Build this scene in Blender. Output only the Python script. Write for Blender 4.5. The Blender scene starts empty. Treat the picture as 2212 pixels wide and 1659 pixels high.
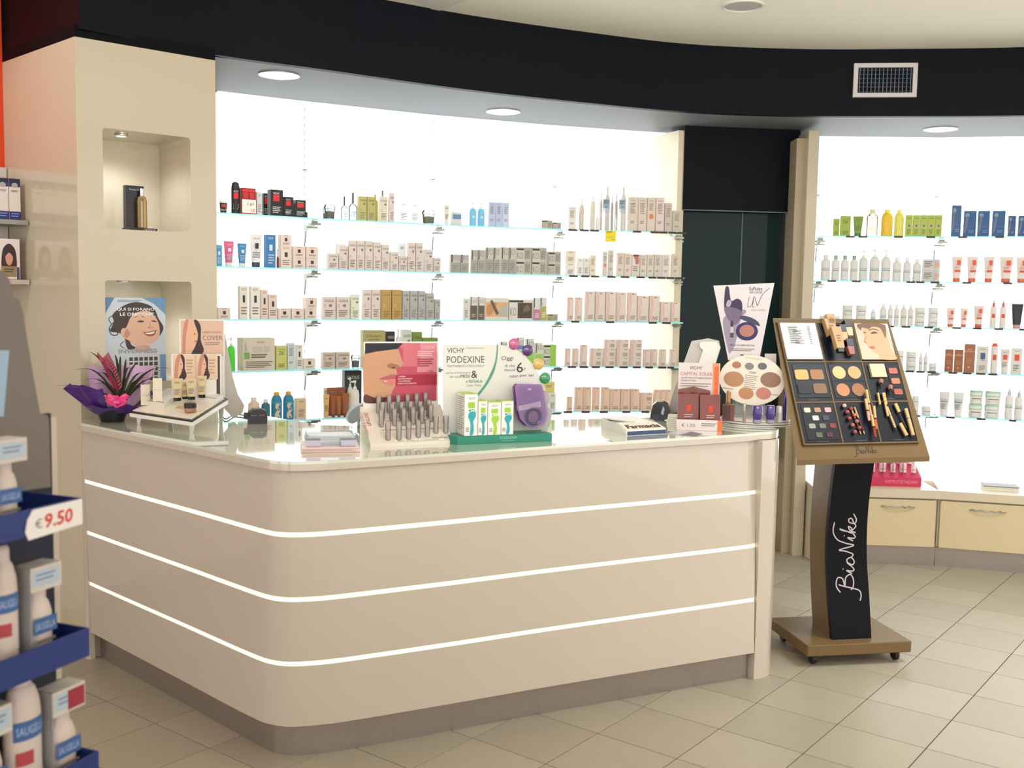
import bpy, math, random
from mathutils import Vector as V, Matrix
random.seed(7)
S = bpy.context.scene
COL = S.collection
# ---------------------------------------------------------------- camera
F, PIT, ROL, H = 2260.0, 0.0854, 0.0169, 1.6
CD = V((0, math.cos(PIT), -math.sin(PIT))); CU = V((0, math.sin(PIT), math.cos(PIT))); CR = V((1, 0, 0))
CX = CR*math.cos(ROL) + CU*math.sin(ROL); CY = -CR*math.sin(ROL) + CU*math.cos(ROL); CO = V((0, 0, H))
cd = bpy.data.cameras.new('camera'); cam = bpy.data.objects.new('camera', cd); COL.objects.link(cam); S.camera = cam
cam.matrix_world = Matrix(((CX.x, CY.x, -CD.x, 0), (CX.y, CY.y, -CD.y, 0), (CX.z, CY.z, -CD.z, H), (0, 0, 0, 1)))
cd.sensor_width = 36; cd.lens = F/2212*36; cd.clip_start = .05
cd.dof.use_dof = True; cd.dof.focus_distance = 4.7; cd.dof.aperture_fstop = 3.2
# ---------------------------------------------------------------- world, lamps, exposure
S.view_settings.view_transform = 'Standard'; S.view_settings.look = 'None'; S.view_settings.exposure = -0.13; S.view_settings.gamma = 1
S.view_settings.use_curve_mapping = False
WLD = bpy.data.worlds.new('shop'); S.world = WLD; WLD.use_nodes = True
WLD.node_tree.nodes['Background'].inputs[0].default_value = (1.0, .93, .88, 1); WLD.node_tree.nodes['Background'].inputs[1].default_value = 2.0
def lamp(name, kind, loc, energy, color, size=1, sizey=None, aim=None, **kw):
    d = bpy.data.lights.new(name, kind); d.energy = energy; d.color = color
    if kind == 'AREA':
        d.size = size
        if sizey: d.shape = 'RECTANGLE'; d.size_y = sizey
    else: d.shadow_soft_size = size
    for k, v in kw.items(): setattr(d, k, v)
    o = bpy.data.objects.new(name, d); COL.objects.link(o); o.location = loc
    if aim is not None: o.rotation_euler = (V(aim)-V(loc)).to_track_quat('-Z', 'Y').to_euler()
    return o
PANEL = 2.3
lamp('side_fill', 'AREA', (2.7, 3.9, 2.95), 26, (.94, 1, 1), 1.2, 1.2, (2.4, 4.2, 0), spread=1.7)  # unseen fill lamp, added to brighten the right-hand side
lamp('ceiling_fill', 'AREA', (.8, 1.8, 2.1), 48, (.95, 1, .97), 3.0, .6, (1.0, 3.4, 3.1))  # unseen upward fill lamp, added only to brighten the ceiling
lamp('column_lamp', 'SPOT', (-2.55, 3.75, 2.88), 26, (.9, .92, .9), .05, None, (-1.9, 4.6, 1.7), spot_size=1.9, spot_blend=.6)
# ---------------------------------------------------------------- pixel helpers: a picture point becomes a ray, a plane gives it its place
def ray(x, y): return CD + CX*((x-1106)/F) - CY*((y-829.5)/F)
def atz(x, y, z): d = ray(x, y); return CO + d*((z-H)/d.z)
def aty(x, y, Y): d = ray(x, y); return CO + d*(Y/d.y)
def onp(x, y, p, q):
    d = ray(x, y); n = V((q[1]-p[1], p[0]-q[0], 0)); return CO + d*(n.dot(V((p[0], p[1], 0))-V((0, 0, 0)))/n.dot(d)) if abs(n.dot(d)) > 1e-9 else None
def dep(P): return (V(P)-CO).dot(CD)
def zat(x, y, P): d = ray(x, y); return H + d.z*math.hypot(P[0], P[1])/math.hypot(d.x, d.y)
def flat(P, z): return V((P[0], P[1], z))
# ---------------------------------------------------------------- materials
def lin(c): c /= 255; return c/12.92 if c <= .04045 else ((c+.055)/1.055)**2.4
MC = {}
def M(c, rough=.5, metal=0, noise=0, nscale=40, trans=0, emit=0, ior=1.5, coat=0, alpha=1, bump=0, spec=.5):
    key = (c, rough, metal, noise, nscale, trans, emit, ior, coat, alpha, bump, spec)
    if key in MC: return MC[key]
    m = bpy.data.materials.new('surface'); m.use_nodes = True; nt = m.node_tree; b = nt.nodes['Principled BSDF']
    col = (lin(c[0]), lin(c[1]), lin(c[2]), 1)
    b.inputs['Base Color'].default_value = col; b.inputs['Roughness'].default_value = rough; b.inputs['Metallic'].default_value = metal
    b.inputs['IOR'].default_value = ior; b.inputs['Specular IOR Level'].default_value = spec
    b.inputs['Transmission Weight'].default_value = trans; b.inputs['Coat Weight'].default_value = coat; b.inputs['Coat Roughness'].default_value = .05
    b.inputs['Alpha'].default_value = alpha
    if emit: b.inputs['Emission Color'].default_value = col; b.inputs['Emission Strength'].default_value = emit
    if noise or bump:
        tc = nt.nodes.new('ShaderNodeTexCoord'); n = nt.nodes.new('ShaderNodeTexNoise'); n.inputs['Scale'].default_value = nscale; n.inputs['Detail'].default_value = 4
        nt.links.new(tc.outputs['Object'], n.inputs['Vector'])
        if noise:
            mx = nt.nodes.new('ShaderNodeMix'); mx.data_type = 'RGBA'; nt.links.new(n.outputs['Fac'], mx.inputs['Factor'])
            mx.inputs['A'].default_value = tuple(v*(1-noise) for v in col[:3])+(1,); mx.inputs['B'].default_value = tuple(min(1, v*(1+noise)) for v in col[:3])+(1,)
            nt.links.new(mx.outputs['Result'], b.inputs['Base Color'])
        if bump:
            bp = nt.nodes.new('ShaderNodeBump'); bp.inputs['Strength'].default_value = bump; bp.inputs['Distance'].default_value = .002
            nt.links.new(n.outputs['Fac'], bp.inputs['Height']); nt.links.new(bp.outputs['Normal'], b.inputs['Normal'])
    MC[key] = m; return m
def clear(tint, refl=.08, rough=.03, alpha_diff=0):
    """thin clear plastic or glass: tinted see-through with a fresnel gloss"""
    key = ('clear', tint, refl, rough, alpha_diff)
    if key in MC: return MC[key]
    m = bpy.data.materials.new('clear'); m.use_nodes = True; nt = m.node_tree; nt.nodes.clear()
    out = nt.nodes.new('ShaderNodeOutputMaterial'); tr = nt.nodes.new('ShaderNodeBsdfTransparent'); gl = nt.nodes.new('ShaderNodeBsdfGlossy'); df = nt.nodes.new('ShaderNodeBsdfDiffuse')
    col = (lin(tint[0]), lin(tint[1]), lin(tint[2]), 1); tr.inputs[0].default_value = col; df.inputs[0].default_value = col
    gl.inputs['Roughness'].default_value = rough
    fr = nt.nodes.new('ShaderNodeFresnel'); fr.inputs[0].default_value = 1.45
    m1 = nt.nodes.new('ShaderNodeMixShader'); m2 = nt.nodes.new('ShaderNodeMixShader'); m1.inputs[0].default_value = alpha_diff
    nt.links.new(tr.outputs[0], m1.inputs[1]); nt.links.new(df.outputs[0], m1.inputs[2])
    nt.links.new(fr.outputs[0], m2.inputs[0]); nt.links.new(m1.outputs[0], m2.inputs[1]); nt.links.new(gl.outputs[0], m2.inputs[2])
    nt.links.new(m2.outputs[0], out.inputs[0]); MC[key] = m; return m
# ---------------------------------------------------------------- mesh collector
class Fr:
    def __init__(s, o=(0, 0, 0), u=(1, 0, 0), v=(0, 1, 0), w=(0, 0, 1)): s.o, s.u, s.v, s.w = V(o), V(u), V(v), V(w)
    def p(s, a, b, c=0): return s.o + s.u*a + s.v*b + s.w*c
def facing(P, u=None):
    """upright frame at P: x to the right along u, y away from the viewer, z up"""
    if u is None: d = V((P[0], P[1], 0)).normalized(); u = V((d.y, -d.x, 0))
    u = V((u[0], u[1], 0)).normalized(); return Fr(P, u, V((-u.y, u.x, 0)), V((0, 0, 1)))
class G:
    def __init__(s, fr=None): s.v, s.f, s.m, s.mats, s.fr = [], [], [], [], fr or Fr()
    def mi(s, m):
        if m not in s.mats: s.mats.append(m)
        return s.mats.index(m)
    def add(s, vs, fs, m, fr=None):
        fr = fr or s.fr; b = len(s.v); k = s.mi(m)
        s.v += [fr.p(*q) for q in vs]
        for f in fs: s.f.append([b+i for i in f]); s.m.append(k)
    def box(s, x0, x1, y0, y1, z0, z1, m, fr=None):
        s.add([(x0, y0, z0), (x1, y0, z0), (x1, y1, z0), (x0, y1, z0), (x0, y0, z1), (x1, y0, z1), (x1, y1, z1), (x0, y1, z1)],
              [(3, 2, 1, 0), (4, 5, 6, 7), (0, 1, 5, 4), (1, 2, 6, 5), (2, 3, 7, 6), (3, 0, 4, 7)], m, fr)
    def bbox(s, x0, x1, y0, y1, z0, z1, r, m, fr=None):
        """box with chamfered vertical and top edges"""
        def ring(i, z): return [(x0+i+r, y0+i, z), (x1-i-r, y0+i, z), (x1-i, y0+i+r, z), (x1-i, y1-i-r, z), (x1-i-r, y1-i, z), (x0+i+r, y1-i, z), (x0+i, y1-i-r, z), (x0+i, y0+i+r, z)]
        vs = ring(r*.6, z0)+ring(0, z0+r)+ring(0, z1-r)+ring(r*.6, z1)
        fs = [tuple(range(7, -1, -1)), tuple(range(24, 32))]
        for k in range(3):
            for i in range(8): j = (i+1) % 8; fs.append((k*8+i, k*8+j, k*8+8+j, k*8+8+i))
        s.add(vs, fs, m, fr)
    def prism(s, pts, a, b, m, axis='z', fr=None):
        """closed outline extruded from a to b; axis z: outline in xy, axis y: outline in xz"""
        n = len(pts); q = (lambda p, t: (p[0], p[1], t)) if axis == 'z' else (lambda p, t: (p[0], t, p[1]))
        fs = [tuple(range(n-1, -1, -1)), tuple(range(n, 2*n))]+[(i, (i+1) % n, n+(i+1) % n, n+i) for i in range(n)]
        if axis == 'y': fs = [f[::-1] for f in fs]
        s.add([q(p, a) for p in pts]+[q(p, b) for p in pts], fs, m, fr)
    def lathe(s, prof, m, cx=0, cy=0, seg=16, fr=None, sy=1):
        vs = []; fs = []
        for r, z in prof:
            for i in range(seg): a = 2*math.pi*i/seg; vs.append((cx+r*math.cos(a), cy+sy*r*math.sin(a), z))
        n = len(prof)
        for k in range(n-1):
            for i in range(seg): j = (i+1) % seg; fs.append((k*seg+i, k*seg+j, (k+1)*seg+j, (k+1)*seg+i))
        if prof[0][0] > 1e-5: fs.append(tuple(range(seg-1, -1, -1)))
        if prof[-1][0] > 1e-5: fs.append(tuple(range((n-1)*seg, n*seg)))
        s.add(vs, fs, m, fr)
    def tube(s, pts, r, m, seg=6, fr=None):
        fr = fr or s.fr; P = [fr.p(*p) for p in pts]; b = len(s.v); k = s.mi(m); n = len(P)
        for i, p in enumerate(P):
            t = (P[min(i+1, n-1)]-P[max(i-1, 0)]).normalized(); a = t.orthogonal().normalized(); c = t.cross(a); rr = r[i] if isinstance(r, (list, tuple)) else r
            if i and (a.dot(pa) < 0.5): a = (pa-t*pa.dot(t)).normalized(); c = t.cross(a)
            pa = a
            for j in range(seg): q = 2*math.pi*j/seg; s.v.append(p+a*rr*math.cos(q)+c*rr*math.sin(q))
        for i in range(n-1):
            for j in range(seg): l = (j+1) % seg; s.f.append([b+i*seg+j, b+i*seg+l, b+(i+1)*seg+l, b+(i+1)*seg+j]); s.m.append(k)
        s.f.append([b+j for j in range(seg)][::-1]); s.m.append(k); s.f.append([b+(n-1)*seg+j for j in range(seg)]); s.m.append(k)
    def mesh(s, off=(0, 0, 0), smooth=False, name='mesh'):
        me = bpy.data.meshes.new(name); o = V(off); me.from_pydata([tuple(v-o) for v in s.v], [], s.f)
        for m in s.mats: me.materials.append(m)
        me.polygons.foreach_set('material_index', s.m)
        if smooth:
            me.polygons.foreach_set('use_smooth', [True]*len(s.f))
            try: me.set_sharp_from_angle(angle=.6)
            except Exception: pass
        me.update(); return me
    def build(s, name, parent=None, smooth=False, label=None):
        """links the collected shapes as one mesh; a child keeps its parent's origin, a top-level mesh gets its own base"""
        if parent is not None: off = parent_off(parent)
        else:
            xs = [v.x for v in s.v]; ys = [v.y for v in s.v]; zs = [v.z for v in s.v]; off = V(((min(xs)+max(xs))/2, (min(ys)+max(ys))/2, min(zs)))
        o = bpy.data.objects.new(name, s.mesh(off, smooth, name)); COL.objects.link(o)
        if parent is not None: o.parent = parent
        else: o.location = off
        if label: o['label'] = label
        return o
def parent_off(p):
    o = V(p.location)
    while p.parent is not None: p = p.parent; o += V(p.location)
    return o
LABELS = {}
def tag(o, label, cat, group=None):
    o['label'] = label; o['category'] = cat
    if group: o['group'] = group
    LABELS.setdefault(label, []).append(o.name)
    return o
def thing(name, label, cat, loc, group=None):
    o = bpy.data.objects.new(name, None); COL.objects.link(o); o.location = loc; o.empty_display_size = .05; return tag(o, label, cat, group)
def struct(o): o['kind'] = 'structure'; return o
# ---------------------------------------------------------------- flat print: text, strips and patches
TXT = {}
def text_mesh(s, bold=0):
    if (s, bold) in TXT: return TXT[(s, bold)]
    c = bpy.data.curves.new('text', 'FONT'); c.body = s; c.size = 1; c.resolution_u = 2; c.offset = bold; c.align_x = 'CENTER'
    o = bpy.data.objects.new('text', c); COL.objects.link(o); bpy.context.view_layer.update()
    me = bpy.data.meshes.new_from_object(o.evaluated_get(bpy.context.evaluated_depsgraph_get()))
    vs = [tuple(v.co) for v in me.vertices]; fs = [tuple(p.vertices) for p in me.polygons]
    bpy.data.objects.remove(o); bpy.data.curves.remove(c); bpy.data.meshes.remove(me)
    x0 = min(v[0] for v in vs); x1 = max(v[0] for v in vs); y0 = min(v[1] for v in vs); y1 = max(v[1] for v in vs)
    TXT[(s, bold)] = ([((v[0]-x0)/(x1-x0), (v[1]-y0)/(y1-y0)) for v in vs], fs, (x1-x0)/(y1-y0)); return TXT[(s, bold)]
def smooth_loop(pts, n=4, closed=True):
    out = []; L = len(pts)
    for i in range(L if closed else L-1):
        g = (lambda k: pts[k % L]) if closed else (lambda k: pts[max(0, min(L-1, k))])
        a, b, c, d = g(i-1), g(i), g(i+1), g(i+2)
        for k in range(n):
            t = k/n; out.append(tuple(.5*((2*b[j])+(-a[j]+c[j])*t+(2*a[j]-5*b[j]+4*c[j]-d[j])*t*t+(-a[j]+3*b[j]-3*c[j]+d[j])*t**3) for j in range(len(b))))
    if not closed: out.append(tuple(pts[-1]))
    return out
def ngon(pts): return [tuple(range(len(pts)))]
def draw(g, ops, W=1, Hh=1, fr=None, lift=.0006, step=.0002, cyl=None, rough=.55):
    """ops in unit coordinates of a W x Hh sheet whose face looks along -y of the frame"""
    k = 0
    def put(pts2, faces, c, l):
        if cyl:
            R, cx, cy, span = cyl; vs = []
            for x, z in pts2: a = (x-.5)*span; vs.append((cx+(R+l)*math.sin(a), cy-(R+l)*math.cos(a), z*Hh))
        else: vs = [(x*W, -l, z*Hh) for x, z in pts2]
        g.add(vs, faces, c if not isinstance(c, tuple) else M(c, rough), fr)
    for op in ops:
        l = lift+step*k; k += 1; t = op[0]
        if t == 'r':
            x0, y0, x1, y1, c = op[1:6]; n = 8 if cyl else 1
            pts = [(x0+(x1-x0)*i/n, y0) for i in range(n+1)]+[(x0+(x1-x0)*i/n, y1) for i in range(n+1)]
            put(pts, [(i, i+1, n+2+i, n+1+i) for i in range(n)], c, l)
        elif t == 't':
            s, x, y, h, c = op[1:6]; w = op[6] if len(op) > 6 and op[6] else None; bold = op[7] if len(op) > 7 else 0; sh = op[8] if len(op) > 8 else 0
            vs, fs, asp = text_mesh(s, bold)
            if w is None: w = asp*h*Hh/W
            put([(x+(v[0]-.5)*w+sh*v[1]*h*Hh/W, y+v[1]*h) for v in vs], fs, c, l)
        elif t == 'p':
            pts = smooth_loop(op[1], 5); put(pts, ngon(pts), op[2], l)
        elif t == 'q': put(op[1], ngon(op[1]), op[2], l)
        elif t == 'e':
            x, y, rx, ry, c = op[1:6]; pts = [(x+rx*math.cos(a*math.pi/12), y+ry*math.sin(a*math.pi/12)) for a in range(24)]; put(pts, ngon(pts), c, l)
        elif t == 'o':
            x, y, rx, ry, th, c = op[1:7]; n = 20; pts = [(x+rx*math.cos(2*math.pi*a/n), y+ry*math.sin(2*math.pi*a/n)) for a in range(n)]+[(x+(rx-th)*math.cos(2*math.pi*a/n), y+(ry-th*ry/rx)*math.sin(2*math.pi*a/n)) for a in range(n)]
            put(pts, [(i, (i+1) % n, n+(i+1) % n, n+i) for i in range(n)], c, l)
        elif t == 'L':
            n, x0, x1, y0, y1, c = op[1:7]; h = (y1-y0)/n
            for i in range(n):
                e = x1-(x1-x0)*[0, .12, .05, .3, .08, .2][i % 6]; put([(x0, y1-h*i-h*.45), (e, y1-h*i-h*.45), (e, y1-h*i), (x0, y1-h*i)], [(0, 1, 2, 3)], c, l)
        elif t == 's':
            pts = smooth_loop(op[1], 6, False); w = op[2]; c = op[3]; L = len(pts); vs = []
            for i, p in enumerate(pts):
                a = pts[max(0, i-1)]; b = pts[min(L-1, i+1)]; dx, dy = (b[0]-a[0])*W, (b[1]-a[1])*Hh; q = math.hypot(dx, dy) or 1
                ww = w*(op[4] if len(op) > 4 and (i == 0 or i == L-1) else 1)
                vs += [(p[0]-dy/q*ww/2/W, p[1]+dx/q*ww/2/Hh), (p[0]+dy/q*ww/2/W, p[1]-dx/q*ww/2/Hh)]
            put(vs, [(2*i, 2*i+1, 2*i+3, 2*i+2) for i in range(L-1)], c, l)
INK = (70, 62, 60); GREY = (130, 122, 118)
# ================================================================ SETTING
ZS = 2.656                                   # soffit height
FAS = [atz(173, 62, ZS), atz(466, 118, ZS), atz(700, 150, ZS), atz(1000, 192, ZS), atz(1250, 220, ZS), atz(1480, 241, ZS), atz(1720, 250, ZS), atz(1950, 251, ZS), atz(2212, 249, ZS)]
ZC = zat(1476, 95, FAS[5])                   # ceiling height
A = flat(atz(183, 1423, 0), 0); A = V((-1.822, 4.403, 0)); B = V((-1.360, 4.812, 0)); CF = V((-2.375, 4.93, 0)); ZCOL = 2.626
CREAM = M((198, 187, 163), .13, noise=.03, nscale=3, coat=.3); CREAM2 = M((212, 200, 176), .3, noise=.03, nscale=5)
STEEL = M((165, 155, 148), .33, metal=.75, noise=.08, nscale=60); CHROME = M((225, 225, 225), .12, metal=1); BLACK = M((22, 20, 22), .35); WHITE = M((236, 232, 226), .3)
NAVY = M((6, 11, 20), .55, noise=.1, nscale=8, spec=.14)
# floor: grout slab with real tiles
e1 = V((.2474, -.1911, 0)); e2 = V((.2083, .2695, 0)); T0 = V((.9928, 4.035, 0)); L = .3262
e1 = e1.normalized(); e2 = V((-e1.y, e1.x, 0))
g = G(); g.box(-6, 6, -1.5, 8.2, -.06, -.004, M((66, 58, 46), .8, noise=.1)); floor = struct(g.build('floor'))
TM = [M(c, .42, noise=.05, nscale=9, bump=.04) for c in ((162, 153, 134), (158, 149, 131), (165, 156, 138), (160, 151, 133))]
tm = []
for m in TM:
    g = G(); r = L/2-.002; g.bbox(-r, r, -r, r, -.008, 0, .0012, m); tm.append(g.mesh(name='tile'))
ang = math.atan2(e1.y, e1.x); rest = G(); nt_ = 0
for i in range(-34, 34):
    for j in range(-34, 34):
        c = T0 + e1*(L*(i+.5)) + e2*(L*(j+.5))
        if not (-5.7 < c.x < 5.7 and -1.2 < c.y < 8): continue
        vv = c-CO; z = vv.dot(CD)
        px, py = 1106+F*vv.dot(CX)/max(z, .01), 829.5-F*vv.dot(CY)/max(z, .01)
        if z > 1 and -60 < px < 2280 and 900 < py < 1740 and c.y < 7.2 and nt_ < 296:
            o = bpy.data.objects.new('tile', tm[(i*7+j*3) % 4]); COL.objects.link(o); o.parent = floor; o.location = c-V(floor.location); o.rotation_euler[2] = ang; nt_ += 1
        else:
            r = L/2-.002; rest.box(-r, r, -r, r, -.008, 0, TM[(i*7+j*3) % 4], Fr(c, e1, e2))
o = rest.build('tile_field', floor); o['kind'] = 'stuff'
# ceiling, curved bulkhead, soffit
g = G(); g.box(-6, 6, -1.5, 8.2, ZC, ZC+.08, M((242, 236, 220), .7, noise=.02)); struct(g.build('ceiling'))
fl = [tuple(p) for p in FAS]; d = (V(FAS[8])-V(FAS[7])).normalized()
ext = [tuple(FAS[8]+d*.7+V((0, -.12, 0))), tuple(FAS[8]+d*1.5+V((0, -.4, 0)))]
curve = smooth_loop([(p[0], p[1]) for p in fl+ext], 6, False)
leftdir = (CF-A).normalized()
curve = [tuple((V((curve[0][0], curve[0][1], 0))+leftdir*1.3)[:2])] + curve
def off(c, dist):
    out = []
    for i, p in enumerate(c):
        a = c[max(0, i-1)]; b = c[min(len(c)-1, i+1)]; t = V((b[0]-a[0], b[1]-a[1], 0)).normalized(); out.append((p[0]-t.y*dist, p[1]+t.x*dist))
    return out
back = off(curve[1:], .045)
g = G(); pts = curve[1:]+back[::-1]; g.prism(pts, ZS, ZC, NAVY)
lf = [curve[0], curve[1], (curve[1][0]+.03, curve[1][1]+.045), (curve[0][0]+.03, curve[0][1]+.05)]
g.prism(lf, ZS, ZC, M((20, 10, 14), .5, spec=.12)); struct(g.build('trim_1'))
PT = [atz(470, 195, ZS), atz(655, 217, ZS), atz(935, 247, ZS), atz(1200, 270, ZS), atz(1466, 288, ZS)]
PR = [atz(1762, 293, ZS), atz(2029, 296, ZS), atz(2212, 293, ZS)]; PR[2] = PR[1]+(PR[2]-PR[1])*2.2
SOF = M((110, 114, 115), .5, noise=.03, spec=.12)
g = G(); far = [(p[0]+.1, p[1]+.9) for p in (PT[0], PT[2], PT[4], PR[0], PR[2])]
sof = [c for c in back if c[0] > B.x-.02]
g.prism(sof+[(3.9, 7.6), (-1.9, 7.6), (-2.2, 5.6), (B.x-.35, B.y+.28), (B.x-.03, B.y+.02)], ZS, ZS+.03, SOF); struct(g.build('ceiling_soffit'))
g = G(); cb_ = [A, B, B+(CF-A), CF]; g.prism([(p.x, p.y) for p in cb_], ZCOL+.001, ZS+.02, M((10, 10, 14), .6, spec=.1)); struct(g.build('trim_6'))  # black filler standing in for the shadowed gap above the column
g = G(); g.box(-6, 6, 8.1, 8.2, 0, ZC, CREAM2); struct(g.build('wall_rear'))
# column with two niches, cut by boolean
g = G(); nrm = V((B.y-A.y, A.x-B.x, 0)).normalized(); su = (B-A).normalized(); CB = CF+(B-A)
def rrect(x0, x1, z0, z1, r, n=4):
    o = []
    for cx, cz, a0 in ((x1-r, z1-r, 0), (x0+r, z1-r, 90), (x0+r, z0+r, 180), (x1-r, z0+r, 270)):
        for k in range(n+1): a = math.radians(a0+90*k/n); o.append((cx+r*math.cos(a), cz+r*math.sin(a)))
    return o
g.prism([(A.x, A.y), (B.x, B.y), (CB.x, CB.y), (CF.x, CF.y)], 0, ZCOL, CREAM)
column = g.build('wall_column')
cf = Fr(A, su, -nrm)                         # column frame: x along the front face, y into the column
def sc(x, y): P = onp(x, y, A, B); return (P-A).dot(su), P.z
n0, z1t = sc(221, 271); n1, z1r = sc(411, 302); _, z1b = sc(222, 493); _, z2t = sc(222, 605)
N1 = (n0, n1, z1b, (z1t+z1r)/2); N2 = (n0, n1, z2t-(N1[3]-N1[2])*1.05, z2t); ND = .34
for q in (N1, N2):
    c = G(cf); c.prism(rrect(q[0], q[1], q[2], q[3], .015), -.05, ND, CREAM2, axis='y'); co = c.build('cutter')
    md = column.modifiers.new('cut', 'BOOLEAN'); md.object = co; md.operation = 'DIFFERENCE'; md.solver = 'EXACT'
    bpy.context.view_layer.update(); me = bpy.data.meshes.new_from_object(column.evaluated_get(bpy.context.evaluated_depsgraph_get()))
    column.modifiers.clear(); column.data = me; bpy.data.objects.remove(co)
struct(column)
def downlight(name, label, P, r, group, e=9, spot=None, col=(1, .95, .85)):
    t = thing(name, label, 'light', P, group)
    g = G(Fr(P)); ring = [(r, 0), (r*1.0, -.006), (r*.86, -.009), (r*.84, 0)]; g.lathe(ring, M((190, 190, 190), .25, metal=.6), seg=32); g.build('trim_ring', t, True)
    g = G(Fr(P)); g.lathe([(r*.84, -.004), (0, -.0045)], M((255, 250, 240), .4, emit=e), seg=32); g.build('diffuser', t)
    if spot:
        l = lamp('downlight_lamp', 'SPOT', (0, 0, -.02), spot, col, .04, spot_size=2.6, spot_blend=.7); l.parent = t
    return t
p = cf.p(*(lambda s: (s, .13, N1[3]-.001))(sc(272, 294)[0]+.03)); downlight('niche_light', 'small bluish downlight in the roof of the empty upper niche', p, .028, 'niche spotlights', 5, 7.5, (.9, .94, 1))
p = cf.p(sc(272, 294)[0]+.03, .13, N2[3]-.001); downlight('niche_light', 'small downlight in the roof of the niche with the poster', p, .028, 'niche spotlights', 5, 7.5, (.9, .94, 1))
for n, (x, y) in (('first round downlight in soffit, next to the beige column', (603, 161)), ('second round downlight in soffit, above middle of long shelves', (1087, 240)), ('round downlight in soffit above the drawer unit shelves', (2032, 278))):
    downlight('soffit_downlight', n, atz(x, y, ZS), .1, 'soffit downlights', 9, 11)
# orange wall on the far side of the column, with its shelves
LW = CF; ld = (A-B).normalized(); wl = Fr(LW, -ld, -leftdir*-1)
g = G(); pf = Fr(LW, ld, leftdir); g.box(0, 3, 0, .1, 0, ZC, M((212, 70, 34), .6, noise=.04, spec=.2), pf); struct(g.build('wall_left'))
# dark box over the doorway, doorway glass, pilasters
DW = [aty(1478, 400, 6.62), aty(1738, 400, 6.72)]
du = (DW[1]-DW[0]); wdt = flat(du, 0).length; df = facing(flat(DW[0], 0), du)
zb = zat(1600, 456, DW[0])
g = G(df); g.box(-.02, wdt-.06, -.05, .5, zb, ZS+.3, M((8, 12, 20), .5, noise=.1, spec=.12)); g.box(-.02, wdt-.06, -.055, -.05, zb, zb+.006, M((90, 110, 120), .3)); struct(g.build('trim_2'))
g = G(df); gl = M((24, 44, 46), .08, noise=.15, nscale=2, spec=.16); g.box(0, wdt-.1, .02, .05, .62, zb, gl); door = struct(g.build('door_1'))
g = G(df); fr_ = M((26, 34, 34), .3); g.box(-.02, wdt-.06, 0, .06, .56, .62, fr_); g.box(wdt-.14, wdt-.1, 0, .06, .56, zb, fr_); g.build('door_frame', door)
g = G(df); g.box(wdt*.49, wdt*.5, .012, .02, .62, zb, M((60, 92, 92), .2)); g.build('glass_joint', door)
g = G(df); g.box(-.02, wdt-.06, .01, .08, 0, .56, CREAM2); g.box(-.02, wdt-.06, .0, .01, 0, .09, STEEL); struct(g.build('wall_doorway'))
def plumb(px0, px1, y, Y0, Y1, z0, z1, m, dy=.04, name='trim_3'):
    a = aty(px0, y, Y0); b = aty(px1, y, Y1); f = facing(flat(a, 0), b-a); g = G(f); w = flat(b-a, 0).length; g.box(0, w, 0, dy, z0, z1, m); return struct(g.build(name))
plumb(1714, 1740, 500, 6.5, 6.5, 0, 2.58, M((176, 160, 130), .35, noise=.03), .3, 'trim_3')  # shaded strip of the pilaster: its shade is put into a darker cream
plumb(1739, 1762, 500, 6.44, 6.44, 0, 2.62, CREAM, .42, 'trim_4')
plumb(1460, 1474.5, 500, 6.56, 6.58, 0, ZS-.03, M((226, 216, 188), .3, noise=.02), .35, 'trim_5')
# ---------------------------------------------------------------- backlit panels, rails, glass shelves
Z0, SP = 1.989, .27; SZ = [Z0-SP*i for i in range(5)]
def E(x, D): return flat(aty(x, 620, D), 0)
EM = [E(462, 5.33), E(694, 5.66), E(957, 5.98), E(1216, 6.22), E(1479, 6.34)]
ER = [E(1763, 6.45), E(2039, 6.31), E(2330, 6.06)]
BAYS = [(EM[i], EM[i+1], 'M') for i in range(4)]+[(ER[i], ER[i+1], 'R') for i in range(2)]
BN = ['bay against the column', 'second bay from the column', 'third bay from the column', 'bay beside the doorway', 'first bay right of doorway', 'outermost bay over the drawers']
SN = ['top', 'second', 'third', 'fourth', 'bottom']
PANELM = M((250, 252, 255), .5, emit=PANEL)
def panels(P, z0, names):
    for i in range(len(P)-1):
        a, b = flat(P[i], 0), flat(P[i+1], 0); f = facing(a, b-a); w = (b-a).length
        g = G(f); g.box(.003, w-.003, .0, .03, z0, ZS-.004, PANELM); o = g.build('light_panel'); tag(o, names[i], 'light panel', 'backlit wall panels')
        if i < len(P)-1:
            g = G(f); g.box(-.06, w+.06, .035, .09, 0, ZS-.004, CREAM2); struct(g.build('wall_behind_panels'))
panels(PT, .35, ['glowing white light panel behind the shelves next to column', 'second glowing white light panel from the column', 'third glowing white light panel from the column', 'glowing white light panel beside the dark doorway'])
panels(PR, .42, ['glowing white light panel over the drawers, near the doorway', 'outermost glowing white light panel over the drawers'])
RAILM = M((190, 205, 210), .25, metal=.5)
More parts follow.
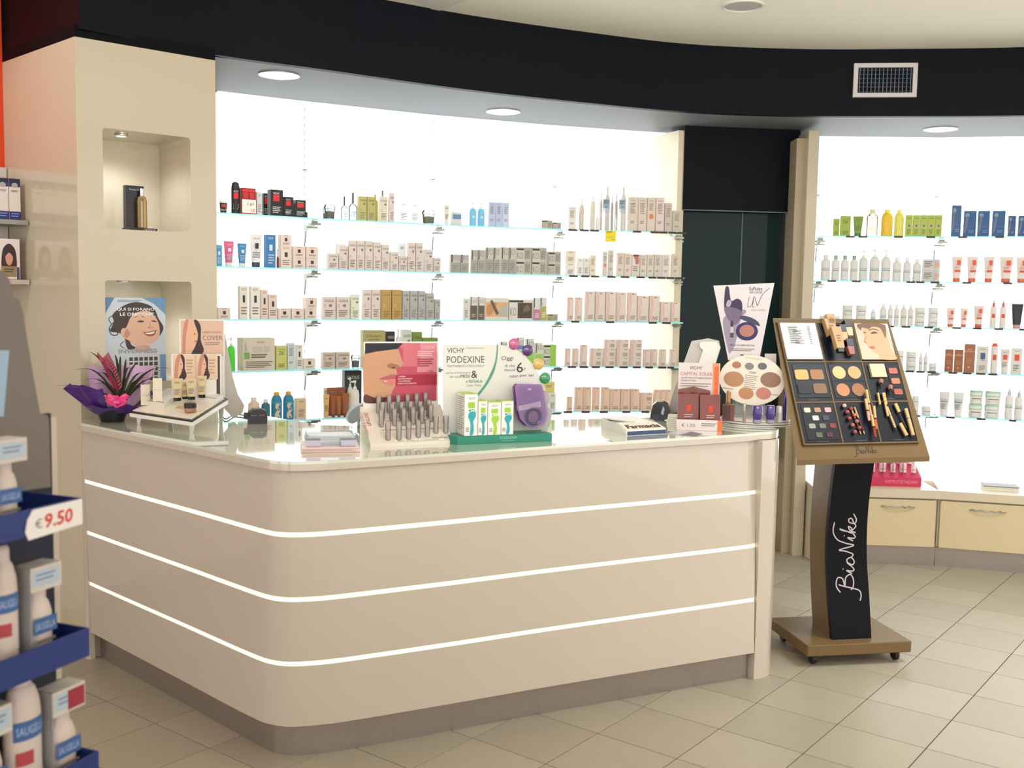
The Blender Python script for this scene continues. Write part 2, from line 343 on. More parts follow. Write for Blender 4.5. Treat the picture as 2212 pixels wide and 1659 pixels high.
def rail(Pp, Pf, label):
    """slotted upright fixed before the panels, with an angled bracket under every shelf"""
    f = facing(flat(Pp, 0), V(Pf)-V(Pp)); n = flat(Pf-Pp, 0); D = n.length; f = Fr(flat(Pp, 0), V((-n.y, n.x, 0)).normalized()*1, n.normalized())
    t = thing('shelf_rail', label, 'shelf rail', flat(Pp, .55), 'slotted shelf uprights')
    g = G(f); g.box(-.006, .006, .005, .02, .55, ZS-.01, clear((225, 240, 248)))
    for k in range(46):
        z = .7+k*.042; g.box(-.0018, .0018, .0195, .0215, z, z+.022, M((150, 175, 190), .4))
    g.build('slotted_bar', t)
    g = G(f); g.box(-.013, .013, .018, .026, 2.27, 2.276, M((110, 110, 100), .3)); g.build('end_clip', t)
    bm = M((128, 130, 118), .3, metal=.6)
    for z in SZ:
        g = G(f); g.prism([(.02, z-.14), (.028, z-.14), (.05, z-.06), (D*.62, z-.035), (D*.62, z-.022), (.02, z-.022)], -.003, .003, bm, axis='y', fr=Fr(f.o, f.v, f.u))
        g.box(-.028, .028, D*.55, D*.72, z-.03, z-.02, bm); g.box(-.016, .016, D*.6, D*.66, z-.02, z-.008, bm); g.box(-.03, .034, D*.4, D*.5, z-.045, z-.036, bm); g.build('bracket', t, True)
for i, (pp, pf, lb) in enumerate(((PT[1], EM[1], 'upright with brackets, first seam from the beige column'), (PT[2], EM[2], 'upright with brackets, second seam from the beige column'), (PT[3], EM[3], 'upright with brackets, third seam from the beige column'), (PT[4], EM[4]-V((.03, 0, 0)), 'upright with brackets along the post beside the dark doorway'), (PR[0]+V((.03, 0, 0)), ER[0]+V((.03, 0, 0)), 'upright with brackets on the cream pilaster of the drawer unit'), (PR[1], ER[1], 'upright with brackets between the two bays above the drawers'))):
    rail(pp, pf, lb)
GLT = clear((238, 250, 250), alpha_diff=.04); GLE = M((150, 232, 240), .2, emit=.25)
TAGM = M((44, 30, 22), .4)
TAGS = {(3, 0): ([(1200, 1270), (1290, 1360), (1372, 1440), (1710, 1775), (1850, 1918), (1920, 1985), (1992, 2058), (2062, 2130)], 900, .2712), (3, 1): ([(1213, 1280), (1308, 1372), (1387, 1450), (1517, 1582), (1625, 1690), (1750, 1813), (1843, 1905), (1912, 1980), (1985, 2050), (2055, 2122)], 900, .2712),
 (3, 2): ([(1237, 1300), (1515, 1580), (1857, 1920), (1963, 2030)], 900, .2712), (3, 3): ([(508, 620), (672, 784), (835, 946), (1023, 1136), (1218, 1330), (1400, 1508), (1568, 1676), (1750, 1858), (1876, 1965)], 1150, .15823),
 (3, 4): ([(468, 578), (710, 820), (962, 1072), (1272, 1380), (1535, 1640)], 1150, .15823),
 (4, 0): ([(425, 510), (550, 635), (900, 985), (1220, 1305)], 1730, .2179), (5, 0): ([(1535, 1620), (1900, 1985)], 1730, .2179), (4, 1): ([(262, 345), (505, 590), (720, 805), (1045, 1130), (1140, 1220), (1283, 1368)], 1730, .2179), (5, 1): ([(1600, 1685), (2005, 2090)], 1730, .2179),
 (4, 2): ([(600, 685), (860, 940), (1018, 1103), (1245, 1330)], 1730, .2179), (5, 2): ([(1525, 1610), (1728, 1813), (1943, 2028), (2190, 2275)], 1730, .2179), (4, 3): ([(270, 345), (368, 440), (467, 543)], 1900, .2411), (5, 3): ([(657, 735), (787, 865), (908, 990), (1018, 1098)], 1900, .2411),
 (4, 4): ([(345, 420)], 1900, .2411), (5, 4): ([(657, 735), (935, 1015), (1230, 1294)], 1900, .2411)}
SH = {}
for b, (p, q, _) in enumerate(BAYS):
    f = facing(p, q-p); w = (q-p).length; SH[b] = (f, w)
    for k, z in enumerate(SZ):
        fz = Fr(f.p(0, 0, z), f.u, f.v)
        g = G(fz); g.box(.004, w-.004, 0.003, .285, -.008, 0, GLT); o = g.build('glass_shelf'); tag(o, f'{SN[k]} glass shelf in the {BN[b]}', 'glass shelf', 'glass wall shelves')
        g = G(fz); g.box(.004, w-.004, 0, .003, -.008, 0, GLE); g.build('polished_edge', o)
        if (b, k) in TAGS:
            pr, x0, s = TAGS[(b, k)]
            for a, c in pr:
                s0 = (onp(x0+s*a, 620, p, q)-p).dot(f.u); s1 = (onp(x0+s*c, 620, p, q)-p).dot(f.u)
                g = G(fz); g.box(s0, s1, -.004, -.0005, -.011, .001, TAGM); g.build('price_strip', o)
# ================================================================ PRODUCTS
UNIT = {}
def unit(kind, col, col2=None):
    key = (kind, col, col2)
    if key in UNIT: return UNIT[key]
    m = col if not isinstance(col, tuple) else M(col, .5)
    m2 = (col2 if not isinstance(col2, tuple) else M(col2, .35)) if col2 else m
    g = G(); c = G()
    def lt(gg, pr, mm): gg.lathe([(r*.5, z) for r, z in pr], mm, 0, .5, 16)
    if kind == 'carton':
        e = .012; g.add([(-.5, 0, 0), (.5, 0, 0), (.5, 1, 0), (-.5, 1, 0), (-.5, 0, 1-e), (.5, 0, 1-e), (.5, 1, 1-e), (-.5, 1, 1-e), (-.48, .02, 1), (.48, .02, 1), (.48, .98, 1), (-.48, .98, 1)],
              [(3, 2, 1, 0), (0, 1, 5, 4), (1, 2, 6, 5), (2, 3, 7, 6), (3, 0, 4, 7), (4, 5, 9, 8), (5, 6, 10, 9), (6, 7, 11, 10), (7, 4, 8, 11), (8, 9, 10, 11)], m)
    elif kind == 'bottle': lt(g, [(.94, 0), (1, .03), (1, .68), (.92, .76), (.5, .83), (.42, .85)], m); lt(c, [(.5, .84), (.52, .85), (.5, .985), (.4, 1)], m2)
    elif kind == 'round_bottle': lt(g, [(.94, 0), (1, .03), (1, .66), (.93, .75), (.72, .84), (.5, .88)], m); lt(c, [(.52, .87), (.5, .97), (.36, 1)], m2)
    elif kind == 'spray': lt(g, [(.97, 0), (1, .02), (1, .82), (.9, .88), (.8, .9)], m); lt(c, [(.86, .89), (.84, .95), (.6, .985), (.3, 1)], m2)
    elif kind == 'slim': lt(g, [(.9, 0), (1, .02), (1, .68), (.8, .78), (.35, .82)], m); lt(c, [(.36, .81), (.4, .98), (.3, 1)], m2)
    elif kind == 'pump': lt(g, [(.94, 0), (1, .03), (1, .6), (.8, .72), (.4, .76)], m); lt(c, [(.42, .75), (.42, .82), (.14, .83), (.14, .93), (.3, .94), (.3, 1)], m2); c.box(-.42, 0, .42, .58, .94, .985, m2)
    elif kind == 'dropper': lt(g, [(.94, 0), (1, .03), (1, .5), (.5, .6), (.3, .62)], m); lt(c, [(.26, .61), (.26, .98), (.2, 1)], m2)
    elif kind == 'tip': lt(g, [(.94, 0), (1, .02), (1, .66), (.85, .73), (.4, .75)], m); lt(c, [(.5, .74), (.46, .86), (.2, .9), (.08, 1)], m2)
    elif kind == 'jar': lt(g, [(.85, 0), (.97, .04), (1, .3), (.97, .58), (.9, .6)], m); lt(c, [(1, .6), (1.0, .62), (1.0, .95), (.95, 1)], m2)
    elif kind == 'cup': lt(g, [(.75, 0), (.94, .82)], m); lt(c, [(1, .82), (1, .97), (.95, 1)], m2)
    elif kind == 'clip_jar':
        lt(g, [(.6, 0), (.72, .1), (.8, .6), (.85, .68), (.8, .72)], m); lt(c, [(.62, .06), (.66, .3), (.7, .5), (.3, .56)], m2); lt(c, [(.84, .72), (.9, .74), (.9, .8), (.7, .98), (.5, 1)], clear((235, 240, 240))); c.tube([(.45, .4, .5), (.56, .4, .72), (.45, .4, .85)], .02, CHROME)
    elif kind in ('tube', 'tube_up'):
        n = 14; vs = []; zz = (.15, .4, .7, .93, 1)
        for z in zz:
            t = (z-.15)/.85; rx = .34+.16*t; ry = max(.03, .34*(1-t)**.8)
            for i in range(n): a = 2*math.pi*i/n; vs.append((rx*math.cos(a), .5+ry*math.sin(a), z))
        g.add(vs, [(k*n+i, k*n+(i+1) % n, (k+1)*n+(i+1) % n, (k+1)*n+i) for k in range(4) for i in range(n)]+[tuple(range(n-1, -1, -1)), tuple(range(4*n, 5*n))], m)
        lt(c, [(.6, 0), (.66, .02), (.66, .15), (.5, .16)], m2)
    elif kind == 'box_tab':
        g.prism([(-.5, 0), (.5, 0), (.5, .3), (.36, .34), (.36, 1), (-.4, 1), (-.4, .8), (-.5, .78)], 0, 1, m, axis='y')
    r = (g.mesh(smooth=kind not in ('carton', 'box_tab'), name=kind), c.mesh(smooth=True, name='cap') if c.f else None)
    UNIT[key] = r; return r
PRN = {}
RING = (150, 140, 138)
def prints(key, col, cyl):
    k = (key, col, cyl)
    if k in PRN: return PRN[k]
    g = G(); c = col
    if key == 'V': ops = [('t', 'VICHY', .5, .86, .08, GREY, .6), ('r', .36, .5, .64, .72, (52, 50, 70)), ('L', 3, .15, .85, .1, .36, GREY)]
    elif key == 'VW': ops = [('t', 'VICHY', .5, .85, .1, GREY, .4), ('r', .38, .42, .62, .72, (52, 50, 70)), ('L', 2, .2, .8, .1, .28, GREY)]
    elif key == 'VB': ops = [('t', 'VICHY', .5, .86, .07, (225, 235, 245), .55), ('r', .34, .52, .66, .7, (225, 235, 245)), ('L', 4, .2, .85, .08, .4, (180, 205, 230))]
    elif key == 'VK': ops = [('t', 'VICHY', .45, .82, .08, (240, 235, 235), .5), ('r', .2, .56, .7, .8, (215, 40, 45)), ('L', 4, .15, .8, .08, .35, (190, 190, 190))]
    elif key == 'C': ops = [('t', 'CAUDALIE', .5, .8, .07, INK, .8), ('p', [(.55, .7), (.75, .74), (.85, .68), (.7, .64)], GREY), ('o', .25, .45, .12, .045, .03, RING), ('L', 5, .2, .85, .06, .34, GREY)]
    elif key == 'CW': ops = [('t', 'CAUDALIE', .5, .76, .12, INK, .75), ('p', [(.45, .62), (.65, .68), (.72, .58), (.55, .55)], GREY), ('o', .15, .6, .07, .07, .02, RING), ('L', 4, .15, .85, .08, .4, GREY)]
    elif key == 'KO': ops = [('r', 0, 0, 1, .54, (170, 168, 162)), ('r', .06, .56, .2, .98, (60, 55, 52)), ('t', 'KO', .6, .7, .24, (150, 150, 148), .6), ('L', 4, .15, .8, .1, .4, (140, 138, 132))]
    elif key == 'KB': ops = [('r', 0, 0, 1, .62, (108, 92, 80)), ('r', .05, .62, .16, 1, (60, 55, 52)), ('t', 'KO', .6, .72, .16, (150, 150, 148), .55), ('L', 2, .2, .8, .1, .25, (190, 180, 165))]
    elif key == 'KP': ops = [('r', 0, 0, 1, .48, (206, 130, 160)), ('r', .04, .55, .16, 1, (60, 55, 52)), ('L', 3, .25, .85, .1, .3, (240, 220, 230))]
    elif key == 'KY': ops = [('r', 0, 0, 1, .6, (186, 176, 98)), ('r', .04, .62, .16, 1, (60, 55, 52)), ('L', 3, .25, .85, .1, .35, (240, 235, 210))]
    elif key == 'KG': ops = [('r', 0, 0, 1, .52, (166, 214, 96)), ('r', .06, .56, .18, .98, (60, 55, 52)), ('t', 'KO', .6, .7, .2, (150, 150, 148), .6)]
    elif key == 'KW': ops = [('r', .52, .06, .97, .95, (178, 176, 162)), ('r', .0, .76, .5, .9, (70, 64, 60)), ('t', 'KO', .24, .12, .5, (140, 140, 138), .4), ('L', 5, .58, .92, .15, .72, (130, 126, 118))]
    elif key == 'KWG': ops = [('r', .48, .0, 1, 1, (158, 208, 88)), ('r', .0, .76, .5, .92, (60, 55, 52)), ('t', 'KO', .24, .1, .5, (120, 120, 118), .4)]
    elif key == 'W': ops = [('p', [(.1, .02), (.3, .3), (.22, .5), (.38, .72), (.25, .98), (.05, .98), (.12, .7), (.0, .5), (.08, .3), (0, .02)], (236, 198, 190)), ('s', [(.3, .02), (.16, .28), (.36, .52), (.24, .75), (.3, .98)], .04, (222, 176, 166)), ('L', 3, .3, .85, .06, .2, GREY), ('r', .42, .92, .68, .95, GREY)]
    elif key == 'WW': ops = [('p', [(.04, .02), (.2, .3), (.14, .6), (.26, .98), (.04, .98)], (236, 198, 190)), ('s', [(.2, .02), (.1, .35), (.24, .65), (.16, .98)], .03, (222, 176, 166)), ('L', 3, .5, .92, .12, .5, GREY), ('r', .62, .85, .85, .9, GREY)]
    elif key == 'A': ops = [('t', 'Avene', .5, .88, .045, GREY, .6), ('L', 7, .2, .8, .5, .82, GREY), ('L', 2, .2, .7, .2, .3, GREY)]
    elif key == 'AO': ops = [('t', 'Avene', .5, .88, .045, GREY, .6), ('L', 6, .2, .8, .6, .82, GREY), ('e', .5, .44, .3, .08, (232, 128, 92))]
    elif key == 'AF': ops = [('r', .05, .5, .95, .97, (226, 224, 220)), ('p', [(.2, .9), (.8, .95), (.9, .6), (.5, .55), (.4, .75)], (196, 120, 92)), ('r', .1, .9, .9, .98, (110, 70, 50)), ('L', 3, .1, .8, .2, .45, GREY)]
    elif key == 'N': ops = [('L', 2, .25, .75, .78, .88, GREY), ('L', 5, .2, .8, .1, .45, GREY)]
    elif key == 'G': ops = [('t', 'Clinians', .5, .82, .07, (80, 96, 40), .75), ('e', .5, .5, .3, .11, (190, 200, 160)), ('e', .5, .5, .2, .07, (150, 110, 90)), ('L', 4, .2, .8, .08, .32, (104, 120, 60))]
    elif key == 'GN': ops = [('t', 'Clinians', .5, .82, .06, (80, 96, 40), .7), ('L', 3, .25, .75, .6, .76, (104, 120, 60)), ('L', 3, .2, .8, .08, .25, (104, 120, 60))]
    elif key == 'BL': ops = [('e', .28, .82, .16, .09, (150, 160, 170)), ('p', [(.2, .75), (.35, .78), (.3, .4), (.1, .1), (.05, .3)], (110, 120, 140)), ('L', 1, .4, .8, .36, .4, (170, 90, 80)), ('L', 2, .4, .85, .12, .24, (120, 150, 190))]
    elif key == 'T': ops = [('r', .08, .56, .92, .7, (190, 206, 210)), ('r', .1, .52, .9, .545, (70, 66, 84)), ('L', 5, .12, .7, .12, .42, GREY)]
    elif key == 'TR': ops = [('r', .08, .56, .92, .7, (196, 206, 204)), ('r', .1, .52, .9, .545, (176, 112, 84)), ('L', 5, .12, .7, .12, .42, GREY)]
    elif key == 'J': ops = [('r', .2, .36, .85, .42, (120, 84, 80)), ('L', 3, .2, .85, .08, .32, GREY), ('r', .1, .66, .9, .9, (226, 232, 226))]
    elif key == 'O': ops = [('r', .5, .62, .85, .88, (230, 96, 66)), ('r', .3, .28, .85, .38, (224, 86, 54)), ('L', 3, .3, .75, .42, .56, (220, 150, 130))]
    elif key == 'SQ': ops = [('L', 1, .25, .75, .86, .9, GREY), ('r', .3, .52, .75, .76, (224, 80, 66)), ('L', 4, .2, .75, .1, .36, GREY)]
    elif key == 'SB': ops = [('L', 1, .25, .75, .86, .9, GREY), ('r', .3, .52, .72, .76, (74, 96, 150)), ('L', 1, .35, .7, .42, .5, (120, 160, 190)), ('L', 4, .2, .8, .08, .28, GREY)]
    elif key == 'BR': ops = [('r', .02, .72, .98, .76, (206, 150, 116)), ('t', 'RoC', .5, .78, .06, (226, 190, 160), .4), ('L', 3, .2, .8, .3, .5, (190, 130, 100)), ('e', .45, .18, .08, .03, (230, 190, 150))]
    elif key == 'SUN': ops = [('p', [(.3, .02), (.7, .05), (.55, .3), (.72, .5), (.5, .7), (.75, .88), (.4, .95), (.3, .7), (.42, .5), (.28, .3)], (232, 206, 176)), ('r', .0, .9, 1, .99, (60, 170, 200))]
    elif key == 'BIG': ops = [('t', 'VICHY', .55, .84, .06, GREY, .25), ('r', .3, .58, .62, .74, (196, 196, 188)), ('r', .68, .58, .84, .74, (196, 196, 188)), ('r', .04, .36, .2, .56, (120, 176, 90)), ('q', [(.05, .6), (.08, .9), (.14, .6)], (170, 186, 190)), ('L', 2, .25, .75, .36, .5, INK), ('L', 4, .08, .92, .06, .28, GREY)]
    elif key == 'GIFT': ops = [('r', .02, .15, .98, .8, (228, 180, 130)), ('p', [(.1, .2), (.3, .3), (.5, .75), (.3, .78), (.06, .6)], (206, 150, 104)), ('q', [(.2, .85), (.3, .9), (.6, .3), (.48, .22)], (110, 92, 88)), ('p', [(.62, .2), (.95, .25), (.9, .7), (.7, .6)], (186, 190, 178))]
    elif key == 'GIFTK': ops = [('r', .36, .1, .98, .84, (84, 72, 62)), ('p', [(.6, .4), (.9, .5), (.8, .75), (.65, .65)], (120, 104, 88)), ('t', 'KO', .17, .2, .4, (150, 150, 148), .26), ('r', .0, .86, .6, .95, (70, 64, 60))]
    elif key == 'TWIN': ops = [('r', 0, .02, 1, .56, (240, 236, 230)), ('r', 0, .0, 1, .05, (205, 40, 42)), ('t', '2 gel', .6, .32, .14, (90, 80, 80), .5), ('t', '10', .78, .1, .12, (214, 70, 60), .3), ('r', 0, .86, 1, .94, (210, 44, 46)), ('r', .1, .6, .42, .84, (200, 40, 42)), ('r', .55, .6, .86, .84, (200, 40, 42))]
    elif key == 'STR': ops = [('r', .2, .45, .85, .85, (110, 150, 196)), ('L', 3, .28, .78, .5, .75, (70, 100, 150))]
    elif key == 'BLK': ops = [('t', 'CAUDALIE', .5, .8, .08, (210, 206, 200), .7)]
    elif key == 'PINKJ': ops = [('r', .15, .35, .85, .42, (130, 60, 70)), ('L', 3, .2, .8, .08, .3, GREY)]
    elif key == 'ARC': ops = [('p', [(.62, .12), (.8, .2), (.95, .5), (.8, .85), (.62, .9)], (180, 200, 214)), ('e', .8, .5, .12, .26, (232, 170, 140)), ('L', 4, .06, .55, .2, .8, GREY)]
    elif key == 'GOLD': ops = [('t', 'CAUDALIE', .5, .8, .04, (120, 96, 40), .7), ('o', .3, .45, .1, .035, .025, (236, 216, 170)), ('L', 4, .2, .85, .06, .28, (140, 116, 60))]
    else: ops = [('L', 4, .2, .8, .1, .5, GREY)]
    if cyl: draw(g, ops, 1, 1, lift=.012, step=.004, cyl=(.5, 0, .5, 2.3))
    else: draw(g, ops, 1, 1, Fr((-.5, 0, 0)), lift=.012, step=.006)
    PRN[k] = g.mesh(name='print'); return PRN[k]
STK = {}
PROD = []                                    # (bay, shelf, desc, object) for labels
CATS = {'carton': 'box', 'box_tab': 'box', 'bottle': 'bottle', 'round_bottle': 'bottle', 'spray': 'spray bottle', 'slim': 'bottle', 'pump': 'pump bottle', 'dropper': 'bottle', 'tip': 'bottle', 'jar': 'jar', 'cup': 'jar', 'clip_jar': 'glass jar', 'tube': 'tube', 'tube_up': 'tube'}
NAMES = {'carton': 'product_carton', 'box_tab': 'hanging_carton', 'bottle': 'lotion_bottle', 'round_bottle': 'shower_bottle', 'spray': 'spray_bottle', 'slim': 'slim_bottle', 'pump': 'pump_bottle', 'dropper': 'stopper_bottle', 'tip': 'nozzle_bottle', 'jar': 'cream_jar', 'cup': 'tapered_jar', 'clip_jar': 'clip_top_jar', 'tube': 'cream_tube', 'tube_up': 'cream_tube'}
def solid(kind, f, z, a0, a1, h, y0, d, col, col2, pr, label=None, cat=None, group=None, name=None):
    """one product: x from a0 to a1 along frame f, front at y0, standing at z"""
    bm, cm = unit(kind, col, col2); w = (a1-a0)
    if kind not in ('carton', 'box_tab'): d = min(d if d else w, w) if kind != 'tube' else w*.55
    mw = Matrix(((f.u.x*w, f.v.x*d, 0, 0), (f.u.y*w, f.v.y*d, 0, 0), (0, 0, h, 0), (0, 0, 0, 1)))
    P = f.p((a0+a1)/2, y0, 0); mw.translation = V((P.x, P.y, z))
    o = bpy.data.objects.new(name or NAMES[kind], bm); COL.objects.link(o); o.matrix_world = mw
    for n_, me in (('cap' if kind != 'clip_jar' else 'lid_and_filling', cm), ('print', prints(pr, None, kind not in ('carton', 'box_tab')) if pr else None)):
        if me:
            c = bpy.data.objects.new(n_, me); COL.objects.link(c); c.parent = o
            if n_ == 'print' and kind not in ('carton', 'box_tab'):
                z0, z1 = {'tube': (.18, .95), 'jar': (0.05, .95), 'bottle': (.05, .68), 'round_bottle': (.06, .66), 'spray': (.05, .8), 'pump': (.05, .58), 'tip': (.05, .64), 'cup': (.1, .75), 'clip_jar': (.1, .5)}.get(kind, (.05, .65))
                c.matrix_local = Matrix.Translation((0, .0, z0)) @ Matrix.Diagonal((1 if kind != 'tube' else .84, 1 if kind != 'tube' else .9, z1-z0, 1))
    if label: tag(o, label, cat or CATS[kind], group)
    return o
def put(b, k, desc, kind, x0, x1, h, col, col2=None, pr=None, back=0, up=0, d=None, grp=None):
    """x0..x1 picture columns on shelf k of bay b, h and up in picture pixels"""
    f, w = SH[b]; z = SZ[k]; y0 = .022+back; p = f.p(0, y0); q = f.p(w, y0)
    D = None; ym = 620+(k-2.4)*100
    P0 = onp(x0+.6, ym, p, q); P1 = onp(x1-.6, ym, p, q); a0 = (P0-p).dot(f.u); a1 = (P1-p).dot(f.u)
    a0 = max(a0, .006); a1 = min(a1, w-.006) if x1 < 2200 else a1
    sc_ = dep(f.p((a0+a1)/2, y0, z))/F; ww = a1-a0; dd = d or max(.024, min(.05, ww*.7))
    if kind == 'tube': dd = ww*.5
    zb0 = z+.0004
    if up:
        am = (a0+a1)/2; zb0 = max(t[2] for t in STK.get((b, k), []) if t[0]-.004 <= am <= t[1]+.004)+.0003
    STK.setdefault((b, k), []).append((a0, a1, zb0+h*sc_))
    o = solid(kind, f, zb0, a0, a1, h*sc_, y0, dd, col, col2, pr)
    PROD.append((b, k, desc, o, CATS[kind], (a0+a1)/2, grp, up)); return o
PK = (226, 213, 207); PKW = (230, 217, 207); GR = (196, 192, 186); BK = (26, 24, 28); WH = (238, 236, 230)
CL = clear((222, 232, 230), alpha_diff=.1); AV = (222, 208, 194); WT = (226, 226, 224)
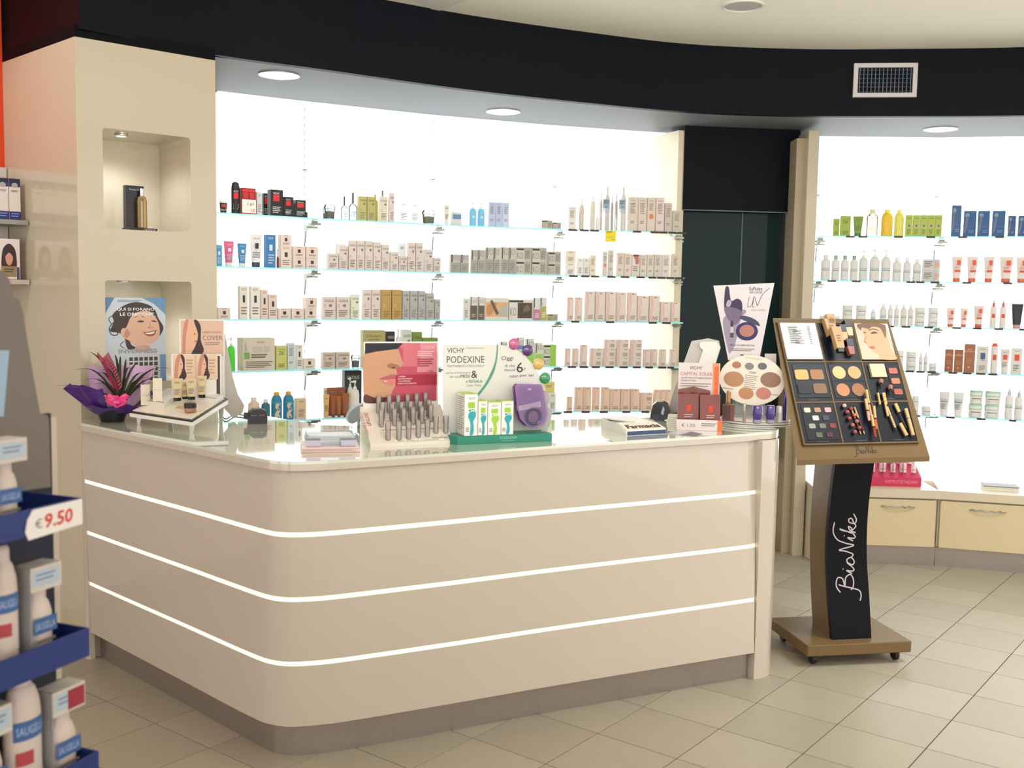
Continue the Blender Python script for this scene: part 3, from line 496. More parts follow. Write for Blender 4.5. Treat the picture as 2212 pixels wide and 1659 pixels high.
DATA = '''
0 0|black jar with white lid|cup|474.7 493.5 26|BK WH VK
0 0|tall black spray can|spray|501 520.5 68|BK BK VK
0 0|red-sleeved twin pack of black bottles|carton|522 553 56|(150,26,30) - TWIN|d=.05
0 0|clear plastic pack|carton|554.5 566.5 50|(206,208,206) - N|b=.02
0 0|partly hidden black box with red square|carton|568.5 583 50|BK - VK|b=.1
0 0|large black box with red square|carton|584 612 56|BK - VK
0 0|medium black box with red square|carton|613 634.5 42|BK - VK
0 0|black tabbed hanging box|box_tab|636 665 37|BK - VK
1 0|rear glass clip-top jar|clip_jar|697 712 28|CL (150,120,100) -|b=.12
1 0|glass clip-top jar of brown salts|clip_jar|700 730 32|CL (120,84,66) -
1 0|small clear bottle with dark stopper|dropper|738 753 50|CL (60,60,40) N
1 0|wide clear bottle with dark stopper|dropper|755 774 59|CL (60,60,40) N
1 0|olive green carton|carton|774.5 793 52|(196,190,120) - C
1 0|olive green carton|carton|793.5 812 52|(192,184,112) - C
1 0|golden bottle behind cartons|slim|806 819 60|(190,170,90) (190,170,90) -|b=.09
1 0|ivory carton with curl print|carton|820 838.5 53|(232,224,200) - C
1 0|white spray bottle behind ivory carton|slim|822 834 70|WT (120,110,80) -|b=.1
1 0|pale pink slim tube pack|carton|841 853 62|(230,214,216) - C
1 0|clear bag of pale samples|carton|862 884 46|CL - N
1 0|clear bag of pale samples|carton|886 908 44|CL - N
1 0|glass clip-top jar of sandy scrub|clip_jar|913 947 30|CL (150,122,70) -
2 0|pale upright tube|tube|960 973 42|(236,232,216) WH N
2 0|white tub with blue label|jar|975 1002 28|WT WT STR
2 0|bright blue pump pack|pump|1016 1032.5 50|(126,204,246) WH VB
2 0|bright blue pump pack|pump|1034 1050.5 50|(126,204,246) WH VB
2 0|lilac tinted tall carton|carton|1057 1071.5 52|(196,206,236) - A
2 0|lilac tinted tall carton|carton|1072.5 1086 52|(196,206,236) - A
2 0|icy blue tall carton|carton|1087 1102 52|(206,222,244) - A
2 0|small white and salmon carton|carton|1172 1196 18|(214,190,176) - KW
2 0|flatter white and salmon carton|carton|1197 1215 14|(212,186,172) - KW
3 0|white carton|carton|1229.5 1247 49|(236,232,226) - A
3 0|slim bottle with pointed cap|slim|1253 1265 66|(216,206,190) WH N
3 0|tall slim white bottle|slim|1277 1289 76|(224,216,200) WH N
3 0|clear vial|slim|1290 1298 34|(232,240,240) WH -
3 0|narrow rear bottle of first travel set|slim|1297 1304 82|(200,186,170) (190,180,160) -|b=.07
3 0|tall silver bottle of first travel set|slim|1309 1320 93|(206,198,190) (206,200,186) N
3 0|narrow side bottle of first travel set|slim|1321 1328 76|(180,166,158) (180,170,160) -|b=.05
3 0|clear vial of second travel set|slim|1328.5 1336 34|(232,240,240) WH -
3 0|tall white bottle of second travel set|slim|1343 1356 94|(220,212,204) (214,208,190) N
3 0|narrow rear bottle of second travel set|slim|1330 1338 80|(196,182,168) (190,180,160) -|b=.07
3 0|tall pale beige carton|carton|1359.5 1379 73|AV - A
3 0|tall pale beige carton|carton|1381 1399.5 73|AV - A
3 0|tall beige carton with orange dot|carton|1400.5 1418 73|AV - AO
3 0|tall beige carton|carton|1419 1437.5 73|(226,210,200) - A
3 0|mid-height beige carton|carton|1438.5 1454.5 62|(206,192,184) - A
3 0|short beige carton at shelf end|carton|1456 1475 46|(204,192,178) - A
0 1|bright blue pack with white square|carton|466 480 45|(70,152,206) - VB
0 1|pink pack with white square|tube|484 507.5 54|(232,98,144) WH VB
0 1|mid-blue pack with white square|tube|513.5 535 50|(60,140,196) WH VB
0 1|white tube with navy cap|tube|541 569 70|(240,240,240) (40,46,84) V
0 1|tall blue carton with white square|carton|574 596 70|(52,128,190) - VB
0 1|brown dropper bottle|dropper|597.5 604 40|(130,70,30) (60,40,30) -|b=.01
0 1|cream carton with navy square|carton|606 630 47|(236,218,204) - V
0 1|small carton lying atop cream carton|carton|606 630 24|(236,216,206) - VW|up=48
0 1|lower small square carton|carton|632.5 660 23.5|(234,214,206) - VW
0 1|lower small square carton|carton|661 688 23.5|(234,214,206) - VW
0 1|upper small square carton|carton|632.5 660 23.5|(234,214,206) - VW|up=24
0 1|upper small square carton|carton|661 688 23.5|(234,214,206) - VW|up=24
1 1|short pale pink carton|carton|708 731.5 34|PK - CW
1 1|mid-height pale pink carton|carton|732.5 752 50|PK - C
1 1|tall pale pink carton|carton|753 770.5 63|PK - C
1 1|tall pale pink carton|carton|771 788 63|PK - C
1 1|tall pale pink carton|carton|789 806 63|PK - C
1 1|tall pale pink carton|carton|807 824 61|PK - C
1 1|slightly lower pale pink carton|carton|825 842 56|PK - C
1 1|lower pale pink carton after the tall ones|carton|844 861.5 41|PK - C
1 1|squat pale carton amid taller ones|carton|862.5 881 32|PK - CW
1 1|tall pale pink carton|carton|881.5 898 62|PK - C
1 1|tall pale pink carton|carton|899 914.5 62|PK - C
1 1|mid-height pale pink carton|carton|918 936.5 48|PK - C
1 1|short pale pink carton|carton|937.5 955 31|PK - CW
1 1|whitish carton in back row|carton|725 748 56|(240,240,236) - N|b=.11
1 1|whitish carton in back row|carton|860 878 60|(240,240,236) - N|b=.11
2 1|small grey two-tone carton|carton|974 994.5 39|GR - KO
2 1|small grey two-tone carton|carton|996 1015 39|GR - KO
2 1|mid-height grey two-tone carton|carton|1019 1032.5 50|GR - KO
2 1|mid-height grey two-tone carton|carton|1033 1049 50|GR - KO
2 1|tall pale grey two-tone carton|carton|1050.5 1067 56|(206,202,192) - KO
2 1|tall pale grey two-tone carton|carton|1067.5 1082 56|(206,202,192) - KO
2 1|tall pale grey two-tone carton|carton|1084 1100 57|(206,202,192) - KO
2 1|tall pale grey two-tone carton|carton|1100.7 1115 57|(206,202,192) - KO
2 1|lower wide grey carton|carton|1116.5 1149.5 29|(214,210,200) - KW
2 1|lower wide grey carton|carton|1151 1183 29|(214,210,200) - KW
2 1|upper wide grey carton|carton|1116.5 1149.5 29|(214,210,200) - KW|up=30
2 1|upper wide grey carton|carton|1151 1183 29|(214,210,200) - KW|up=30
2 1|lower narrower grey carton|carton|1186 1214 25|(204,200,190) - KW
2 1|upper narrower grey carton|carton|1186 1214 25|(204,200,190) - KW|up=26
3 1|lower white cream carton|carton|1224 1246 27|(240,236,230) - N
3 1|upper ivory carton|carton|1224 1246 26|(238,228,204) - N|up=28
3 1|white low carton|carton|1249 1262 38|(240,238,234) - N
3 1|white low carton|carton|1262.6 1275.4 38|(234,230,224) - N
3 1|ivory floral carton|carton|1276 1290 44|(234,224,200) - A
3 1|clear tester pack with orange capsule|carton|1304 1314.5 52|(216,208,198) - AO
3 1|clear tester pack with grey base|carton|1316 1328 56|(214,206,196) - A
3 1|beige narrow carton|carton|1335 1350 51|(226,212,200) - A
3 1|beige narrow carton|carton|1351 1366 50|(226,212,200) - A
3 1|carton with a face printed on top half|carton|1367.5 1384 48|(226,212,206) - AF
3 1|beige carton|carton|1385 1399.5 48|(220,212,200) - A
3 1|beige carton|carton|1400.5 1415 48|(220,212,200) - A
3 1|beige carton|carton|1415.6 1431 48|(214,206,196) - A
3 1|pinkish end carton|carton|1433 1450 48|(228,214,208) - A
3 1|outermost beige carton|carton|1454 1470 50|(216,204,190) - A
0 2|flat square carton|carton|470 498 24|(234,216,206) - VW
0 2|creamy slim tube pack|carton|517 536 71|(238,230,220) - V
0 2|white slim carton with blue square|carton|541 562 70|(240,236,228) - V
0 2|tall cream carton with navy square|carton|563.5 579 63|(234,214,204) - V
0 2|cream carton with navy square|carton|580 599 53|(234,214,204) - V
0 2|lower flat square carton|carton|600.5 628.5 23|(234,216,206) - VW
0 2|lower flat square carton|carton|629.5 657 23|(234,216,206) - VW
0 2|lower flat square carton|carton|658.5 685 23|(234,216,206) - VW
0 2|upper flat square carton|carton|660 686 23|(234,216,206) - VW|up=24
1 2|wide pale pink carton|carton|697.5 725.5 48|PK - CW
1 2|wide pale pink carton|carton|727 756 48|PK - CW
1 2|pale green clear pack|carton|758 777.5 53|(226,232,208) - C
1 2|tall pale pink carton|carton|784 801.5 64|PK - C
1 2|tall pale pink carton|carton|803 822 64|PK - C
1 2|tall golden carton|carton|824 846 64|(190,156,88) - GOLD
1 2|tall golden carton|carton|847 869 64|(190,156,88) - GOLD
1 2|tall silver-grey carton|carton|870 885.5 62|(182,182,180) - C
1 2|tall silver-grey carton|carton|886.3 903 62|(182,182,180) - C
1 2|tall silver-grey carton|carton|904 919.7 62|(182,182,180) - C
1 2|mid-height silver-grey carton|carton|921 939 57|(182,182,180) - C
1 2|short silver-grey carton|carton|940 955 44|(182,182,180) - C
2 2|slim whitish carton|carton|1002 1015 46|(222,220,212) - N
2 2|white and brown carton|carton|1016.5 1032.5 50|(222,222,216) - KB
2 2|white and brown carton|carton|1033.5 1048 50|(222,222,216) - KB
2 2|gift box with make-up picture|carton|1049 1100 48|(226,222,214) - GIFT|d=.05
2 2|gift box with dark square|carton|1101 1152.5 45|(226,224,218) - GIFTK|d=.05
2 2|carton with pink lower half|carton|1154 1168.5 49|(220,222,220) - KP
2 2|carton with yellow-green lower half|carton|1169.3 1183 50|(220,222,220) - KY
2 2|little gold and white carton|carton|1186 1208 14|(190,170,110) - KW
3 2|mid-height pink wavy carton|carton|1226.5 1242 51|PKW - W
3 2|mid-height pink wavy carton|carton|1244 1261 51|PKW - W
3 2|tall pink wavy carton|carton|1265.5 1287 64|PKW - W
3 2|tall pink wavy carton|carton|1287.7 1309.5 64|PKW - W
3 2|tall pink wavy carton|carton|1310.5 1332.5 64|PKW - W
3 2|tall pink wavy carton|carton|1334.3 1355.6 63|PKW - W
3 2|tall pink wavy carton|carton|1358.3 1378.5 63|PKW - W
3 2|slightly lower pink wavy carton|carton|1379.7 1404 56|PKW - W
3 2|slightly lower pink wavy carton|carton|1405 1428 56|PKW - W
3 2|short pink wavy carton|carton|1429.3 1450.5 43|PKW - W
3 2|short pink wavy carton|carton|1453 1471.5 43|PKW - W
0 3|bright green pump bottle|pump|492 510 72|(70,226,60) WH -
0 3|wide boxed set with green side|carton|524 594 70|(220,208,190) - BIG|d=.09
0 3|yellow-green carton|carton|596 620 52|(206,206,120) - GN
0 3|white carton with pale blue top|carton|621 637.5 57|(206,222,226) - A
0 3|slim white carton with small square|carton|640 654 53|(232,224,220) - V
0 3|low cream carton|carton|655.5 682 23|(232,220,208) - VW
1 3|taupe carton|carton|697 724.5 35|(206,192,180) - CW
1 3|taupe carton|carton|725.7 757 35|(206,192,180) - CW
1 3|stack of glass dishes|clip_jar|759 782 29|CL (110,90,80) -
1 3|tall gold and green carton|carton|784 833 80|(176,166,110) - GN|b=.03
1 3|tall black carton|carton|835 854 77|(26,28,34) - BLK|b=.03
1 3|white bottle with grey cap|slim|856 868 82|WT WT -
1 3|silver topped carton|carton|869 890 80|(216,216,206) - C|b=.03
1 3|high green carton|carton|892 913 75|(122,146,58) - C|b=.03
1 3|lower green carton|carton|914 950 62|(122,146,58) - CW|b=.03
2 3|white and grey carton behind display|carton|1053 1067 47|(222,220,214) - KO
2 3|white and grey carton behind display|carton|1068 1081 46|(222,220,214) - KO
2 3|higher white and grey carton behind display|carton|1082 1098.5 53|(222,220,214) - KO
2 3|tall white carton with green foot|carton|1117.5 1134.5 62|(220,222,216) - KG
2 3|tall white carton with green foot|carton|1138 1156 59|(220,222,216) - KG
2 3|lower white carton with green foot|carton|1158 1174 50|(220,222,216) - KG
2 3|lower half-green carton|carton|1176 1204 23|(222,226,210) - KWG
2 3|upper half-green carton|carton|1176 1204 23|(222,226,210) - KWG|up=24
3 3|narrow pink wavy carton|carton|1222 1235.5 38|PKW - W
3 3|narrow pink wavy carton|carton|1238 1253 38|PKW - W
3 3|higher pink wavy carton|carton|1255 1271.5 46|PKW - W
3 3|lower wide pink wavy carton|carton|1277 1303 19|PKW - WW
3 3|lower wide pink wavy carton|carton|1306 1332 19|PKW - WW
3 3|lower wide pink wavy carton|carton|1334 1361 19|PKW - WW
3 3|lower wide pink wavy carton|carton|1364 1389.5 19|PKW - WW
3 3|second-layer wide pink wavy carton|carton|1277 1303 19|PKW - WW|up=19.5
3 3|second-layer wide pink wavy carton|carton|1306 1332 19|PKW - WW|up=19.5
3 3|second-layer wide pink wavy carton|carton|1334 1361 19|PKW - WW|up=19.5
3 3|second-layer wide pink wavy carton|carton|1364 1389.5 19|PKW - WW|up=19.5
3 3|topmost wide pink wavy carton|carton|1307 1332 19|PKW - WW|up=39
3 3|topmost wide pink wavy carton|carton|1335 1361 19|PKW - WW|up=39
3 3|topmost wide pink wavy carton|carton|1365 1389.5 19|PKW - WW|up=39
3 3|slim pink carton past the stacks|carton|1392.7 1408 37|PKW - W
3 3|slim pink carton past the stacks|carton|1409 1423.5 37|PKW - W
3 3|slim pink carton past the stacks|carton|1427 1442 37|PKW - W
3 3|slim pink carton past the stacks|carton|1450 1464 37|PKW - W
0 4|blue-white bottle|bottle|508 523 47|(190,226,246) WH N
0 4|pinkish sun lotion bottle|bottle|538 564 52|(238,208,190) WH N
0 4|dark blue bottle with white cap|bottle|566 586 47|(52,116,140) WH N
0 4|blue sun cream bottle with orange cap|round_bottle|588 612.5 61|(40,140,186) (240,160,20) SUN
0 4|blue sun cream bottle with orange cap|round_bottle|614 638 61|(40,140,186) (240,160,20) SUN
0 4|beige carton|carton|640 662 45|(230,204,170) - N
1 4|tall white carton at the seam|carton|699 708 60|(238,230,216) - N|b=.1
1 4|sand coloured tube|tube|699 713.5 50|(224,186,128) (224,186,128) N
1 4|copper brown carton|carton|709.5 727 61|(150,84,40) - N|b=.07
1 4|copper brown carton|carton|728 747 61|(150,84,40) - N|b=.07
1 4|brown tube|tube|715 727 47|(164,88,36) (120,60,26) -
1 4|brown tube|tube|728 739 46|(176,100,40) (130,66,30) -
1 4|brown tube|tube|740 757 51|(170,92,42) (130,66,30) N
1 4|large black box behind white pumps|carton|744 782 92|(46,54,50) - BLK|b=.17
1 4|rear white pump bottle|pump|752 764 82|WH WH N|b=.07
1 4|white pump bottle|pump|759 779 78|WH WH N
2 4|yellow carton with leaf print|carton|1174 1200 61|(228,212,120) - N|b=.05
2 4|clear boxed white set|carton|1187 1203 39|(226,230,226) - N
3 4|short slim pink carton|carton|1226.5 1239 30|(236,210,190) - W
3 4|tall peach wavy carton|carton|1243 1261 51|(238,212,190) - W
3 4|tall peach wavy carton|carton|1262 1280 51|(238,212,190) - W
3 4|tall peach wavy carton|carton|1282 1298.5 51|(238,212,190) - W
3 4|tall peach wavy carton|carton|1301 1318.5 51|(238,212,190) - W
3 4|slightly lower peach wavy carton|carton|1319.6 1342 47|(238,212,190) - W
3 4|slightly lower peach wavy carton|carton|1343 1363.5 47|(238,212,190) - W
3 4|slightly lower peach wavy carton|carton|1364.5 1384 47|(238,212,190) - W
3 4|lower flat peach carton|carton|1385.5 1412.5 19|(238,212,190) - WW
3 4|upper flat peach carton|carton|1385.5 1412.5 19|(238,212,190) - WW|up=20
3 4|narrow peach end carton|carton|1415 1427.5 45|(238,212,190) - W
3 4|narrow peach end carton|carton|1428.5 1440 45|(238,212,190) - W
3 4|narrow peach end carton|carton|1441 1452 45|(238,212,190) - W
4 0|small green carton|carton|1804.5 1819 37|(160,180,60) - GN
4 0|green carton|carton|1820 1843 43|(160,182,66) - GN
4 0|green pouch|tube|1847 1871 43|(130,164,60) (60,110,50) N
4 0|clear glass vase bottle|bottle|1877 1903 58|clear:(250,250,220) (230,220,160) N
4 0|deep yellow shower bottle|round_bottle|1909 1935.5 58|(240,200,60) (244,232,80) N
4 0|pale yellow shower bottle|round_bottle|1937 1959 57|(232,228,110) (240,238,110) N
4 0|green carton with round picture|carton|1961 1976.6 46|(178,194,78) - G
4 0|green carton with round picture|carton|1977.2 1992.6 46|(178,194,78) - G
4 0|green carton with round picture|carton|1993.2 2008.6 46|(178,194,78) - G
4 0|green carton with round picture|carton|2009.2 2024.6 46|(178,194,78) - G
4 0|green carton with round picture|carton|2025.2 2041 46|(178,194,78) - G
5 0|tallest blue carton|carton|2060 2082 67|(56,96,150) - BL
5 0|blue carton with glow print|carton|2086.5 2115 55|(36,92,150) - BL
5 0|blue carton with glow print|carton|2117.5 2144 55|(36,92,150) - BL
5 0|blue carton with glow print|carton|2149 2177.5 55|(36,92,150) - BL
5 0|smaller blue carton|carton|2183.5 2201 44|(40,84,144) - BL
5 0|smaller blue carton|carton|2205.5 2230 44|(40,84,144) - BL
4 1|white lotion bottle with white cap|bottle|1777.5 1799 55|WT WT TR
4 1|white lotion bottle with grey-green cap|bottle|1800.5 1819 54|WT (150,176,164) T
4 1|white lotion bottle with grey-green cap|bottle|1820.5 1839 54|WT (130,168,150) TR
4 1|white lotion bottle with grey-green cap|bottle|1840.5 1859 54|WT (130,168,156) TR
4 1|tall greenish pump bottle|pump|1860 1880.5 66|(216,226,218) WH T
4 1|large white pump bottle|pump|1883 1906.5 68|WT WH T
4 1|large white pump bottle|pump|1908 1930.5 68|WT WH T
4 1|smaller white bottle|bottle|1933 1953.5 51|WT WH T
4 1|smaller white bottle|bottle|1956 1974.5 51|WT WH T
4 1|smaller white bottle|bottle|1977 1996.5 48|WT WH T
4 1|lower flat grey carton with arc|carton|1998.5 2036 24|(210,208,204) - ARC
4 1|upper flat grey carton with arc|carton|1998.5 2036 24|(210,208,204) - ARC|up=25
5 1|white tube with orange cap|tube|2060 2085 55|(236,226,222) (226,96,54) O
5 1|white tube with orange cap|tube|2093 2119 55|(236,226,222) (226,96,54) O
5 1|white tube with orange cap|tube|2129.5 2154.5 55|(236,226,222) (226,96,54) O
5 1|white tube with orange cap|tube|2164 2195.5 55|(236,226,222) (226,96,54) O
5 1|white tube with orange cap|tube|2200 2228 55|(236,226,222) (226,96,54) O
4 2|short white jar under tester|jar|1775 1795 18|WT WT J
4 2|short white jar under tester|jar|1797 1820 18|WT WT J
4 2|lower white cream jar|jar|1824 1848 21|WT WT J
4 2|upper white cream jar|jar|1824 1848 21|WT WT J|up=22
4 2|lower white cream jar|jar|1853.5 1878 21|WT WT J
4 2|upper white cream jar|jar|1853.5 1878 21|WT WT J|up=22
4 2|tiny white bottle|bottle|1885 1898 36|WT WH T
4 2|round-shouldered white bottle|bottle|1905 1921.5 46|WT WH T
4 2|round-shouldered white bottle|bottle|1922.3 1935 46|WT WH T
4 2|round-shouldered white bottle|bottle|1935.8 1948.5 46|WT WH T
4 2|white bottle with amber shoulder|bottle|1950 1965 46|(226,220,210) WH T
4 2|white bottle with amber shoulder|bottle|1965.8 1979.5 46|(226,220,210) WH T
4 2|lower ribbed jar|jar|1981.5 2005 20|WT WT J
4 2|upper ribbed jar|jar|1981.5 2005 20|WT WT J|up=21
4 2|lower ribbed jar|jar|2010.5 2034 20|WT WT J
4 2|upper ribbed jar|jar|2010.5 2034 20|WT WT J|up=21
5 2|small white tube with orange cap|tube|2049 2069 41|(236,226,222) (226,96,54) O
5 2|small white tube with orange cap|tube|2079 2097 41|(236,226,222) (216,86,64) O
5 2|larger white tube with orange cap|tube|2108 2132 47|(232,222,218) (216,86,64) O
5 2|white bottle with red pointed nozzle|tip|2144 2159 61|(232,226,220) (206,90,90) SQ
5 2|white bottle with red pointed nozzle|tip|2165 2180 61|(232,226,220) (206,90,90) SQ
5 2|black tube with pink cap|tube|2190 2217 53|(40,40,50) (220,150,140) -
4 3|lower cream jar beside the tester|jar|1940 1958 21|WT WT J
4 3|upper cream jar beside the tester|jar|1940 1958 21|WT WT J|up=22
4 3|lower cream jar|jar|1962.5 1986 20|WT WT J
4 3|upper cream jar|jar|1962.5 1986 20|WT WT J|up=21
4 3|little white bottle|bottle|1990 1999.5 39|WT WH T
4 3|little white bottle|bottle|2000.5 2010.5 40|WT WH T
4 3|single low jar|jar|2012.5 2030 17|WT WT J
5 3|brown carton with tan band|carton|2045.5 2065 48|(160,96,60) - BR
5 3|brown carton with tan band|carton|2066 2086.5 48|(160,96,60) - BR
5 3|taller brown carton with tan band|carton|2087.5 2112 61|(164,104,76) - BR
5 3|white carton with blue square|carton|2115 2140.5 57|(216,214,206) - SB
5 3|white spray bottle with red cap|spray|2145 2161.5 65|(226,224,218) (236,90,60) SQ
5 3|tapered white bottle with red square|tube|2165.5 2187.5 53|(226,222,216) (226,222,216) SQ
5 3|white carton with red square|carton|2189.5 2214 56|(222,220,214) - SQ
4 4|lower jar near the tester|jar|1975 1991 20|WT WT J
4 4|upper jar near the tester|jar|1975 1991 20|WT WT J|up=21
4 4|low wide jar at the seam|jar|1996.5 2018 19|WT WT J
5 4|white tube with dark line|tube|2031 2057 52|WT WH T
5 4|white tube with dark line|tube|2063 2088 52|WT WH T
5 4|lower jar with mint lid|jar|2097.5 2128.5 29|WT (166,206,178) J
5 4|upper jar with mint lid|jar|2098.5 2128.5 29|WT (166,206,178) J|up=30
5 4|lower jar with mint lid|jar|2132 2166 29|WT (166,206,178) J
5 4|upper jar with mint lid|jar|2132.5 2168 29|WT (166,206,178) J|up=30
5 4|white bottle with grey nozzle|tip|2176 2194.5 69|WT (190,200,200) T
5 4|white bottle with grey nozzle|tip|2197 2216 66|WT (190,200,200) T
'''
ENV = dict(BK=BK, WH=WH, CL=CL, PK=PK, PKW=PKW, GR=GR, AV=AV, WT=WT)
def colv(s):
    if s == '-': return None
    if s.startswith('clear:'): return clear(eval(s[6:]))
    return ENV[s] if s in ENV else eval(s)
for ln in DATA.strip().split('\n'):
    q = ln.split('|'); b, k = map(int, q[0].split()); x0, x1, h = map(float, q[3].split()); c = q[4].split(' ')
    kw = dict(t.split('=') for t in q[5].split()) if len(q) > 5 else {}
    put(b, k, q[1], q[2], x0, x1, h, colv(c[0]), colv(c[1]), None if c[2] == '-' else c[2], back=float(kw.get('b', 0)), up=float(kw.get('up', 0)), d=float(kw['d']) if 'd' in kw else None)
ORD = ['', 'first', 'second', 'third', 'fourth', 'fifth', 'sixth', 'seventh', 'eighth', 'ninth', 'tenth', 'eleventh', 'twelfth']
BS = ['bay touching the column', 'second bay from column', 'third bay from column', 'bay beside the doorway', 'drawer unit bay nearest doorway', 'outermost drawer unit bay']
for p in PROD:
    b, k, desc, o, cat, a, grp, up = p
    same = sorted(q[5] for q in PROD if q[0] == b and q[1] == k and q[2] == desc)
    art = desc if len(same) == 1 else f'{ORD[same.index(a)+1]} {desc}'
    end = '' if len(same) == 1 else (' counted from column' if b < 4 else ' counted from doorway')
    lab = f'{art}{end}, {SN[k]} shelf, {BS[b]}'
    n = len(lab.split())
    if n > 16: lab = f'{art}{end}, {SN[k]} shelf, {BS[b]}'.replace('counted ', '').replace('touching the', 'touching')
    tag(o, lab, cat, f'products on the {SN[k]} shelf, {BS[b]}')
# hanging tags of the travel sets, yellow note
for i, (x0, x1) in enumerate(((1301, 1318), (1336, 1351))):
    f, w = SH[3]; p = f.p(0, .014); q = f.p(w, .014); P = onp((x0+x1)/2, 460, p, q); s = dep(P)/F; W_, H_ = (x1-x0)*s, 30*s
    g = G(Fr(V((P.x, P.y, SZ[0]+(38*s))), f.u, f.v)); fr = Fr(g.fr.p(-W_/2, 0, 0), f.u, f.v); g.box(0, W_, 0, .002, 0, H_, clear((225, 232, 236), alpha_diff=.5), fr)
    draw(g, [('r', .08, .3, .92, .92, (150, 176, 190)), ('L', 3, .15, .85, .6, .88, (70, 90, 110)), ('q', [(.25, .38), (.5, .46), (.75, .4), (.55, .42), (.5, .34), (.45, .42)], (60, 66, 74))], W_, H_, fr)
    o = g.build('travel_tag'); tag(o, f'blue aeroplane tag across the {["first", "second"][i]} travel bottle set from the column', 'tag', 'travel set tags')
P = onp(1319, 500, SH[3][0].p(0, -.004), SH[3][0].p(SH[3][1], -.004)); s = dep(P)/F; f = SH[3][0]
fr = Fr(V((P.x, P.y, SZ[0]-.003-24*s))-f.u*12*s, f.u, f.v); g = G(fr); g.box(0, 24*s, -.002, -.001, 0, 24*s, M((244, 222, 40), .6))
draw(g, [('L', 2, .1, .7, .8, .95, INK), ('s', [(.2, .4), (.35, .45), (.5, .38), (.7, .45), (.85, .4)], .0012, INK), ('L', 1, .6, .9, .15, .22, INK)], 24*s, 24*s, fr, lift=.0025)
tag(g.build('sale_note'), 'yellow handwritten note hanging from the top shelf beside doorway', 'note')
# ================================================================ COUNTER
TZ = 1.045
topx = [(170, 913), (280, 935), (400, 958), (500, 978), (560, 990), (590, 995), (620, 997), (650, 997), (690, 996), (760, 992), (980, 978), (1200, 963), (1440, 948), (1600, 938), (1640, 934)]
botx = [(190, 1362), (262, 1398), (375, 1458), (475, 1512), (540, 1545), (572, 1553), (605, 1558), (640, 1559), (700, 1554), (765, 1548), (965, 1520), (1175, 1488), (1405, 1452), (1570, 1425), (1635, 1415)]
TP = [flat(atz(x, y, TZ), 0) for x, y in topx]; BP = [flat(atz(x, y, .122), 0) for x, y in botx]
BP = [t*(1-w)+b*w for t, b, w in zip(TP, BP, (.8, .7, .6, .5, .5, .5, .5, .5, .5, .5, .55, .62, .7, .8, .85))]
# the run starts at the column face
def colhit(p, q): # slide p along q->p until it meets the column face
    d = (p-q).normalized(); n = nrm; return p + d*((A-p).dot(n)/d.dot(n))
def inset(P, e):
    out = []
    for i, p in enumerate(P):
        a = P[max(0, i-1)]; b = P[min(len(P)-1, i+1)]; t = (b-a).normalized(); out.append(p+V((-t.y, t.x, 0))*e)
    return out
def dens(P, n=6): return [V(p) for p in smooth_loop([tuple(p) for p in P], n, False)]
TD = dens(TP); BD = dens(BP)
def path(z, e=0):
    t = (z-.122)/(TZ-.122); t = max(0, min(1, t)); return inset([b*(1-t)+a*t for a, b in zip(TD, BD)], e)
def ribbon(g, z0, z1, e0, e1, m, thick=.018, P0=None, P1=None):
    a = P0 or path(z0, e0); b = P1 or path(z1, e0); a2 = inset(a, thick); b2 = inset(b, thick); n = len(a)
    vs = [(p.x, p.y, z0) for p in a]+[(p.x, p.y, z1) for p in b]+[(p.x, p.y, z1) for p in b2]+[(p.x, p.y, z0) for p in a2]; fs = []
    for i in range(n-1):
        for k in range(4): l = (k+1) % 4; fs.append((k*n+i, k*n+i+1, l*n+i+1, l*n+i))
    fs += [(0, n, 2*n, 3*n), (4*n-1, 3*n-1, 2*n-1, n-1)]; g.add(vs, fs, m)
counter = thing('service_counter', 'large cream lacquered service counter with three glowing strips and a rounded corner', 'counter', V((-.3, 3.9, 0)))
LAC = M((195, 184, 170), .1, noise=.02, nscale=3, coat=.4)
zs = [.122, .338, .354, .564, .580, .787, .803, 1.012]
for i in range(4): g = G(); ribbon(g, zs[2*i], zs[2*i+1], .014, 0, LAC); g.build('front_panel', counter, True)
for i in range(3): g = G(); ribbon(g, zs[2*i+1], zs[2*i+2], .017, 0, M((236, 248, 206), .3, emit=1.15), .012); g.build('light_strip', counter, True)
g = G(); ribbon(g, 0, .122, .06, 0, STEEL, .01); g.build('plinth', counter, True)
# right end panel with rounded outer edge, and its return
e0 = flat(path(.5, .006)[-1], 0); du = (TP[-1]-TP[-4]).normalized(); bk = V((-du.y, du.x, 0)); ef = Fr(e0, du, bk)
g = G(ef); r = .11; o = [(.006, -.004), (.05, -.004)]+[(.05+r*math.sin(a*math.pi/16), r-.004-r*math.cos(a*math.pi/16)) for a in range(1, 9)]+[(.16, .42), (.13, .42), (.13, .14), (.006, .05)]
g.prism(o, 0, 1.012, LAC); g.build('end_panel', counter, True)
g = G(); bl = path(.122, .02)[0]; f0 = Fr(flat(bl, 0), (TP[1]-TP[0]).normalized(), V((-(TP[1]-TP[0]).normalized().y, (TP[1]-TP[0]).normalized().x, 0)))
a_ = path(.122, .014)[0]; b_ = path(1.0, .014)[0]; AA = A+nrm*.003; n_ = su*.02
g.add([(a_.x, a_.y, 0), (AA.x, AA.y, 0), (AA.x, AA.y, 1.012), (b_.x, b_.y, 1.012), (a_.x+n_.x, a_.y+n_.y, 0), (AA.x+n_.x, AA.y+n_.y, 0), (AA.x+n_.x, AA.y+n_.y, 1.012), (b_.x+n_.x, b_.y+n_.y, 1.012)], [(0, 1, 2, 3), (7, 6, 5, 4), (0, 4, 5, 1), (1, 5, 6, 2), (2, 6, 7, 3), (3, 7, 4, 0)], LAC); g.build('left_end_panel', counter)
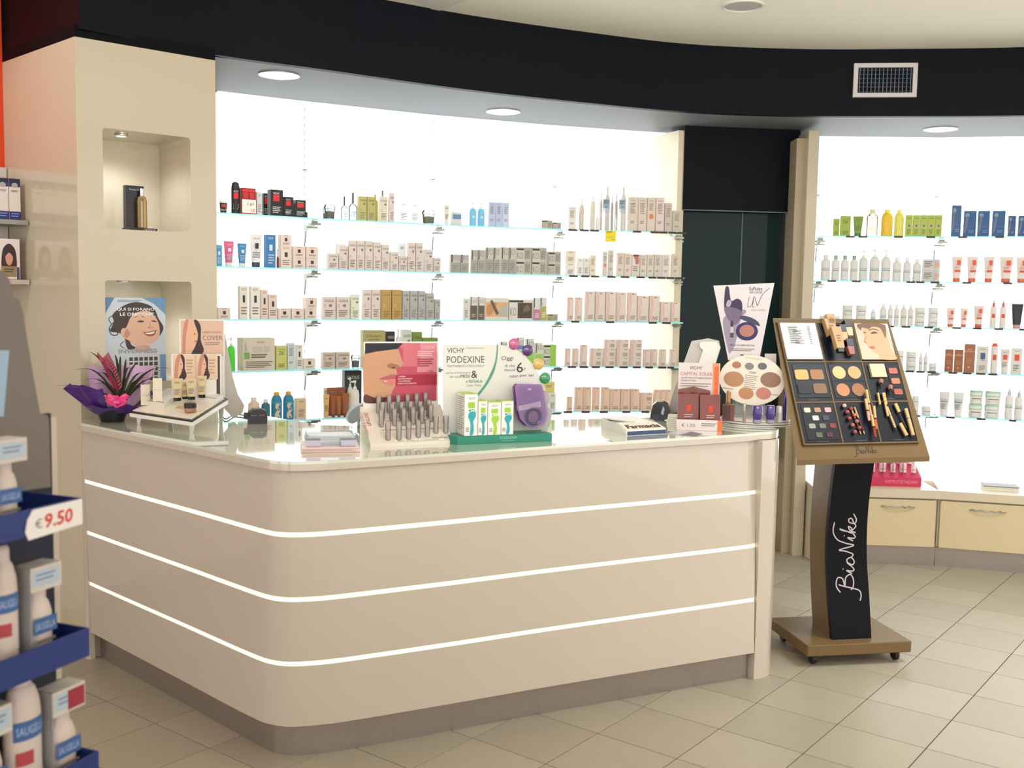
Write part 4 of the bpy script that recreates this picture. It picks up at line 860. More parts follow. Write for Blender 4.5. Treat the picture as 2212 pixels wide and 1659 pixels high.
# worktop: slab and green-edged glass plate
BKP = [flat(atz(x, y, TZ), 0) for x, y in ((1640, 902), (1440, 901), (1230, 906), (950, 914), (760, 920), (690, 918), (640, 909), (579, 899))]
BKP.append(colhit(BKP[-1], BKP[-2])+nrm*.002)
e_ = flat(atz(1703, 930, TZ), 0); d_ = TP[-1]
rend = [tuple(d_+du*.06), tuple(d_+du*.12+bk*.02), tuple(d_+du*.165+bk*.06), tuple(d_+du*.18+bk*.12), tuple(d_+du*.18+bk*.3), tuple(d_+du*.17+bk*.42)]
rend = [V(p) for p in rend]
outline = TD+rend+BKP
def poly(e): return [(p.x, p.y) for p in inset(TD, e)]+[(p.x, p.y) for p in rend]+[(p.x, p.y) for p in BKP]+[(A.x+nrm.x*.002, A.y+nrm.y*.002)]
g = G(); g.prism(poly(0), 1.014, TZ-.010, LAC); g.build('worktop', counter, True)
g = G(); g.prism(poly(.002), TZ-.010, TZ, M((206, 212, 194), .015, ior=1.8, coat=1.0)); g.build('glass_plate', counter, True)
g = G(); pi = [(p.x, p.y) for p in path(.122, .08)]+[tuple((e0+du*.1+bk*.1)[:2])]+[(p.x-bk.x*.06, p.y-bk.y*.06) for p in BKP]; g.prism(pi, .01, 1.012, M((200, 186, 160), .5)); g.build('carcass', counter)
# ================================================================ DRAWER UNIT on the right
c0 = flat(atz(1757, 1215, 0), 0); c1 = flat(atz(2020, 1224, 0), 0); c2 = flat(atz(2212, 1240, 0), 0); c3 = c1+(c2-c1)*2.2
CZ = .467; DRW = M((214, 196, 158), .3, noise=.03, nscale=6)
cab = thing('drawer_unit', 'low cream drawer unit with steel plinth under the right-hand glowing shelves', 'drawer unit', (c0+c2)/2)
for i, (p, q) in enumerate(((c0, c1), (c1, c3))):
    f = facing(p, q-p); w = (q-p).length; n1 = 1 if i == 0 else 2
    g = G(f); g.box(0.0, w, .03, .36, .12, CZ-.05, CREAM2); g.build('carcass', cab)
    g = G(f); g.box(.12 if i == 0 else 0, w, .02, .035, 0, .115, STEEL); g.build('plinth', cab)
    g = G(f); g.box(-.02 if i == 0 else 0, w, -.01, .41, CZ-.05, CZ, CREAM2); g.build('worktop', cab)
    xs = [(.12, w-.012)] if i == 0 else [(.012, w*.5-.006), (w*.5+.006, w)]
    for a, b in xs:
        g = G(f); g.bbox(a, b, .0, .03, .118, CZ-.062, .003, DRW); dr = g.build('drawer', cab)
        m_ = (a+b)/2+(.07 if i == 0 else 0); z = CZ-.105; g = G(f); g.tube([(m_-.1+.2*t/12, -.006-.02*math.sin(math.pi*t/12), z+.004*math.sin(t*2.1)) for t in range(13)], [.0035+.002*abs(math.sin(t*1.1)) for t in range(13)], CHROME); g.build('handle', dr, True)
f = facing(c0, c1-c0); g = G(Fr(c0, f.u, f.v)); g.prism([(0, 0), (.12, 0), (.12, .02), (.02, .95), (-.13, .95)], 0, CZ-.05, CREAM2); g.build('side_panel', cab)
# pink tester tray and flat book on it
P = onp(1990, 1046, c0+V((0, .1, 0)), c1+V((0, .1, 0))); f = facing(flat(P, 0), c1-c0); s = dep(P)/F; f = Fr(flat(P, CZ), f.u, f.v)
tr = thing('tester_tray', 'raspberry red cardboard tray of white testers on the drawer unit, behind stand', 'display tray', f.p(-.25, .1, 0))
g = G(f); W_ = 150*s; g.prism([(0, 0), (0, .055), (.2, .16), (.2, 0)], -W_, 0, M((202, 44, 86), .4), axis='y', fr=Fr(f.o, f.v, f.u)); g.build('tray', tr)
g = G(f); draw(g, [('t', 'INSTITUT ESTHEDERM', .72, .35, .35, (240, 150, 170), .45)], W_, .055, Fr(f.p(-W_, 0, 0), f.u, f.v, f.w)); g.build('print', tr)
g = G(f)
for k in range(6): g.box(-W_+.02+k*.06, -W_+.022+k*.06, .02, .19, .075, .14, clear((250, 190, 205), alpha_diff=.4))
g.build('divider', tr)
for r_ in range(2):
    for k in range(5):
        x = -.035-k*.062; y = .035+r_*.08; z = .055+.105*y/.2+.006
        lb = f'{["first", "second", "third", "fourth", "fifth"][k]} white {"squat" if (k+r_) % 2 else "slim"} tester from outer end, {["front", "rear"][r_]} row of raspberry tray'
        w = .042 if (k+r_) % 2 else .03
        solid('jar' if (k+r_) % 2 else 'bottle', Fr(f.o, f.u, f.v), CZ+z, x-w/2, x+w/2, .055 if (k+r_) % 2 else .065, y, w, (238, 220, 218), (240, 200, 210), 'PINKJ', lb, 'tester', 'testers in the raspberry tray')
g = G(f); b0 = atz(2124, 1058, CZ); f2 = facing(flat(b0, 0), c2-c1); g.fr = Fr(flat(b0, CZ), f2.u, f2.v)
g.box(0, .2, 0, .13, 0, .004, M((240, 236, 222), .4)); g.box(.003, .197, .003, .127, .004, .022, M((222, 214, 196), .6)); g.box(0, .2, 0, .13, .022, .026, M((90, 92, 84), .4)); tag(g.build('flat_book'), 'flat book with dark cover lying on the drawer unit top', 'book')
# ================================================================ MAKE-UP TESTER STAND
BRZ = M((114, 92, 62), .38, noise=.06, nscale=20, spec=.2); BRD = M((84, 68, 48), .3, metal=.2)
b1 = atz(1745, 1395, .1); b2 = atz(1970, 1385, .1); b3 = atz(1688, 1335, .1); sd = thing('tester_stand', 'bronze and black make-up tester stand with slanted tray beside the counter end', 'display stand', flat((b1+b2)/2, 0))
u = (flat(b2, 0)-flat(b1, 0)); BW = u.length; f = facing(flat(b1, 0), u); BDp = .40
g = G(f); g.bbox(0, BW, 0, BDp, .05, .1, .004, BRZ); g.build('base_plate', sd)
for x, y in ((.05, .05), (BW-.05, .05), (.05, BDp-.05), (BW-.05, BDp-.05)):
    g = G(Fr(f.p(x, y, .027), f.v, f.w, f.u)); g.lathe([(.024, -.01), (.026, -.006), (.026, .006), (.024, .01)], M((20, 20, 22), .5), seg=14); wh = g.build('caster', sd, True)
    g = G(f); g.box(x-.014, x+.014, y-.012, y+.012, .045, .052, BLACK); g.build('caster_plate', wh)
def onf(x, y, fr, d=0):  # picture point on the upright plane of frame fr, d behind its front
    p = fr.p(0, d); q = fr.p(1, d); P = onp(x, y, p, q); return (P-p).dot(fr.u), P.z
pcol = [(1796, 1378), (1793, 1290), (1792, 1190), (1797, 1090), (1803, 1010), (1806, 984)]; pr_ = [(1880, 1375), (1880, 1290), (1877, 1190), (1880, 1090), (1887, 1008), (1890, 982)]
yb = .07
Lp = [onf(x, y, f, yb) for x, y in pcol]; Rp = [onf(x, y, f, yb) for x, y in pr_]; Lp[0] = (Lp[0][0], .1); Rp[0] = (Rp[0][0], .1)
Lp = smooth_loop(Lp, 5, False); Rp = smooth_loop(Rp, 5, False)
def bow(z): return yb+.03*math.sin((z-.1)/.85*math.pi)-.01
vs = []; n = len(Lp)
for (xl, zl), (xr, zr) in zip(Lp, Rp): vs += [(xl, bow(zl), zl), (xr, bow(zr), zr), (xr, bow(zr)+.025, zr), (xl, bow(zl)+.025, zl)]
g = G(f); g.add(vs, [(4*i+k, 4*i+(k+1) % 4, 4*i+4+(k+1) % 4, 4*i+4+k) for i in range(n-1) for k in range(4)]+[(3, 2, 1, 0), (4*n-4, 4*n-3, 4*n-2, 4*n-1)], M((5, 8, 17), .4, spec=.18)); g.build('front_panel', sd, True)
vs = []
for (xl, zl), (xr, zr) in zip(Lp, Rp): vs += [(xl+.012, bow(zl)+.025, zl), (xr-.012, bow(zr)+.025, zr), (xr-.012, .26+bow(zr)*.3, zr), (xl+.012, .26+bow(zl)*.3, zl)]
g = G(f); g.add(vs, [(4*i+k, 4*i+(k+1) % 4, 4*i+4+(k+1) % 4, 4*i+4+k) for i in range(n-1) for k in range(4)]+[(3, 2, 1, 0), (4*n-4, 4*n-3, 4*n-2, 4*n-1)], BRZ); g.build('column', sd, True)
# script lettering on a sheet: strokes in (x along the word, y up), scaled
def script(g, fr, W_, H_, w, col, lift=.001):
    S_ = [[(-.09, -.36), (-.02, -.42), (.04, -.3), (.07, .1), (.10, .62), (.12, .86)], [(.02, .74), (.10, .98), (.2, .92), (.19, .64), (.1, .5), (.2, .46), (.24, .2), (.17, .02), (.08, .04), (.05, .16)],
          [(.25, .1), (.29, .42), (.28, .1), (.3, 0), (.34, .14)], [(.305, .6), (.315, .64)], [(.34, .14), (.39, .4), (.36, .1), (.4, 0), (.45, .18), (.43, .4), (.39, .4)], [(.45, .2), (.49, .08), (.53, .5), (.55, .86), (.6, .06), (.63, .5), (.68, 1.0), (.78, 1.25), (.9, 1.2)],
          [(.655, .1), (.70, .42), (.69, .1), (.71, 0), (.75, .14)], [(.72, .6), (.73, .64)], [(.75, .14), (.81, .86), (.79, .7), (.76, 0), (.79, .3), (.84, .42), (.82, .24), (.79, .22), (.84, 0), (.88, .12)], [(.88, .12), (.94, .26), (.93, .42), (.89, .36), (.88, .06), (.93, 0), (1, .18)]]
    for s_ in S_: draw(g, [('s', s_, w, col, .4)], W_, H_, fr, lift=lift)
zc_ = .62; x0_ = (Lp[10][0]+Rp[10][0])/2
# word runs upwards: u axis = up, v axis = left
wf = Fr(f.p(x0_+.035, .0, .30), f.w, f.v, -f.u)
class BowFr(Fr):
    def p(s, a, b, c=0):
        q = s.o+s.u*a+s.w*c; z = q.z; return q+s.v*(bow(z)-.0005+b)
g = G(); script(g, BowFr(wf.o, wf.u, wf.v, wf.w), .36, .085, .0055, (190, 180, 186)); g.build('lettering', sd)
# slanted tray
hb0 = aty(1718, 992, f.p(0, -.02).y); hb1 = aty(2009, 984, f.p(.5, -.02).y)
hz = (hb0.z+hb1.z)/2; hb0 = atz(1721, 994, hz); hb1 = atz(2008, 986, hz); hb0.z = hz; hb1.z = hz
HW = (hb1-hb0).length; hu = (hb1-hb0).normalized(); hn = V((-hu.y, hu.x, 0))
# find slant so that the top edge lands on the picture's top corners
best = None
for ai in range(30, 80):
    a = math.radians(ai); vv = hn*math.cos(a)+V((0, 0, 1))*math.sin(a)
    for li in range(40, 110):
        l = li*.01; e = 0
        for (bp, tx, ty) in ((hb0, 1668, 688), (hb1, 1919, 690)):
            q = bp+vv*l-CO; zz = q.dot(CD); e += (1106+F*q.dot(CX)/zz-tx)**2+(829.5-F*q.dot(CY)/zz-ty)**2
        if best is None or e < best[0]: best = (e, vv, l, ai)
print('tray', best, HW)
hv, HL = best[1], best[2]; hnrm = hu.cross(hv)*-1     # hnrm points into the tray (away from viewer)
tf = Fr(hb0, hu, hnrm, hv)                            # x along, y into, z up the slope
g = G(tf); ch = .03
g.add([(0, 0, 0), (HW, 0, 0), (HW-.03, 0, HL), (.03, 0, HL), (.035, .055, .03), (HW-.035, .055, .03), (HW-.06, .055, HL-.03), (.06, .055, HL-.03)],
      [(0, 1, 2, 3), (7, 6, 5, 4), (0, 4, 5, 1), (1, 5, 6, 2), (2, 6, 7, 3), (3, 7, 4, 0)], BRZ)
lipf = Fr(hb0, hu, hn, V((0, 0, 1))); g.prism([(0, -.001), (HW, -.001), (HW-.035, .05), (.035, .05)], -.022, 0, BRZ, fr=lipf)
head = g.build('tray', sd)
def tq(x, y):  # picture point on the tray surface -> tray coordinates
    d = ray(x, y); t = (tf.o-CO).dot(hnrm)/d.dot(hnrm); P = CO+d*t-tf.o; return P.dot(hu), P.dot(hv)
xl, zb_ = tq(1732, 962); xr, _ = tq(1990, 958); xt, zt_ = tq(1688, 697)
ztop = HL-.02
IX0, IX1, IZ0, IZ1 = .045, HW-.045, zb_, ztop-.005
g = G(tf); g.box(IX0-.006, IX1+.006, -.006, 0, IZ0-.006, IZ1+.006, BRD); 
cw = (IX1-IX0)/3; rh = (IZ1-IZ0)/3
for i in range(4):
    x = IX0+cw*i; g.box(x-.003, x+.003, -.012, -.006, IZ0, IZ1, BRZ)
    z = IZ0+rh*i; g.box(IX0, IX1, -.012, -.006, z-.003, z+.003, BRZ)
g.build('compartment_grid', sd)
dk = M((12, 17, 28), .35, noise=.1, spec=.3); dk2 = M((26, 31, 40), .3, spec=.3)
def cell(c, r): return Fr(tf.p(IX0+cw*c+.004, -.006, IZ0+rh*r+.004), tf.u, tf.v, tf.w), cw-.008, rh-.008
def plate(c, r, name='compartment'):
    fr, w, h = cell(c, r); g = G(fr); g.box(0, w, -.004, 0, 0, h, dk); draw(g, [('L', 1, .35, .65, .03, .05, (90, 96, 110))], w, h, fr, lift=.0045); return g.build(name, sd), fr, w, h
def pan(par, fr, w, h, cx, cz, rx, rz, col, round_=True, name='powder_pan'):
    g = G(fr); n = 24; P_ = []
    for i in range(n):
        a = 2*math.pi*i/n; c, s = math.cos(a), math.sin(a); k = 1 if round_ else .35
        P_.append((cx*w+rx*w*math.copysign(abs(c)**k, c), cz*h+rz*h*math.copysign(abs(s)**k, s)))
    g.prism(P_, -.009, -.004, M(col, .6, noise=.08, nscale=200), axis='y'); g.build(name, par)
# row 0 = bottom
pl, fr, w, h = plate(0, 2); g = G(fr); g.box(-.0, w-.004, -.012, -.005, .006, h-.002, M((226, 222, 218), .5)); cd_ = g.build('price_card', pl)
g = G(fr); draw(g, [('L', 9, .18, .45, .42, .88, (110, 108, 110)), ('L', 9, .3, .55, .4, .8, (130, 128, 130)), ('L', 11, .72, .8, .42, .9, (120, 118, 120))], w, h, fr, lift=.0125); g.build('print', cd_)
pl, fr, w, h = plate(1, 2)
pl2, fr2, w2, h2 = plate(2, 2); g = G(fr2); g.box(0, w2-.006, -.012, -.005, .006, h2-.002, M((214, 200, 176), .4)); cd_ = g.build('portrait_card', pl2)
SKN = (206, 158, 122)
g = G(fr2); draw(g, [('r', .02, .02, .96, .97, (188, 180, 160)), ('p', [(.18, .9), (.7, .97), (.86, .7), (.88, .3), (.98, .03), (.5, .03), (.48, .14), (.36, .2), (.3, .32), (.22, .36), (.22, .42), (.16, .5), (.2, .62), (.18, .78)], SKN),
    ('p', [(.1, .97), (.8, .98), (.88, .85), (.8, .6), (.72, .86), (.5, .9), (.38, .84), (.2, .88), (.14, .8)], (112, 84, 66)), ('p', [(.4, .72), (.5, .77), (.62, .74), (.5, .71)], (84, 64, 54)), ('s', [(.36, .8), (.5, .84), (.66, .8)], .004, (90, 66, 52)), ('p', [(.2, .74), (.25, .76), (.27, .72)], (84, 64, 54)),
    ('p', [(.26, .34), (.32, .37), (.44, .34), (.36, .3)], (178, 92, 84)), ('s', [(.24, .62), (.16, .5), (.24, .46)], .003, (170, 116, 86)), ('q', [(.88, .97), (.96, .97), (.96, .3)], (232, 224, 206))], w2, h2, fr2, lift=.0125); g.build('portrait', cd_)
pl, fr, w, h = plate(0, 1)
g = G(fr); g.box(.1*w, .97*w, -.006, -.004, .1*h, .94*h, dk2); g.build('tester_palette', pl)
for cx, cz, c in ((.3, .68, (222, 168, 106)), (.72, .68, (160, 116, 80)), (.72, .32, (128, 98, 70)), (.3, .32, (40, 42, 50))): pan(pl, fr, w, h, cx, cz, .18, .13, c, False)
pl, fr, w, h = plate(1, 1)
for z0 in (.08, .52): g = G(fr); g.box(.06*w, .97*w, -.006, -.004, z0*h, (z0+.42)*h, dk2); g.build('tester_palette', pl)
for cx, cz, c in ((.3, .73, (226, 182, 124)), (.73, .73, (206, 158, 108)), (.3, .28, (186, 126, 86)), (.73, .28, (150, 102, 68))): pan(pl, fr, w, h, cx, cz, .18, .165, c)
pl, fr, w, h = plate(2, 1)
g = G(fr); g.box(.64*w, .97*w, -.006, -.004, .06*h, .92*h, dk2); g.build('tester_palette', pl)
for cz, c in ((.77, (190, 96, 84)), (.5, (204, 110, 78)), (.22, (160, 82, 62))): pan(pl, fr, w, h, .8, cz, .12, .075, c, False)
g = G(fr); g.box(.14*w, .56*w, -.016, -.004, .6*h, .94*h, M((214, 196, 146), .3, metal=.2)); g.build('gold_compact', pl)
pl, fr, w, h = plate(0, 0); g = G(fr); g.box(.1*w, .95*w, -.006, -.004, .08*h, .95*h, dk2); g.build('tester_palette', pl)
for cx, cz, c in ((.24, .82, (206, 198, 168)), (.52, .82, (170, 132, 104)), (.8, .82, (220, 158, 162)), (.42, .62, (190, 194, 188)), (.7, .62, (58, 66, 78)), (.28, .42, (150, 150, 140)), (.56, .42, (108, 106, 96)), (.84, .42, (120, 40, 46)), (.42, .2, (92, 90, 76)), (.7, .2, (76, 26, 42))): pan(pl, fr, w, h, cx, cz, .085, .06, c, False, 'eyeshadow_pan')
plL, frL, wL, hL = plate(1, 0); plR, frR, wR, hR = plate(2, 0)
# testers that can be lifted out: lipsticks, pencils, tubes, brushes
def stick(name, label, cat, fr, w, h, x0, z0, x1, z1, r, segs, group, out=.0):
    """a slender tester lying on the tray from (x0,z0) to (x1,z1); segs = [(fraction, radius factor, material)]"""
    a = V((x0*w, 0, z0*h)); b = V((x1*w, 0, z1*h)); d = b-a; t0 = 0; pa = None
    first = None
    for k, (fr_, rf, m) in enumerate(segs):
        p = a+d*t0; q = a+d*(t0+fr_); t0 += fr_; y = -.006-r-out
        g = G(fr); g.tube([(p.x, y, p.z), (p.x+(q.x-p.x)*.5, y, p.z+(q.z-p.z)*.5), (q.x, y, q.z)], [r*rf, r*rf, r*rf], m, 10)
        if first is None: first = g.build(name, None, True); tag(first, label, cat, group)
        else: g.build(['cap', 'tip', 'collar'][k-1], first, True)
    return first
GOLDT = M((206, 170, 116), .35, metal=.3); BLKT = M((26, 26, 32), .25)
FM, FW, FH = cell(1, 2)[0], cell(1, 2)[1], cell(1, 2)[2]
for (x, z, ww, hh, lb, yy) in ((.32, .12, .27, .66, 'foremost beige foundation tube in upper middle compartment', .03), (.3, .55, .3, .52, 'wider beige foundation tube behind the foremost one', .0), (.36, .9, .24, .3, 'beige foundation tube sticking up above the tray edge', .0)):
    g = G(FM); cx = x*FW; d_w = ww*FW; y0 = -.006-yy; zz = z*FH; zh = hh*FH
    g.prism([(cx-d_w*.38, zz+zh*.14), (cx+d_w*.38, zz+zh*.14), (cx+d_w/2, zz+zh), (cx-d_w/2, zz+zh)], y0-.024, y0, M((186, 146, 100), .4, noise=.03), axis='y'); o = g.build('foundation_tube'); tag(o, lb, 'tube', 'foundation tubes on the tester stand')
    g = G(FM); g.box(cx-d_w*.3, cx+d_w*.3, y0-.022, y0-.002, zz, zz+zh*.14, BLKT); g.build('cap', o)
    g = G(FM); draw(g, [('L', 3, .2, .8, .35, .65, (120, 90, 60))], d_w*.7, zh, Fr(FM.p(cx-d_w*.35, y0-.024, zz), FM.u, FM.v, FM.w)); g.build('print', o)
for (x, z, c, lb) in ((.8, .62, (206, 170, 128), 'upper pale nail colour bottle with black cap'), (.62, .5, (196, 154, 110), 'middle tan nail colour bottle with black cap'), (.72, .12, (150, 86, 70), 'lowest rosy nail colour bottle with black cap')):
    g = G(FM); cx = x*FW; zz = z*FH; g.prism([(cx-.012, zz), (cx+.012, zz), (cx+.017, zz+.04), (cx-.017, zz+.04)], -.03, -.008, M(c, .2), axis='y'); o = g.build('nail_colour_bottle'); tag(o, lb+' in upper middle compartment', 'bottle', 'nail colours on the tester stand')
    g = G(FM); g.box(cx-.016, cx+.016, -.032, -.006, zz+.041, zz+.075, BLKT); g.build('cap', o)
lips = [(.2, .9, (214, 178, 176)), (.36, .82, (150, 60, 50)), (.24, .74, (166, 74, 96)), (.42, .66, (206, 100, 76)), (.26, .58, (176, 70, 66)), (.44, .5, (160, 100, 92)), (.3, .41, (176, 96, 78)), (.47, .34, (150, 66, 50)), (.32, .24, (150, 76, 92))]
for i, (x, z, c) in enumerate(lips):
    g = G(Fr(frL.p(x*wL, -.004, z*hL), frL.u, frL.w, -frL.v)); g.lathe([(.009, 0), (.009, .010)], BLKT, seg=14); o = g.build('lipstick_tester', None, True); tag(o, f'{ORD[i+1]} lipstick tester from top of the zigzag row, {"pale pink brick plum coral red mauve tan rust rosy".split()[i] if i else "palest"} coloured', 'lipstick', 'lipstick testers')
    g = G(Fr(frL.p(x*wL, -.004, z*hL), frL.u, frL.w, -frL.v)); g.lathe([(.0085, .010), (.0085, .017), (.005, .021), (0, .021)], M(c, .35), seg=14); g.build('lipstick', o, True)
DR = M((96, 34, 44), .4)
stick('lip_pencil', 'first gold-capped maroon lip pencil beside the lipstick testers', 'pencil', frL, wL, hL, .5, .2, .4, .87, .0028, [(.1, 1, GOLDT), (.5, 1, DR), (.4, 1.3, GOLDT)], 'lip pencils')
stick('lip_pencil', 'second gold-capped maroon lip pencil, further from the lipsticks', 'pencil', frL, wL, hL, .6, .2, .5, .87, .0028, [(.1, 1, GOLDT), (.5, 1, DR), (.4, 1.3, GOLDT)], 'lip pencils')
for i, (x0, z0, x1, z1, c, d) in enumerate(((.76, .5, .8, 1.05, (214, 160, 150), 'pink'), (.84, .62, .88, 1.28, (200, 150, 120), 'gold capped tallest'), (.9, .28, .98, .86, (214, 96, 66), 'orange'), (.82, .08, .86, .64, (150, 50, 44), 'dark red'))):
    stick('lip_gloss', f'{d} lip gloss wand standing out of the lower middle compartment', 'lip gloss', frL, wL, hL, x0, z0, x1, z1, .0065, [(.42, .9, M(c, .2)), (.06, .7, BLKT), (.52, 1, GOLDT)], 'lip gloss wands', .012)
for i, (x0, z0, x1, z1, lb) in enumerate(((.3, .62, .32, 1.22, 'tall gold eyeliner at the left of the lower outer compartment'), (.16, .92, .18, 1.22, 'short gold eyeliner crossing the compartment edge'), (.34, .92, .36, 1.22, 'gold eyeliner stub behind the tall eyeliner'), (.44, .26, .34, .86, 'gold kajal pen leaning over a black cap'), (.68, .12, .52, .62, 'gold mascara lying slanted without cap'), (.86, .12, .84, .8, 'upright gold mascara at the outer edge'))):
    stick('eye_make_up_pen', lb, 'make-up pen', frR, wR, hR, x0, z0, x1, z1, .005 if i < 4 else .008, [(.12, 1, BLKT if i == 3 else GOLDT), (.5, 1, GOLDT), (.02, .9, BLKT), (.36, 1, GOLDT)][:4 if i != 4 else 2], 'eye make-up pens', .004)
stick('mascara_brush', 'black mascara brush with gold cap in the lower outer compartment', 'brush', frR, wR, hR, .74, .32, .6, .94, .006, [(.5, .6, BLKT), (.15, .5, BLKT), (.35, 1.3, GOLDT)], 'eye make-up pens', .002)
F12, W12, H12 = cell(2, 1)
for x, z, lb in ((.36, .42, 'upper small powder brush under the gold compact'), (.58, .26, 'lower small powder brush under the gold compact')):
    stick('powder_brush', lb, 'brush', F12, W12, H12, x-.1, z-.14, x, z+.1, .008, [(.6, .5, BLKT), (.4, 1.2, M((160, 112, 96), .8))], 'powder brushes', .004)
g = G(tf); script(g, Fr(tf.p(HW*.44, 0, .022), tf.u, tf.v, tf.w), HW*.17, .034, .0022, (40, 30, 24)); g.build('lettering', sd)
# ================================================================ HELPERS for things read off the picture on an upright plane
def base(x, y, z=TZ, u=None, zz=0):
    P = atz(x, y, z); return facing(flat(P, zz), u)
def span(x0, y0, x1, y1, z=TZ):
    p = atz(x0, y0, z); q = atz(x1, y1, z); return facing(flat(p, 0), q-p), flat(q-p, 0).length
def pxp(fr, pts, d=0): return [onf(x, y, fr, d) for x, y in pts]
def ppoly(g, fr, pts, d, th, m, sm=0):
    P = pxp(fr, pts, d)
    if sm: P = smooth_loop(P, sm)
    g.prism(P, d, d+th, m, axis='y', fr=fr)
def sheet(fr, x0, ytop, x1, ybot, d=0, z0=None):
    """frame at the lower left of an upright sheet seen between two picture corners, with its width and height"""
    a = onf(x0, ybot, fr, d); b = onf(x1, ytop, fr, d); xm = onf((x0+x1)/2, ytop, fr, d)[1]; zb_ = a[1] if z0 is None else z0
    return Fr(fr.p(a[0], d, zb_), fr.u, fr.v, V((0, 0, 1))), b[0]-a[0], xm-zb_
def one(g, name, label, cat, group=None, smooth=False): return tag(g.build(name, None, smooth), label, cat, group)
CARD = M((232, 228, 222), .45); ACR = clear((236, 242, 240), alpha_diff=.06); ACR2 = clear((228, 234, 232), alpha_diff=.22)
# ---------------------------------------------------------------- vent, speaker, ceiling panel
def on_fascia(x, y):
    best = None
    for i in range(len(curve)-1):
        P = onp(x, y, curve[i], curve[i+1])
        t = (V(P[:2])-V(curve[i])).dot(V(curve[i+1])-V(curve[i]))/((V(curve[i+1])-V(curve[i])).length_squared+1e-9)
        if -.001 <= t <= 1.001 and P.y > 0: best = P
    return best
a = on_fascia(1841, 211); b = on_fascia(1978, 211); c = on_fascia(1842, 138)
f = facing(flat(a, 0), b-a); W_ = flat(b-a, 0).length; z0, z1 = a.z, c.z
f = Fr(f.p(0, -.012), f.u, f.v)
vt = thing('air_vent', 'white-framed rectangular air vent grille on the dark curved bulkhead', 'vent', f.p(W_/2, 0, z0))
m = M((206, 200, 200), .4); b_ = .024
for q in ((0, W_, z0, z0+b_), (0, W_, z1-b_, z1), (0, b_, z0+b_, z1-b_), (W_-b_, W_, z0+b_, z1-b_)): g = G(f); g.box(q[0], q[1], -.006, .02, q[2], q[3], m); g.build('frame', vt)
g = G(f); g.box(b_, W_-b_, .018, .022, z0+b_, z1-b_, M((10, 10, 12), .8)); g.build('backing', vt)
for i in range(14): x = b_+(W_-2*b_)*(i+.5)/14; g = G(f); g.box(x-.0015, x+.0015, .0, .01, z0+b_, z1-b_, M((120, 130, 150), .4, metal=.4)); g.build('slat', vt)
for i in range(6): z = z0+b_+(z1-z0-2*b_)*(i+.5)/6; g = G(f); g.box(b_, W_-b_, .011, .017, z-.0015, z+.0015, M((80, 88, 100), .4, metal=.4)); g.build('cross_slat', vt)
P = atz(1605, 11, ZC); sp = thing('ceiling_speaker', 'round pale grey loudspeaker set in the white ceiling', 'speaker', P)
g = G(Fr(P)); g.lathe([(.105, 0), (.103, -.008), (.094, -.01), (.092, -.004)], M((226, 222, 214), .4), seg=40); g.build('rim', sp, True)
g = G(Fr(P)); g.lathe([(.093, -.004), (0, -.007)], M((176, 172, 168), .7, noise=.3, nscale=900), seg=40); g.build('mesh_cover', sp)
p0 = atz(945, 24, ZC); p1 = atz(868, -12, ZC); p2 = atz(1035, -12, ZC); far_ = [p0, p0+(p2-p0)*3, p0+(p2-p0)*3+(p1-p0)*3, p0+(p1-p0)*3]
g = G(); g.prism([(p.x, p.y) for p in far_], ZC-.004, ZC-.001, M((226, 220, 214), .7)); struct(g.build('ceiling_panel'))
# ---------------------------------------------------------------- far left shelves with boxes, seen past the column
lf_ = Fr(flat(CF, 0), su, leftdir)            # x towards the column, y into the orange wall
dW = -.24
def lz(x, y, d): return onf(x, y, lf_, d)[1]
zs1 = lz(20, 474, dW); zs2 = lz(20, 603, dW); ztp = lz(5, 362, -.02)
g = G(lf_); g.box(-2.6, -.004, -.03, -.002, 0, ztp, M((206, 196, 190), .4, noise=.03)); wp = one(g, 'shelf_back_panel', 'pale back panel of the shelving under the orange wall', 'wall panel')
for k, (z, lb) in enumerate(((zs1, 'grey shelf holding the navy-topped boxes, left of the column'), (zs2, 'pale lower shelf holding the hair dye box, left of the column'))):
    g = G(lf_); g.box(-2.6, -.006, dW-.03, -.032, z-.022, z-.002, M((150, 144, 142) if k == 0 else (196, 180, 172), .4)); one(g, 'wall_shelf', lb, 'shelf', 'shelves left of the column')
xr = onf(44, 430, lf_, dW)[0]; wbx = abs(xr-onf(20, 430, lf_, dW)[0])
zt = lz(30, 386, dW)
for k in range(5):
    a1 = xr-k*(wbx+.003); a0 = a1-wbx; g = G(lf_); g.box(a0, a1, dW, dW+.07, zs1, zt, M((222, 210, 204), .5))
    o = one(g, 'remedy_box', ['white box with navy top and foot, nearest the column, grey shelf', 'second white box with navy top and foot from column, grey shelf'][k] if k < 2 else f'{ORD[k+1]} white box with navy top and foot from column, grey shelf', 'box', 'navy-topped boxes')
    g = G(); hh = zt-zs1; draw(g, [('r', 0, .8, 1, 1, (26, 36, 100)), ('r', 0, 0, 1, .2, (26, 36, 110)), ('e', .5, .84, .28, .06, (170, 160, 150)), ('r', 0, .9, 1, 1, (20, 24, 60)), ('L', 2, .15, .85, .04, .16, (120, 140, 200)), ('L', 2, .2, .8, .66, .72, GREY)], wbx, hh, Fr(lf_.p(a0, dW, zs1), lf_.u, lf_.v)); g.build('print', o)
xr = onf(43, 560, lf_, dW)[0]; zt = lz(22, 516, dW); wd = abs(xr-onf(-4, 560, lf_, dW)[0])
